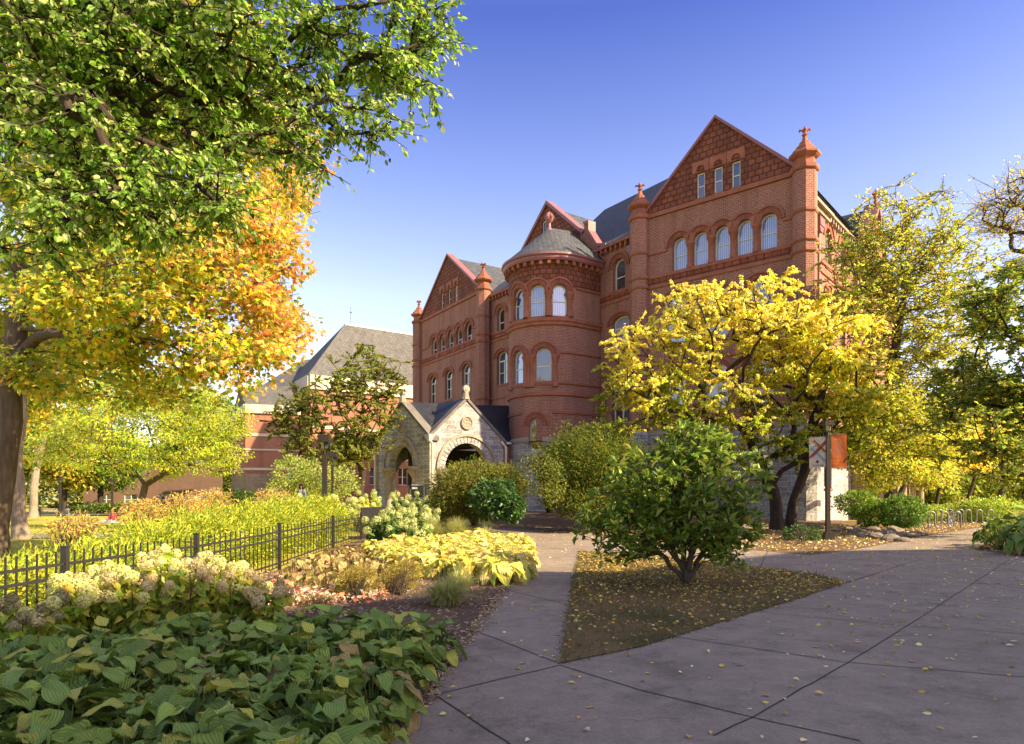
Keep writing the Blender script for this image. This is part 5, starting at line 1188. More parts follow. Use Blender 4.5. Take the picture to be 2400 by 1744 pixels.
bush('round_shrub', 'dark low shrub under the banner lamp', 'shrub', [gb(1880, 1256, 42, 22, 27, .7)], 2200, .08, T_OVAL, [(.05, .11, .02), (.08, .15, .03)], 'leaf_thick', base=GR(1880, 1278), nst=10)
bush('viburnum_shrub', 'sunlit arching green shrub against the stone base right of banner lamp', 'shrub', [gb(2010, 1180, 45, 28, 36, 1.2), gb(2045, 1205, 35, 30, 36, 1.1)], 3600, .13, T_OVAL, [(.16, .26, .035), (.26, .34, .05), (.09, .16, .025)], base=GR(2030, 1240), nst=16)
bush('viburnum_shrub', 'leafy green shrub hiding the rear bicycle by the leaning stem', 'shrub', [gb(2115, 1200, 45, 36, 34.5, 1.3)], 3600, .13, T_OVAL, [(.10, .19, .03), (.17, .26, .04), (.06, .12, .02)], base=GR(2115, 1241), nst=16)
bush('clipped_hedge', 'bright yellow green rounded hedge beyond the bike racks', 'hedge', [gb(2330, 1198, 60, 30, 45, 2), gb(2290, 1200, 30, 26, 46, 1.5), gb(2200, 1205, 80, 20, 47, 1)], 9000, .14, T_OVAL, [(.28, .38, .05), (.40, .46, .07), (.16, .25, .03)], base=GR(2320, 1226), nst=10)
bush('serviceberry', 'pale sunlit leafy shrub behind the student by the stone wing', 'shrub', [gb(690, 1110, 40, 40, 42, 2), gb(730, 1120, 40, 40, 43, 2), gb(790, 1130, 45, 36, 43, 2), gb(660, 1150, 30, 24, 42, 1.5)], 6200, .15, T_OVAL, [(.34, .40, .10), (.46, .46, .14), (.12, .18, .035)], nst=0)
bush('privet_hedge', 'dark clipped hedge at the foot of the orange brick wing', 'hedge', [gb(560, 1172, 50, 20, 46, 2), gb(520, 1176, 40, 16, 46, 2)], 4200, .16, T_OVAL, [(.05, .09, .02), (.08, .13, .03)], nst=0)
bush('far_hedge', 'dark green groundcover hedge behind the lawn bench', 'hedge', [gb(300, 1190, 120, 8, 100, 2), gb(190, 1188, 70, 6, 104, 2), gb(400, 1188, 100, 10, 98, 2)], 6000, .35, T_OVAL, [(.10, .15, .03), (.06, .10, .02), (.22, .28, .04)], nst=0)
# yew hedge behind the fence
yb = []
for y, h in ((6.6, .8), (7.6, .85), (8.8, .9), (10.2, .95), (11.6, .95), (13.2, 1.15), (15.0, 1.3), (17.0, 1.4), (19.0, 1.5), (21.2, 1.6), (23.4, 1.62), (25.6, 1.65)):
    yb.append((-6.55 - .012*y, y, h*.45, .75, 1.25, h*.55)); 
    if y > 12: yb.append((-7.5, y + .6, h*.45, .9, 1.3, h*.6))
YW = [(.30, .38, .035), (.46, .50, .05), (.13, .20, .025), (.58, .56, .07)]
hd = bush('yew_hedge', 'long feathery yellow green yew hedge running behind the black fence', 'hedge', yb, 105000, .10, T_SPRAY, YW, 'needle', base=(-6.6, 15, 0), nst=0, up=.2, flatn=.8, shell=.55, bark='twig_bark')
# upright yew shoots and rusty leaved shrubs behind the hedge
n = 900; yy = rng.uniform(7, 27, n); px_ = np.stack([-6.5-.012*yy + rng.normal(0, .35, n), yy, .95 + .035*(yy-8) + rng.normal(0, .08, n)], 1)
RU = [(.60, .32, .14), (.66, .42, .20), (.50, .46, .10), (.44, .46, .08)]
for i, (px, py, rx, ry, Y, rd, lab) in enumerate(((340, 1205, 45, 34, 17, .7, 'rusty pink leafed shrub over the hedge, left of the other coppery ones'), (430, 1195, 50, 38, 18, .8, 'coppery shrub with drooping leaves at the middle of the hedge'), (500, 1185, 38, 38, 19, .8, 'rust coloured shrub between hedge and dark clipped hedge'), (640, 1175, 45, 30, 24, .9, 'pinkish bush in front of the student'), (175, 1235, 55, 32, 13.5, .6, 'sparse orange leafed sapling standing alone in the lawn gap'))):
    bush('azalea_shrub', lab, 'shrub', [gb(px, py, rx, ry, Y, rd)], 1500 if i < 4 else 700, .085, T_LONG, RU, base=GY(px, Y), nst=34, droop=-.3, group='rusty shrubs behind the yew hedge', shell=.3, bark='twig_bark')
# ---------------------------------------------------------------- hostas
def hosta_template(nu=8, nv=9):
    pts, uvs = [], []
    for j in range(nv):
        v = j/(nv-1); w = .40*math.sin(PI*min(1, v*1.02)**.72)**.85*(1-.15*v) if 0 < v < 1 else .015
        for i in range(nu):
            u = i/(nu-1)*2-1
            z = .10*abs(u)*w/.4 - .62*max(0, v-.25)**2 + .012*math.sin(u*12+v*5)*(w/.4) + .02*math.sin(v*14+u*2)*abs(u)
            pts.append((u*w, v, z)); uvs.append((u*.5+.5, v))
    F_ = [[j*nu+i, j*nu+i+1, (j+1)*nu+i+1, (j+1)*nu+i] for j in range(nv-1) for i in range(nu-1)]
    return np.array(pts), F_, np.array(uvs)
HT = hosta_template()

def hosta_mesh(name, nl, size, cols, mat, spread=.34, h=.42, seed=0, flop=0.0, weights=None):
    r = np.random.default_rng(seed); V0, Fs, UV0 = HT
    az = r.random(nl)*2*PI; ring = r.random(nl)**.6; tilt = .50 - 1.05*ring + r.normal(0, .28, nl) - flop
    cx = np.cos(az)*ring*spread; cy = np.sin(az)*ring*spread; cz = h*(1-.62*ring**2)+r.normal(0, .04, nl)
    c = np.stack([cx, cy, cz], 1); d = np.stack([np.cos(az)*np.cos(tilt), np.sin(az)*np.cos(tilt), np.sin(tilt)], 1) + r.normal(0, .12, (nl, 3))
    n = np.stack([-np.cos(az)*np.sin(tilt), -np.sin(az)*np.sin(tilt), np.cos(tilt)+.2], 1) + r.normal(0, .22, (nl, 3))
    sz = size*r.uniform(.7, 1.25, nl)
    V, fl, st, _, k = leaf_arrays(c, d, n, sz, (V0, Fs)); VV = V.reshape(nl, k, 3); ph = r.random((nl, 1))*6; am = r.uniform(.006, .028, (nl, 1)); VV[:, :, 2] += am*np.sin(V0[None, :, 1]*9+ph+V0[None, :, 0]*8); VV[:, :, 0] += am*.5*np.sin(V0[None, :, 1]*7+ph*2); V = VV.reshape(-1, 3); loc = np.array([i for f in Fs for i in f]); uv = np.tile(UV0[loc], (nl, 1))
    i = r.choice(len(cols), nl, p=weights); col = np.array(cols)[i]*(1+r.normal(0, .13, (nl, 1))); col = np.repeat(np.clip(col, .004, .95), k, axis=0)
    tipk = np.tile(V0[:, 1], nl)[:, None]; old = np.repeat(r.random(nl) < .10, k)[:, None] & (tipk > .78); col = np.where(old, col*.4 + np.array([[.30, .20, .07]])*.6, col)
    if 'yellow' in mat: col = np.clip(col*(1+.10*tipk), 0, .95)
    o = raw(name, V, fl, st, MATS[mat], None, uv=uv, col=col, smooth=True); me = o.data
    P0 = np.zeros((nl, 3)); P0[:, :2] = c[:, :2]*.15; s = raw('stalks', np.zeros((3, 3)), [0, 1, 2], [0]); bpy.data.objects.remove(s)
    so_ = tubes_np(P0, c, np.full(nl, .006), np.full(nl, .004), 4, 'stalks', MATS['stalk'], None); sm = so_.data
    bpy.data.objects.remove(o); bpy.data.objects.remove(so_); return me, sm
stone_mat('stalk', (.13, .19, .04), .2, 5, .5)
HG = [(.19, .28, .04), (.26, .35, .055), (.13, .20, .032), (.20, .30, .06), (.36, .36, .06)]
hv = [hosta_mesh('hosta_leaves', 44, .195, HG, 'hosta_leaf', seed=s) for s in range(7)]
hv2 = [hosta_mesh('hosta_leaves', 44, .19, HG + [(.42, .30, .10)], 'hosta_leaf', seed=30+s, flop=.12) for s in range(2)]
def place_plant(name, meshes, loc, rz, sc, label, cat, group):
    r = empty(name, loc, rz, label, cat, group); r.scale = (sc, sc, sc)
    for nm, me in zip(('leaves', 'stalks'), meshes):
        o = bpy.data.objects.new(nm, me); COL.objects.link(o); o.parent = r
    return r
def inpoly(x, y, poly):
    c = False; j = len(poly)-1
    for i in range(len(poly)):
        xi, yi = poly[i]; xj, yj = poly[j]
        if (yi > y) != (yj > y) and x < (xj-xi)*(y-yi)/(yj-yi)+xi: c = not c
        j = i
    return c
HP = [(-.98, 2.35), (-1.02, 4.7), (-1.05, 5.8), (-.88, 7.0), (-1.5, 7.5), (-2.6, 7.35), (-3.6, 6.6), (-5.1, 6.0), (-5.6, 5.0), (-5.6, 2.2)]
pts = []
for _ in range(9000):
    x, y = rng.uniform(-5.6, -.7), rng.uniform(2.2, 7.6)
    if abs(x)/y > .9 + .3: continue
    if inpoly(x, y, HP) and all((x-a)**2+(y-b)**2 > .36**2 for a, b in pts): pts.append((x, y))
hl = 'dark green ribbed hosta plant in the shaded mass filling the front left corner'
for k, (x, y) in enumerate(pts):
    v = hv[k % 7] if rng.random() < .93 else hv2[k % 2]
    place_plant('hosta_plant', v, (x, y, rng.uniform(-.06, .03)), rng.uniform(0, 6.28), rng.uniform(.88, 1.15), hl, 'hosta', 'dark hostas in the front bed')
YH = [(.74, .60, .13), (.82, .70, .26), (.60, .58, .10), (.45, .52, .08), (.80, .62, .20)]
yv = [hosta_mesh('hosta_leaves', 30, .27, YH, 'yellow_hosta_leaf', seed=50+s, flop=.25, weights=[.3, .25, .2, .1, .15]) for s in range(5)]
bv = [hosta_mesh('hosta_leaves', 16, .22, [(.36, .22, .10), (.50, .38, .14), (.24, .17, .06)], 'yellow_hosta_leaf', seed=80+s, flop=.9) for s in range(3)]
YP = gpts([(930, 1345), (1190, 1372), (1232, 1330), (1225, 1295), (1130, 1275), (960, 1290), (880, 1310)]); pts = []
xs_, ys_ = [p[0] for p in YP], [p[1] for p in YP]
for _ in range(5000):
    x, y = rng.uniform(min(xs_), max(xs_)), rng.uniform(min(ys_), max(ys_))
    if inpoly(x, y, YP) and all((x-a)**2+(y-b)**2 > .40**2 for a, b in pts): pts.append((x, y))
for k, (x, y) in enumerate(pts): place_plant('yellow_hosta', yv[k % 5], (x, y, 0), rng.uniform(0, 6.28), rng.uniform(.85, 1.15), 'sunlit golden yellow hosta clump in the bed beside the walk', 'hosta', 'yellow hostas by the walk')
BP = gpts([(640, 1385), (900, 1400), (900, 1330), (870, 1285), (800, 1300), (680, 1345)]); pts = []
xs_, ys_ = [p[0] for p in BP], [p[1] for p in BP]
for _ in range(5000):
    x, y = rng.uniform(min(xs_), max(xs_)), rng.uniform(min(ys_), max(ys_))
    if inpoly(x, y, BP) and all((x-a)**2+(y-b)**2 > .42**2 for a, b in pts): pts.append((x, y))
for k, (x, y) in enumerate(pts): place_plant('withered_hosta', bv[k % 3], (x, y, -.05), rng.uniform(0, 6.28), rng.uniform(.6, .9), 'withered brown perennial clump in front of the black fence', 'perennial', 'withered clumps before the fence')
for x_, y_, s in ((2385, 1282, 1.5), (2350, 1288, 1.25), (2410, 1270, 1.6), (2440, 1290, 1.5), (2420, 1302, 1.4)):
    g_ = GR(x_, y_); place_plant('blue_hosta', hv[int(x_) % 7], g_, x_, s*1.6, 'large dark hosta clump in the leaf strewn bed at the right edge', 'hosta', 'hostas in the corner bed')
# ---------------------------------------------------------------- hydrangeas
def flower_ball(seed, cols, r=.085, n=210):
    g_ = np.random.default_rng(seed); v = g_.normal(0, 1, (n, 3)); v = v/np.linalg.norm(v, axis=1, keepdims=True); v[:, 2] = v[:, 2]*.82
    p = v*r*(1+g_.normal(0, .06, (n, 1))); d = np.cross(v, g_.normal(0, 1, (n, 3))); 
    col = np.array(cols)[g_.choice(len(cols), n)]*(1+g_.normal(0, .12, (n, 1)))
    o = leafmesh('flower_head', p, d, v + g_.normal(0, .25, (n, 3)), .024, T_QUAD, np.clip(col, .01, .95), MATS['petal']); me = o.data; bpy.data.objects.remove(o); return me
FC = [(.74, .70, .27), (.64, .65, .21), (.78, .74, .36)]; FT = [(.62, .46, .24), (.70, .56, .30), (.54, .50, .24)]; FD = [(.30, .26, .12), (.36, .34, .15)]; FGc = [(.46, .50, .18), (.58, .60, .26), (.38, .44, .14)]
fb_ = {'c': [flower_ball(1, FC), flower_ball(2, FC, .095)], 't': [flower_ball(3, FT), flower_ball(4, FT, .09)], 'd': [flower_ball(5, FD, .08)], 'g': [flower_ball(6, FGc, .10), flower_ball(7, FGc, .11)]}
def hydrangea(loc, h, rad, nb, kinds, label, group, nleaf=150, leafc=None, balls=None, lsz=.13, bs=1.0, hmin=.62):
    root = empty('hydrangea', loc, 0, label, 'hydrangea', group); tops = []
    for k in range(nb):
        for _ in range(30):
            a = rng.random()*2*PI; rr = rad*rng.random()**.5; p = np.array([math.cos(a)*rr, math.sin(a)*rr, h*(hmin + (1-hmin)*rng.random()**.7)*(1 - .25*(rr/rad)**2)])
            if all(np.linalg.norm(p-q) > .15*bs for q in tops): break
        tops.append(p)
        me = rng.choice(len(fb_[kd := kinds[rng.integers(len(kinds))]])); o = bpy.data.objects.new('flower_head', fb_[kd][me]); COL.objects.link(o); o.parent = root; o.location = tuple(p); s = rng.uniform(.75, 1.2)*bs; o.scale = (s, s, s); o.rotation_euler = tuple(rng.uniform(0, 6, 3))
    tp = np.array(tops); P0 = tp*[.25, .25, 0]; m = P0 + (tp-P0)*.55 + rng.normal(0, .03, tp.shape)
    tubes_np(np.concatenate([P0, m]), np.concatenate([m, tp]), np.full(2*nb, .007), np.full(2*nb, .005), 5, 'stems', MATS['twig_bark'], root)
    n = nleaf; i = rng.integers(nb, size=n); f = rng.uniform(.2, .97, n)[:, None]; p = P0[i] + (tp[i]-P0[i])*f; az = rng.random(n)*2*PI; d = np.stack([np.cos(az), np.sin(az), rng.normal(-.55, .4, n)], 1)
    nn = rng.normal(0, .35, (n, 3)) + [0, 0, .8]; leafmesh('foliage', p, d, nn, lsz*rng.uniform(.7, 1.25, n), T_HEART, palette(leafc or [(.30, .40, .05), (.46, .50, .07), (.20, .30, .04), (.55, .52, .10)], n), MATS['leaf'], root)
    return root
wh = ['at the left edge of the picture', 'near the left edge with browned heads', 'left of the first fence post', 'in front of the first fence post', 'just right of the first fence post', 'between the first two fence posts', 'with one tall head above the fence', 'in front of the second fence post', 'right of the second fence post', 'below the second fence panel', 'toward the mulch gap', 'last before the mulch', 'rear row, left', 'rear row, middle', 'rear row, right']
HQ = [(-10, 6.6, .78, 'td'), (70, 7.0, .80, 'tdc'), (150, 7.6, .80, 'ctc'), (205, 7.9, .82, 'ctc'), (262, 8.1, .92, 'cct'), (320, 8.0, .98, 'cct'), (395, 8.4, 1.06, 'ccc'), (440, 8.1, .95, 'cct'), (490, 8.6, .92, 'cct'), (540, 8.9, .86, 'cct'), (590, 9.1, .76, 'ctc'), (628, 8.9, .6, 'tdt'), (180, 8.3, .9, 'cc'), (350, 9.0, 1.0, 'cct'), (470, 9.4, .98, 'cct')]
for (px, Y, h, kd), w_ in zip(HQ, wh): hydrangea((max(-5.15, (px-CX)/F*Y), Y, 0), h, .34, 11, kd, 'cream headed hydrangea ' + w_, 'cream hydrangeas before the fence', 170, bs=.88)
wh2 = ['against the gate panel', 'in front, left of the group', 'in the middle of the green group', 'front of the group by the tall grass', 'right end of the green group', 'rear left with bright heads', 'rear under the stone column', 'rear near the small black sign', 'rear right by the feathery shrub']
for (px, py, h, r_, nb), w_ in zip([(900, 1285, 1.35, .8, 16), (950, 1272, 1.3, .9, 20), (985, 1262, 1.45, .9, 18), (960, 1290, .9, .7, 13), (1025, 1250, 1.2, .8, 15), (865, 1245, 2.0, .7, 12), (925, 1240, 2.0, .8, 13), (985, 1238, 1.9, .8, 12), (1030, 1236, 1.6, .8, 10)], wh2):
    hydrangea(GR(px, py), h, r_, nb, 'gg' if 'rear left' not in w_ else 'cg', 'pale green mophead hydrangea ' + w_, 'green hydrangeas beyond the fence end', 420, [(.07, .15, .035), (.11, .21, .045), (.05, .11, .03)] if 'rear left' not in w_ else [(.42, .50, .06), (.55, .56, .09)], lsz=.19, bs=1.45, hmin=.35)
for px, Y in ((700, 27), (760, 28), (800, 28.5), (845, 29)):
    hydrangea(GY(px, Y), 1.95, .6, 9, 'cg', 'cream hydrangea showing over the far end of the yew hedge', 'hydrangeas behind the hedge end', 120, lsz=.16, bs=1.3)
# ---------------------------------------------------------------- grasses and feathery perennials
def grass_clump(name, label, loc, n, h, spread, cols, mat='needle'):
    root = empty(name, loc, 0, label, 'grass'); az = rng.random(n)*2*PI; V = []; k = 5
    hh = h*rng.uniform(.6, 1.1, n); lean = rng.uniform(.25, 1.35, n)*spread
    t = np.linspace(0, 1, k); b = rng.normal(0, .07*spread/.5, (n, 2))
    X = b[:, 0:1] + np.cos(az)[:, None]*lean[:, None]*t[None]**1.6; Y = b[:, 1:2] + np.sin(az)[:, None]*lean[:, None]*t[None]**1.6; Z = hh[:, None]*(t[None]*1.35 - .75*t[None]**2.2*np.minimum(1.25, (lean/spread))[:, None])
    w = .006*(1-t*.8)[None]; sx = -np.sin(az)[:, None]*w; sy = np.cos(az)[:, None]*w
    V = np.stack([np.stack([X-sx, Y-sy, Z], 2), np.stack([X+sx, Y+sy, Z], 2)], 2).reshape(-1, 3)
    q = np.array([[2*i, 2*i+1, 2*i+3, 2*i+2] for i in range(k-1)]); flat = (np.arange(n)[:, None, None]*2*k + q[None]).ravel()
    raw('blades', V, flat, np.arange(n*(k-1))*4, MATS[mat], root, col=np.repeat(palette(cols, n), 2*k, 0)); return root
GC = [(.38, .38, .12), (.50, .46, .16), (.26, .30, .08)]
for px, py, n, h, sp, lab in ((1045, 1418, 900, .46, .55, 'arching green grass clump on the mulch nearest the walk'), (1080, 1385, 500, .4, .4, 'small grass tuft behind the arching clump'), (1010, 1268, 1500, .95, .9, 'tall pale grass behind the yellow hostas, left clump'), (1070, 1266, 1300, .85, .8, 'tall pale grass behind the yellow hostas, right clump'), (1140, 1272, 700, .6, .6, 'short grass tuft where the walks meet')):
    grass_clump('grass_clump', lab, GR(px, py), n, h, sp, GC)
OC = [(.46, .30, .07), (.36, .34, .06), (.30, .20, .05), (.20, .20, .04)]
bush('astilbe', 'orange brown feathery perennial on the mulch, larger and nearer one', 'perennial', [gb(835, 1372, 48, 34, 11.8, .4), gb(845, 1350, 36, 22, 12.0, .35)], 3600, .05, T_SPRAY, OC, 'needle', base=GR(838, 1410), nst=40, twigr=.004)
bush('astilbe', 'reddish green feathery perennial beside the arching grass clump', 'perennial', [gb(935, 1362, 45, 30, 12.6, .4), gb(950, 1335, 40, 18, 13.2, .35)], 3200, .05, T_SPRAY, OC, 'needle', base=GR(935, 1395), nst=40, twigr=.004)
bush('astilbe', 'low brown tuft before the orange perennial', 'perennial', [gb(745, 1412, 38, 14, 10.8, .3)], 1200, .045, T_SPRAY, [(.20, .12, .05), (.28, .20, .08)], 'needle', base=GR(745, 1428), nst=20, twigr=.004)
# ---------------------------------------------------------------- litter, chips, blades
def scatter(poly, n, sizes, cols, name, z0, mat='litter', T_=T_OVAL, flat=.25, lift=.01, dens=None, label=None, kind='stuff'):
    poly = [tuple(p) for p in poly]; x0, x1 = min(p[0] for p in poly), max(p[0] for p in poly); y0, y1 = min(p[1] for p in poly), max(p[1] for p in poly)
    pts = []
    while len(pts) < n:
        x, y = rng.uniform(x0, x1), rng.uniform(y0, y1)
        if not inpoly(x, y, poly): continue
        if dens is not None and rng.random() > dens(x, y): continue
        pts.append((x, y))
    p = np.array(pts); c = np.stack([p[:, 0], p[:, 1], T(p[:, 0], p[:, 1]) + z0 + rng.random(n)*lift], 1); az = rng.random(n)*2*PI
    d = np.stack([np.cos(az), np.sin(az), rng.normal(0, flat*.5, n)], 1); nn = rng.normal(0, flat, (n, 3)); nn[:, 2] += 1
    o = leafmesh(name, c, d, nn, rng.uniform(*sizes, n), T_, palette(cols, n), MATS[mat]); o['kind'] = kind
    if label: o['label'] = label; o['category'] = 'fallen leaves' if 'leaves' in name else name.replace('_', ' ')
    return o
LC = [(.72, .52, .10), (.80, .66, .24), (.62, .40, .08), (.50, .32, .08), (.80, .72, .42)]
near = lambda x, y: max(.12, min(1, 9/y))
edge = lambda x, y: .25 + .75*float(np.clip((y-8)/10, 0, 1))
scatter(plaza, 5200, (.04, .085), LC, 'fallen_leaves', .016, dens=lambda x, y: .35 + .65*min(1, max(0, x-1)/8), label='yellow leaves scattered over the concrete paving')
scatter(gpts(TRI), 6500, (.03, .075), LC[:4] + LC[:4] + [(.34, .20, .07), (.30, .17, .06), (.40, .26, .10), (.22, .13, .06)], 'fallen_leaves', .03, flat=.5, lift=.02, dens=lambda x, y: (.15 + .85*float(np.clip((y-8.5)/7, 0, 1)))*(.45 + .55*(math.sin(x*2.3+y)*math.sin(y*1.9-x) > -.1)), label='yellow and brown leaves on the triangle lawn')
scatter(far_bed, 9000, (.05, .12), LC + [(.45, .28, .08)], 'fallen_leaves', .02, flat=.5, lift=.03, dens=lambda x, y: float(np.clip((x+1)/9, .04, 1))*float(np.clip(1.6-(y-16-x*.8)/14, .1, 1)), label='leaf carpet under the golden tree')
scatter(gpts([(2392, 1238), (2324, 1261), (2287, 1290), (2400, 1304)]) + [np.array([24, 17.]), np.array([40, 17.]), np.array([40, 36.])], 2500, (.06, .12), LC, 'fallen_leaves', .02, flat=.5, lift=.03, label='leaf carpet in the corner bed')
CH = [(.26, .17, .11), (.42, .30, .20), (.13, .085, .055), (.52, .41, .29)]
scatter(bed, 26000, (.025, .075), CH, 'wood_chips', .008, T_=tmpl([(-.14, 0, 0), (.14, 0, 0), (.10, 1, .1), (-.12, 1, .05)], [[0, 1, 2, 3]]), flat=.5, lift=.02, dens=lambda x, y: 1 if y > 7 and x > -5.6 else .05, label='shredded bark mulch covering the planting bed')
scatter([GR(*p)[:2] for p in ((620, 1425), (900, 1415), (900, 1330), (860, 1285), (800, 1295), (660, 1350), (600, 1400))], 5200, (.05, .12), [(.62, .46, .34), (.70, .54, .40), (.50, .30, .20), (.66, .60, .34), (.5, .16, .08)], 'dry_leaves', .02, flat=.9, lift=.09, label='pinkish dry leaves heaped in front of the fence')
scatter(gpts(UP[:5]) + [np.array([8, 30.]), np.array([-2, 34.])], 6000, (.04, .10), CH, 'wood_chips', .008, T_=T_QUAD, flat=.5, lift=.02, label='bark mulch under the feathery shrubs')
scatter(gpts(TRI), 24000, (.03, .07), [(.10, .09, .025), (.16, .12, .05), (.07, .08, .02)], 'dry_grass', .02, mat='needle', T_=tmpl([(-.06, 0, 0), (.06, 0, 0), (0, 1, .7)], [[0, 1, 2]]), flat=.5, label='thin dry grass of the triangle lawn')
scatter([(-30, 20), (-8.5, 14), (-8.5, 28), (-12, 50), (-35, 50)], 50000, (.04, .09), [(.36, .38, .06), (.50, .44, .10), (.26, .30, .045)], 'lawn_grass', -.015, mat='needle', T_=tmpl([(-.09, 0, 0), (.09, 0, 0), (0, .8, .9)], [[0, 1, 2]]), flat=.6, label='short sunlit grass of the lawn')

ED = gpts(TRI); bd = []
for a_, b_ in zip(ED, ED[1:] + ED[:1]):
    L_ = np.linalg.norm(b_-a_); k_ = int(L_*60)
    for t_ in rng.random(k_): bd.append(a_ + (b_-a_)*t_ + rng.normal(0, .035, 2))
bd = np.array(bd); m_ = len(bd); az = rng.random(m_)*2*PI
o = leafmesh('edge_grass', np.stack([bd[:, 0], bd[:, 1], np.full(m_, .012)], 1), np.stack([np.cos(az), np.sin(az), rng.random(m_)*.8], 1), rng.normal(0, 1, (m_, 3)), rng.uniform(.03, .08, m_), tmpl([(-.1, 0, 0), (.1, 0, 0), (0, 1, .5)], [[0, 1, 2]]), palette([(.12, .11, .03), (.20, .16, .06), (.08, .09, .02)], m_), MATS['needle'])
tag(o, 'ragged grass along the edge of the triangle lawn', 'grass', kind='stuff')
BE = [np.array(p) for p in gpts([(1253, 1279), (1205, 1345), (1187, 1384), (1125, 1467), (1085, 1520), (1018, 1620), (935, 1720)])]; bd = []
for a_, b_ in zip(BE[:-1], BE[1:]):
    L_ = np.linalg.norm(b_-a_)
    for t_ in rng.random(int(L_*220)): bd.append(a_ + (b_-a_)*t_ + rng.normal(-.015, .05, 2))
bd = np.array(bd); m_ = len(bd); az = rng.random(m_)*2*PI
o = leafmesh('spilled_chips', np.stack([bd[:, 0], bd[:, 1], .014 + .015*rng.random(m_)], 1), np.stack([np.cos(az), np.sin(az), rng.normal(0, .15, m_)], 1), rng.normal(0, .3, (m_, 3)) + [0, 0, 1], rng.uniform(.02, .055, m_), tmpl([(-.14, 0, 0), (.14, 0, 0), (.10, 1, .1), (-.12, 1, .05)], [[0, 1, 2, 3]]), palette(CH + [(.6, .45, .12)], m_), MATS['litter'])
tag(o, 'mulch chips spilled over the edge of the walk', 'mulch', kind='stuff')
# ================================================================ fence
fr_ = empty('iron_fence', (-5.5, 15, 0), 0, 'black picket fence with double top rails running beside the flower bed', 'fence')
FO = Vector((-5.5, 15, 0))
posts = [(-5.62, 5.6), (-5.5, 8.4), (-5.27, 11.4), (-5.45, 16.0), (-5.93, 22.6), (-6.05, 27.4)]
def rbox(mb, a, b, w, z0, z1, h=None):
    """bar of width w between plan points a,b from z0 to z1"""
    a, b = np.array(a, float), np.array(b, float); d = (b-a)/np.linalg.norm(b-a); n = np.array([-d[1], d[0]])*w/2
    p = [(*(a-n), z0), (*(b-n), z0), (*(b+n), z0), (*(a+n), z0), (*(a-n), z1), (*(b-n), z1), (*(b+n), z1), (*(a+n), z1)]
    mb.add(p, [[0,3,2,1],[4,5,6,7],[0,1,5,4],[1,2,6,5],[2,3,7,6],[3,0,4,7]])
fr_.location = (0, 0, 0)
for x, y in posts:
    mb = MB(); mb.box(x-.036, y-.036, -.1, x+.036, y+.036, 1.08); mb.box(x-.042, y-.042, 1.081, x+.042, y+.042, 1.10); mb.build('post', MATS['black_metal'], fr_)
for k, (a, b) in enumerate(zip(posts[:-1], posts[1:])):
    a, b = np.array(a), np.array(b); d = (b-a)/np.linalg.norm(b-a); aa, bb = a + d*.04, b - d*.04
    mb = MB()
    for z in (.86, .70, .14): rbox(mb, aa, bb, .034, z, z+.036)
    rl = mb.build('rail', MATS['black_metal'], fr_); n = 17
    for j in range(1, n+1):
        p = a + (b-a)*j/(n+1); mb = MB(); mb.box(p[0]-.009, p[1]-.009, .06, p[0]+.009, p[1]+.009, 1.04)
        q = mb.build('picket', MATS['black_metal'], rl)
gp = [(-6.08, 27.5), (-5.55, 29.4)]
mb = MB(); rbox(mb, gp[0], gp[1], .03, .05, 1.28); rbox(mb, gp[0], gp[1], .05, .88, .92); rbox(mb, gp[0], gp[1], .05, .7, .74); mb.build('gate_panel', MATS['black_metal'], fr_)
# ================================================================ lamps and banners
def lamp(loc, h, label, hs=1.0, s=.14, group='lamp posts'):
    r = empty('lamp_post', loc, 0, label, 'street lamp', group)
    mb = MB(); mb.box(-s/2, -s/2, .28, s/2, s/2, h - .5); mb.build('pole', MATS['bronze_metal'], r)
    mb = MB(); mb.box(-s*1.25, -s*1.25, -.1, s*1.25, s*1.25, .24); mb.box(-s*.9, -s*.9, .241, s*.9, s*.9, .30); mb.build('base', MATS['bronze_metal'], r)
    mb = MB(); mb.tube([(0, 0, h-.5), (0, 0, h-.02)], .05, 8)
    for sg in (-1, 1): mb.tube([(0, 0, h-.5), (sg*.28*hs, 0, h-.42), (sg*.28*hs, 0, h)], .018, 6)
    mb.build('arm', MATS['bronze_metal'], r)
    mb = MB(); mb.box(-.34*hs, -.34*hs, h, .34*hs, .34*hs, h+.07); mb.box(-.27*hs, -.27*hs, h+.071, .27*hs, .27*hs, h+.3*hs); mb.build('lamp_head', MATS['bronze_metal'], r)
    mb = MB(); mb.lathe((0, 0, h-.26), [(.04, 0), (.17*hs, .05), (.2*hs, .25)], 12); mb.build('diffuser', MATS['window_glass'], r); return r
L = GR(1940, 1265); ban = lamp(L, 4.55, 'dark square lamp post carrying a cream and an orange banner', .6, s=.155)
bang = math.atan2(L[0], L[1])
def text(body, size, loc, mat, parent, sx=1.0):
    cu = bpy.data.curves.new('t', 'FONT'); cu.body = body; cu.size = size; cu.align_x = 'CENTER'; cu.extrude = .0012; o = bpy.data.objects.new('t', cu); COL.objects.link(o)
    dg = bpy.context.evaluated_depsgraph_get(); me = bpy.data.meshes.new_from_object(o.evaluated_get(dg)); bpy.data.objects.remove(o)
    t = link('lettering', me, MATS[mat], parent); t.rotation_euler = (PI/2, 0, 0); t.location = loc; t.scale = (sx, 1, 1); return t
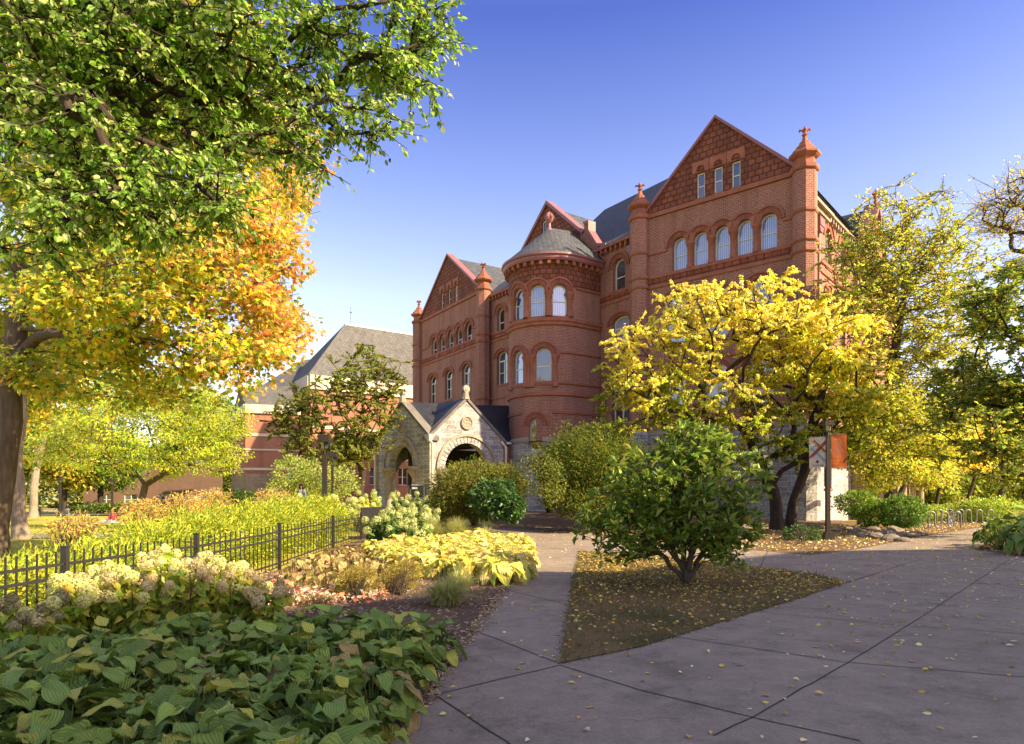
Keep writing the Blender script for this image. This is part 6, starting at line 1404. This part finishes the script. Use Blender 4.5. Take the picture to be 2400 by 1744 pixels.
def banner(name, x0, z0, z1, mat, lab, w=.60, tilt=0.0):
    r = empty(name, (L[0], L[1], 0), -bang*.75, lab, 'banner'); x1 = x0 + w
    mb = MB(); nx_, nz_ = 6, 10
    for i in range(nx_):
        for j in range(nz_):
            f = lambda a, b: (x0 + w*a/nx_, -.012 - .03*math.sin(a/nx_*5+b*.4)*.25, z0 + (z1-z0)*b/nz_ + tilt*a/nx_)
            mb.face([f(i, j), f(i+1, j), f(i+1, j+1), f(i, j+1)]); mb.face([tuple(np.array(f(i, j+1))+[0, .008, 0]), tuple(np.array(f(i+1, j+1))+[0, .008, 0]), tuple(np.array(f(i+1, j))+[0, .008, 0]), tuple(np.array(f(i, j))+[0, .008, 0])])
    mb.build('cloth', MATS[mat], r)
    mb = MB(); xa = x0 - .07 if x0 > 0 else x1 + .07
    for z in (z0 - .02, z1 + .02): mb.tube([(xa, -.012, z), (x1 if x0 > 0 else x0, -.012, z + (tilt if x0 > 0 else 0))], .011, 6)
    mb.build('bracket', MATS['steel_tube'], r); return r
bz0, bz1 = EYE + (HY-1098)/F*L[1], EYE + (HY-1026)/F*L[1]
b1 = banner('cream_banner', -.68, bz0, bz1 + .02, 'banner_cream', 'cream banner with crossed red, navy and blue stripes left of the lamp pole', tilt=.05)
def stripe(parent, x0, z0, x1, z1, w, mat, y):
    mb = MB(); d = np.array([x1-x0, z1-z0]); d /= np.linalg.norm(d); n = np.array([-d[1], d[0]])*w/2
    # clip the bar to the cloth (Sutherland-Hodgman)
    poly = [np.array([x0, z0])-n, np.array([x1, z1])-n, np.array([x1, z1])+n, np.array([x0, z0])+n]
    for ax, lim, sg in ((0, CLIP[0], 1), (0, CLIP[1], -1), (1, CLIP[2], 1), (1, CLIP[3], -1)):
        out = []
        for i in range(len(poly)):
            a, b = poly[i-1], poly[i]; ia, ib = (a[ax]-lim)*sg >= 0, (b[ax]-lim)*sg >= 0
            if ia != ib: t = (lim-a[ax])/(b[ax]-a[ax]); out.append(a + (b-a)*t)
            if ib: out.append(b)
        poly = out
    if len(poly) >= 3: mb.face([(p[0], y, p[1]) for p in poly]); mb.build('stripe', MATS[mat], parent)
CLIP = (-.675, -.085, bz0 + .02, bz1)
hb = bz1 - bz0; X = lambda u: -.68 + .6*u; Zf = lambda v: bz1 - hb*v
stripe(b1, X(-.1), Zf(.22), X(1.1), Zf(.82), .085, 'ink_blue', -.024); stripe(b1, X(.02), Zf(.42), X(.62), Zf(.10), .025, 'ink_blue', -.026)
stripe(b1, X(-.05), Zf(.68), X(1.08), Zf(.07), .07, 'ink_red', -.028); stripe(b1, X(.27), Zf(.08), X(1.08), Zf(.50), .065, 'ink_red', -.030)
stripe(b1, X(.20), Zf(.62), X(1.08), Zf(.14), .028, 'ink_navy', -.032); stripe(b1, X(.15), Zf(.10), X(.9), Zf(.48), .010, 'ink_navy', -.034)
mb = MB(); cx_, cz_ = X(.5), Zf(.78); mb.face([(cx_-.045, -.03, cz_+.05), (cx_-.05, -.03, cz_), (cx_, -.03, cz_-.065), (cx_+.05, -.03, cz_), (cx_+.045, -.03, cz_+.05)][::1]); mb.build('shield', MATS['ink_navy'], b1)
text('MACALESTER', .072, (X(.52), -.032, Zf(.915)), 'ink_navy', b1, .98)
bz2 = EYE + (HY-1021)/F*L[1]
b2n = banner('orange_banner', .125, bz0 + .01, bz2 + .03, 'banner_red', 'burnt orange banner with lines of pale writing right of the lamp pole', w=.56, tilt=-.01)
CLIP = (.13, .68, bz0, bz2 + .03)
rl_ = [.50, .55, .55, .63, .55, .63, .66, .52, .52, .50]; mb = MB(); x_ = .20
for i, l in enumerate(rl_):
    z = bz2 - .17 - i*.078; x = x_
    while x < x_ + .56*l:
        w = rng.uniform(.035, .08); mb.face([(x, -.03, z), (min(x+w, x_+.56*l), -.03, z), (min(x+w, x_+.56*l), -.03, z+.028), (x, -.03, z+.028)]); x += w + .018
mb.face([(x_, -.03, bz0+.17), (x_+.25, -.03, bz0+.17), (x_+.25, -.03, bz0+.185), (x_, -.03, bz0+.185)])
mb.build('lettering', MATS['ink_pale'], b2n)
stripe(b2n, .55, bz0+.22, .72, bz0+.46, .05, 'ink_navy', -.030)
lamp(GY(761, 27.5), 3.9, 'brown lamp post standing left of the crabapple, nearest beyond the hedge', s=.22).scale = (.8, .8, 1)
lamp(GY(779, 40), 3.4, 'thin dark lamp post just behind the brown one', s=.12)
lamp(GY(263, 70), 3.9, 'thin lamp post on the lawn by the locust tree', s=.16)
lamp(GY(141, 88), 4.8, 'distant black lamp post behind the lawn bench', s=.2)
lamp(GY(2349, 62), 4.6, 'distant lamp post over the clipped hedge at right', s=.16)
# ================================================================ bicycle racks
def rack(x0, x1, py0, py1, lab, n=2, Y0=None, H=.92):
    A = GR(x0, py0); B = GR(x1, py1); r = empty('bike_rack', A, 0, lab, 'bike rack', 'wave shaped bike racks'); d = (B-A)[:2]; Lr = np.linalg.norm(d); d = d/Lr
    w = Lr/(2*n+1); pts = [(0, -.05)]; rad = w/2
    for k in range(2*n+1):
        c = (k+.5)*w
        for j in range(0, 9):
            a = PI - PI*j/8 if k % 2 == 0 else PI + PI*j/8
            zc = H - rad if k % 2 == 0 else .12 + rad
            pts.append((c + rad*math.cos(a), zc + rad*math.sin(a)))
    pts.append((Lr, -.05)); mb = MB(); mb.tube([(d[0]*u, d[1]*u, z) for u, z in pts], .035, 8); mb.build('tube', MATS['steel_tube'], r, smooth=True)
    mb = MB()
    for u in (0, Lr): mb.lathe((d[0]*u, d[1]*u, 0), [(.09, 0), (.09, .012), (.04, .02)], 10)
    mb.build('foot_plate', MATS['steel_tube'], r)
rack(2176, 2252, 1240, 1240, 'three hump steel tube bike rack nearest the path', 2)
rack(2196, 2258, 1229, 1229, 'steel bike rack behind the nearest one, with a bicycle', 2)
rack(2263, 2328, 1230, 1230, 'steel tube bike rack farthest right before the clipped hedge', 2)
# ================================================================ bicycles
def bicycle(loc, rz, lab):
    r = empty('bicycle', loc, rz, lab, 'bicycle', 'bicycles at the racks'); R = .34
    for x in (-.52, .52):
        mb = MB(); mb.tube([(x + R*math.cos(a), 0, R + R*math.sin(a)) for a in np.linspace(0, 2*PI, 29)], .02, 6, cap=False); w = mb.build('wheel', MATS['rubber'], r)
        mb = MB(); mb.tube([(x + (R-.025)*math.cos(a), 0, R + (R-.025)*math.sin(a)) for a in np.linspace(0, 2*PI, 25)], .008, 5, cap=False)
        for a in np.linspace(0, 2*PI, 13)[:-1]: mb.tube([(x, 0, R), (x + (R-.025)*math.cos(a), 0, R + (R-.025)*math.sin(a))], .0025, 4)
        mb.build('spokes', MATS['grey_metal'], w)
    mb = MB(); bb, st, hd_, hb_, rw, fw_ = (-.08, 0, .29), (-.2, 0, .72), (.36, 0, .80), (.39, 0, .66), (-.52, 0, .34), (.52, 0, .34)
    for a, b in ((bb, st), (st, hd_), (bb, hb_), (bb, rw), (st, rw), (hd_, hb_), (hb_, fw_)): mb.tube([a, b], .016, 6)
    mb.build('frame', MATS['black_metal'], r)
    mb = MB(); mb.tube([st, (-.24, 0, .86)], .012, 6); mb.tube([(-.36, 0, .88), (-.24, 0, .89), (-.1, 0, .88)], [.06, .05, .02], 8); mb.build('saddle', MATS['rubber'], r)
    mb = MB(); mb.tube([hd_, (.34, 0, .93)], .012, 6); mb.tube([(.28, -.27, .95), (.38, -.2, .93), (.34, 0, .93), (.38, .2, .93), (.28, .27, .95)], .012, 6); mb.build('handlebar', MATS['grey_metal'], r)
    mb = MB(); mb.tube([(-.08, -.03, .29), (-.08, .03, .29)], .08, 14); mb.tube([(-.08, -.06, .29), (0, -.08, .16)], .01, 5); mb.tube([(-.08, .06, .29), (-.16, .08, .42)], .01, 5); mb.build('crank', MATS['grey_metal'], r)
bicycle(GR(2157, 1240), .35, 'bicycle leaning by the leafy shrub at the left end of the racks')
bicycle(GR(2228, 1231), .9, 'black bicycle parked inside the second rack')
# ================================================================ boulders along the bed
RK = [(2010, 1249, .32, 'cluster rock under the viburnum'), (2048, 1246, .36, 'rock'), (2100, 1250, .40, 'r'), (2075, 1256, .34, 'r'), (2125, 1260, .34, 'r'), (2150, 1255, .30, 'r'), (2090, 1266, .36, 'r'), (2050, 1262, .30, 'r'), (1985, 1245, .30, 'r'), (1958, 1247, .26, 'r'), (2025, 1258, .27, 'r'), (2112, 1270, .26, 'r'), (1915, 1240, .30, 'r'), (1870, 1238, .32, 'r'), (1780, 1236, .34, 'r'), (1740, 1236, .30, 'r'), (1850, 1236, .3, 'r'), (1890, 1243, .28, 'r')]
def rock_mesh(seed):
    g_ = np.random.default_rng(seed); bm_ = MB(); n, m = 14, 9; V = []
    f = g_.normal(0, 1, (6, 3)); ph = g_.random(6)*6
    for j in range(m+1):
        for i in range(n):
            th, p = 2*PI*i/n, PI*j/m; v = np.array([math.sin(p)*math.cos(th), math.sin(p)*math.sin(th), math.cos(p)])
            r = 1 + sum(.13*math.sin(float(f[k] @ v)*2.2 + ph[k]) for k in range(6)); V.append(tuple(v*r*[1.25, 1, .62]))
    bm_.add(V, [[j*n+i, (j+1)*n+i, (j+1)*n+(i+1) % n, j*n+(i+1) % n] for j in range(m) for i in range(n)]); o = bm_.build('boulder', MATS['rock']); me = o.data; bpy.data.objects.remove(o); return me
rms = [rock_mesh(s) for s in range(5)]
for k, (x, y, s, _) in enumerate(RK):
    g_ = GR(x, y); o = bpy.data.objects.new('boulder', rms[k % 5]); COL.objects.link(o); o.location = (g_[0], g_[1], s*.15); o.rotation_euler = (0, 0, k*1.7); o.scale = (s*1.05, s*.9, s*.8)
    tag(o, 'brown fieldstone boulder in the low border along the stone base' if x < 1930 else 'brown fieldstone boulder in the loose heap right of the banner lamp', 'boulder', 'boulders along the stone base' if x < 1930 else 'boulders right of the banner lamp')
# ================================================================ bench
def bench(loc, rz, lab, grp=None, w=1.9):
    r = empty('park_bench', loc, rz, lab, 'bench', grp); m = MATS['weathered_wood']
    mb = MB()
    for k in range(5): mb.box(-w/2, -.28+k*.105, .42, w/2, -.20+k*.105, .45)
    mb.build('seat', m, r); mb = MB(); mb.box(-w/2, .262, .86, w/2, .30, .95); mb.box(-w/2, .262, .48, w/2, .30, .54); k = -w/2 + .06
    while k < w/2 - .06: mb.box(k, .27, .541, k+.045, .292, .859); k += .1
    mb.build('backrest', m, r)
    for x in (-w/2-.04, w/2-.04+.04):
        for y, z in ((-.27, .66), (.262, .95)): mb = MB(); mb.box(x, y, 0, x+.06, y+.06, z); mb.build('leg', m, r)
        mb = MB(); mb.box(x-.01, -.32, .661, x+.07, .26, .70); mb.build('armrest', m, r)
q = GR(112, 1207); bench(q, PI + .25, 'grey slatted wooden bench at the far edge of the lawn', w=2.6).__class__
# ================================================================ small black sign
s0 = GR(978, 1232); s0 = np.array(GY(978, 40)); r = empty('small_sign', s0, .1, 'small black notice sign in front of the porch arch', 'sign'); zt = EYE + (HY-1136)/F*40 - s0[2]
mb = MB(); mb.box(-.36, -.03, zt-.75, .36, .03, zt); mb.build('panel', MATS['black_metal'], r)
mb = MB(); mb.box(.44, -.05, -.1, .54, .05, zt+.03); mb.box(-.52, -.05, -.1, -.44, .05, zt-.05); mb.build('posts', MATS['black_metal'], r)
mb = MB(); mb.box(-.34, -.034, zt-.03, .34, -.031, zt-.01); mb.box(-.3, -.034, zt-.26, .02, -.031, zt-.16); mb.build('lettering', MATS['white_trim'], r)
# ================================================================ people
def skin_mesh(name, verts, edges, radii, mat, parent, sub=1):
    me = bpy.data.meshes.new(name); me.from_pydata([tuple(v) for v in verts], edges, []); o = link(name, me, mat, parent)
    md = o.modifiers.new('skin', 'SKIN'); 
    sv = me.skin_vertices[0].data if me.skin_vertices else None
    if sv is None:
        return o
    for i, r_ in enumerate(radii):
        sv[i].radius = (r_, r_) if not isinstance(r_, tuple) else r_
    sv[0].use_root = True; md.use_smooth_shade = True
    s = o.modifiers.new('sub', 'SUBSURF'); s.levels = sub; s.render_levels = sub; return o
def person(loc, rz, lab, J, hairm, topm, legm, skinm='skin', sc=1.0, pack=None):
    r = empty('person', loc, rz, lab, 'person'); r.scale = (sc,)*3
    names = ['pelvis', 'chest', 'neck', 'head', 'crown', 'shL', 'elL', 'wrL', 'shR', 'elR', 'wrR', 'hpL', 'knL', 'anL', 'toL', 'hpR', 'knR', 'anR', 'toR']
    V = [Vector(J[n]) for n in names]; ix = {n: i for i, n in enumerate(names)}
    E_ = [('pelvis','chest'),('chest','neck'),('neck','head'),('head','crown'),('chest','shL'),('shL','elL'),('elL','wrL'),('chest','shR'),('shR','elR'),('elR','wrR'),('pelvis','hpL'),('hpL','knL'),('knL','anL'),('anL','toL'),('pelvis','hpR'),('hpR','knR'),('knR','anR'),('anR','toR')]
    R = dict(pelvis=.12, chest=.13, neck=.055, head=.095, crown=.08, shL=.06, elL=.042, wrL=.03, shR=.06, elR=.042, wrR=.03, hpL=.085, knL=.058, anL=.038, toL=.035, hpR=.085, knR=.058, anR=.038, toR=.035)
    edges = [(ix[a], ix[b]) for a, b in E_]; rad = [R[n] for n in names]
    for s in 'LR':                                            # hands: palm, four fingers and thumb
        w = V[ix['wr'+s]]; d = (w - V[ix['el'+s]]).normalized(); sd_ = d.cross(Vector((0, 1, 0))).normalized() if abs(d.y) < .9 else Vector((1, 0, 0)); pl = len(V); V.append(w + d*.07); rad.append(.024); edges.append((ix['wr'+s], pl))
        for k, l in enumerate((.07, .08, .075, .06)): V.append(w + d*(.08+l) + sd_*(.022*(k-1.5)) + d.cross(sd_)*.02); rad.append(.009); edges.append((pl, len(V)-1))
        V.append(w + d*.06 - sd_*.05); rad.append(.010); edges.append((ix['wr'+s], len(V)-1))
    # face: nose bridge
    skin_mesh('body', V, edges, rad, MATS[skinm], r, 2)
    hd = Vector(J['head']); fw = Vector(J.get('face', (0, -1, 0))).normalized(); sdv = fw.cross(Vector((0, 0, 1))).normalized()
    mb = MB(); c = hd + fw*.092
    mb.tube([c + Vector((0, 0, .035)), c + fw*.02 + Vector((0, 0, -.005))], [.008, .014], 6); fo = mb.build('nose', MATS[skinm], r)
    mb = MB()
    for s in (-1, 1): mb.tube([c + sdv*.032*s + Vector((0, 0, .03)) - fw*.008, c + sdv*.032*s + Vector((0, 0, .03)) + fw*.002], .009, 8)
    mb.tube([c - sdv*.02 + Vector((0, 0, -.045)) - fw*.004, c + Vector((0, 0, -.048)), c + sdv*.02 + Vector((0, 0, -.045)) - fw*.004], .005, 5); mb.build('eyes', MATS['dark_hair'], r)
    tv = ['pelvis', 'chest', 'neck', 'shL', 'elL', 'wrL', 'shR', 'elR', 'wrR']; tr_ = [.145, .16, .07, .075, .056, .042, .075, .056, .042]; ti = {n: i for i, n in enumerate(tv)}; te = [(ti[a], ti[b]) for a, b in E_ if a in ti and b in ti]
    P_ = [Vector(J[n]) for n in tv]; P_[2] = Vector(J['chest']).lerp(Vector(J['neck']), .8)
    for s in 'LR': P_[ti['wr'+s]] = Vector(J['el'+s]).lerp(Vector(J['wr'+s]), .9)
    skin_mesh('top', P_, te, tr_, MATS[topm], r, 1)
    lv = ['pelvis', 'hpL', 'knL', 'anL', 'hpR', 'knR', 'anR']; li = {n: i for i, n in enumerate(lv)}; skin_mesh('trousers', [J[n] for n in lv], [(li[a], li[b]) for a, b in E_ if a in li and b in li], [.14, .10, .075, .058, .10, .075, .058], MATS[legm], r, 1)
    for s in 'LR': mb = MB(); a, t_ = Vector(J['an'+s]), Vector(J['to'+s]); mb.tube([a + Vector((0, 0, .0)), a.lerp(t_, .4), t_ + (t_-a)*.4], [.05, .055, .035], 8); mb.build('shoe', MATS['rubber'], r, smooth=True)
    g_ = np.random.default_rng(3); n = 500; v = unit(g_.normal(0, 1, (n, 3))); f = np.array(fw); v = v[(v @ f < .35) | (v[:, 2] > .55)]; p = np.array(hd) + np.array([0, 0, .05]) + v*np.array([.115, .115, .14])
    long_ = J.get('hair', .0); p2 = p.copy()
    if long_: sel = (v[:, 2] < .2); p2[sel, 2] -= long_*g_.random(sel.sum())
    hair = leafmesh('hair', p2, np.cross(v, g_.normal(0, 1, v.shape)) + [0, 0, -.6], v, .07, T_OVAL, np.tile(np.array([[.02, .014, .012]]) if hairm == 'dark_hair' else np.array([[.32, .15, .05]]), (len(p2), 1)), MATS['litter'], r)
    if pack:
        mb = MB(); c = Vector(J['chest']) - fw*.2; mb.box(c.x-.14, c.y-.09, c.z-.28, c.x+.14, c.y+.09, c.z+.16); mb.build('backpack', MATS[pack], r)
    if pack or lab.startswith('student'):
        mb = MB()
        for s in ('L', 'R'): a = Vector(J['sh'+s]); mb.tube([a + Vector((0, .1, .06)) - Vector((a.x*.35, 0, 0)), a + Vector((0, -.05, .08)) - Vector((a.x*.35, 0, 0)), a + Vector((0, -.16, -.1)) - Vector((a.x*.3, 0, 0)), a + Vector((0, -.1, -.35)) - Vector((a.x*.1, 0, 0))], .02, 6)
        mb.build('straps', MATS['black_cloth'], r)
    return r
ST_ = dict(pelvis=(0, 0, .95), chest=(0, 0, 1.28), neck=(0, 0, 1.47), head=(0, -.02, 1.60), crown=(0, 0, 1.70), shL=(.19, 0, 1.40), elL=(.24, .02, 1.12), wrL=(.24, -.06, .88), shR=(-.19, 0, 1.40), elR=(-.24, .02, 1.12), wrR=(-.24, -.06, .88),
           hpL=(.09, 0, .88), knL=(.10, -.06, .48), anL=(.10, .0, .08), toL=(.11, -.12, .03), hpR=(-.09, 0, .88), knR=(-.10, .04, .48), anR=(-.10, .14, .10), toR=(-.10, .04, .03))
s1 = GY(706, 40); w1 = dict(ST_); w1['hair'] = .08
hz = EYE + (HY-1136)/F*40; person((s1[0], s1[1], hz-1.73), .15, 'student in a grey sweatshirt with dark curly hair and backpack straps behind the hedge', w1, 'dark_hair', 'grey_cloth', 'black_cloth', 'dark_skin')
q = GR(93, 1211); lean = dict(ST_); lean.update(chest=(0, -.22, 1.22), neck=(0, -.36, 1.36), head=(0, -.45, 1.44), crown=(0, -.48, 1.53), shL=(.19, -.26, 1.31), shR=(-.19, -.26, 1.31), elL=(.22, -.36, 1.05), elR=(-.22, -.36, 1.05), wrL=(.2, -.48, .9), wrR=(-.2, -.48, .9))
person(q, -1.9, 'person in a white shirt leaning over the end of the lawn bench', lean, 'dark_hair', 'pale_cloth', 'black_cloth', 'skin', pack='black_cloth')
q = GY(159, 96); person(q, .2, 'distant walker in dark clothes on the far path', dict(ST_), 'dark_hair', 'black_cloth', 'grey_cloth')
q = GR(262, 1226); sit = dict(pelvis=(0, 0, .14), chest=(.05, .1, .48), neck=(.05, .06, .66), head=(.02, 0, .78), crown=(0, .02, .88), shL=(.2, .18, .58), elL=(.28, .2, .32), wrL=(.3, .15, .08), shR=(-.12, .0, .58), elR=(-.16, -.12, .34), wrR=(-.05, -.3, .2),
    hpL=(-.04, .1, .12), knL=(-.5, .12, .2), anL=(-.92, .1, .08), toL=(-1.0, .1, .16), hpR=(-.04, -.1, .12), knR=(-.5, -.1, .16), anR=(-.92, -.12, .08), toR=(-1.0, -.12, .16)); sit['face'] = (-.8, -.4, 0); sit['hair'] = .3
person(q, 0, 'red haired person in a maroon top sitting on a blanket on the lawn', sit, 'red_hair', 'maroon_cloth', 'pale_cloth', sc=1.15)
mb = MB(); bx_ = np.array(q)
for i in range(8):
    for j in range(5):
        f = lambda a, b: (q[0]-1.5 + 2.3*a/8, q[1]-.7 + 1.4*b/5, float(T(q[0]-1.5+2.3*a/8, q[1])) + .03 + .02*math.sin(a*2.1+b*1.7))
        mb.face([f(i, j), f(i+1, j), f(i+1, j+1), f(i, j+1)])
tag(mb.build('picnic_blanket', MATS['pale_cloth']), 'pale blanket spread on the lawn under the sitting person', 'blanket')
# ================================================================ unseen block added behind the camera to cast the plaza shadow
sb_ = empty('added_shade_block', (33, -2, 0), 0, 'tall pale stone block outside the view that shades the paved plaza', 'building'); sb_.location = (0, 0, 0)
SP_ = [np.array(v) for v in ((61.9, 12.4), (36.9, 8.3), (13.9, -12.4), (24.0, -24.0), (70.0, -10.0))]  # footprint bent so its shadow edge falls where wanted
mb = MB(); g_ = MB()
for i in range(5):
    f_ = Frame(SP_[i], SP_[(i+1) % 5]); hs = [[(c, z), (c+1.6, z), (c+1.6, z+2.2), (c, z+2.2)] for c in np.arange(2, f_.L-3, 4) for z in (1.5, 5.5, 9.5, 13.5)] if i < 2 else []
    wall(mb, f_, [(0, -1), (f_.L, -1), (f_.L, 20), (0, 20)], hs, t=.4)
    for h in hs: g_.face([f_.pt(u, z, -.3) for u, z in h])
mb.build('wall', MATS['cream_stone'], sb_); g_.build('window_glass', MATS['window_glass'], sb_)  # pale walls chosen to bounce light into the shaded plaza
mb = MB(); mb.face([(*p, 19.8) for p in SP_]); mb.build('roof', MATS['shingle'], sb_)
# ================================================================ light, sky, camera
for o, loc in ((hall, (8, 58, .2)), (b2o, (-33, 92, 0)), (b3o, (-62, 120, 0)), (fr_, (-5.5, 15, 0)), (sb_, (33, 3, 0))):
    o.location = loc
    for ch in o.children: ch.matrix_parent_inverse = o.matrix_basis.inverted()
SUN_AZ = math.atan2(-.42, .90); SUN_EL = math.radians(33)
sdir = Vector((math.cos(SUN_AZ)*math.cos(SUN_EL), math.sin(SUN_AZ)*math.cos(SUN_EL), math.sin(SUN_EL)))
sun = bpy.data.lights.new('sun', 'SUN'); sun.energy = 3.9; sun.angle = math.radians(.55); sun.color = (1, .83, .60)
so = bpy.data.objects.new('sun', sun); COL.objects.link(so); so.rotation_euler = sdir.to_track_quat('Z', 'Y').to_euler(); so.location = (40, -20, 40)
w = bpy.data.worlds.new('World'); scene.world = w; w.use_nodes = True; nt = w.node_tree
for n in list(nt.nodes): nt.nodes.remove(n)
sk = nt.nodes.new('ShaderNodeTexSky'); sk.sky_type = 'NISHITA'; sk.sun_disc = False; sk.sun_elevation = SUN_EL; sk.sun_rotation = PI/2 - SUN_AZ
sk.air_density = 1.0; sk.dust_density = 1.5; sk.ozone_density = 2.0
bg = nt.nodes.new('ShaderNodeBackground'); bg.inputs[1].default_value = .15; out = nt.nodes.new('ShaderNodeOutputWorld')
gm = nt.nodes.new('ShaderNodeNewGeometry'); sx = nt.nodes.new('ShaderNodeSeparateXYZ'); tc = nt.nodes.new('ShaderNodeTexCoord'); nt.links.new(tc.outputs['Generated'], sx.inputs[0])
rp = nt.nodes.new('ShaderNodeValToRGB'); e = rp.color_ramp.elements; e[0].position = 0; e[0].color = (1.0, .80, .62, 1); e[1].position = 1; e[1].color = (1.2, .95, .85, 1)
for ps, cl in ((.06, (.98, .82, .68)), (.14, (.90, .75, .78)), (.28, (.86, .70, .79)), (.42, (.56, .51, .73)), (.58, (.235, .27, .60)), (.72, (.62, .52, .66))):
    q = e.new(ps); q.color = (*cl, 1)
nt.links.new(sx.outputs[2], rp.inputs[0]); mx = nt.nodes.new('ShaderNodeMix'); mx.data_type = 'RGBA'; mx.blend_type = 'MULTIPLY'; mx.inputs[0].default_value = 1
nt.links.new(sk.outputs[0], mx.inputs[6]); nt.links.new(rp.outputs[0], mx.inputs[7]); nt.links.new(mx.outputs[2], bg.inputs[0]); nt.links.new(bg.outputs[0], out.inputs[0])
cam = bpy.data.cameras.new('camera'); co = bpy.data.objects.new('camera', cam); COL.objects.link(co)
co.location = (0, 0, EYE); co.rotation_euler = (PI/2, 0, 0); cam.sensor_width = 36; cam.lens = F/2400*36; cam.shift_y = (HY - 872)/2400
cam.clip_end = 3000; cam.clip_start = .1; scene.camera = co
scene.view_settings.view_transform = 'Standard'; scene.view_settings.look = 'None'; scene.view_settings.exposure = 1.75; scene.view_settings.gamma = 1
scene.cycles.max_bounces = 6; scene.cycles.diffuse_bounces = 3; scene.cycles.glossy_bounces = 3; scene.cycles.transmission_bounces = 4
scene.cycles.use_denoising = True

try:
    vs = scene.view_settings; vs.use_white_balance = True; vs.white_balance_temperature = 7300; vs.white_balance_tint = 5
except Exception: pass
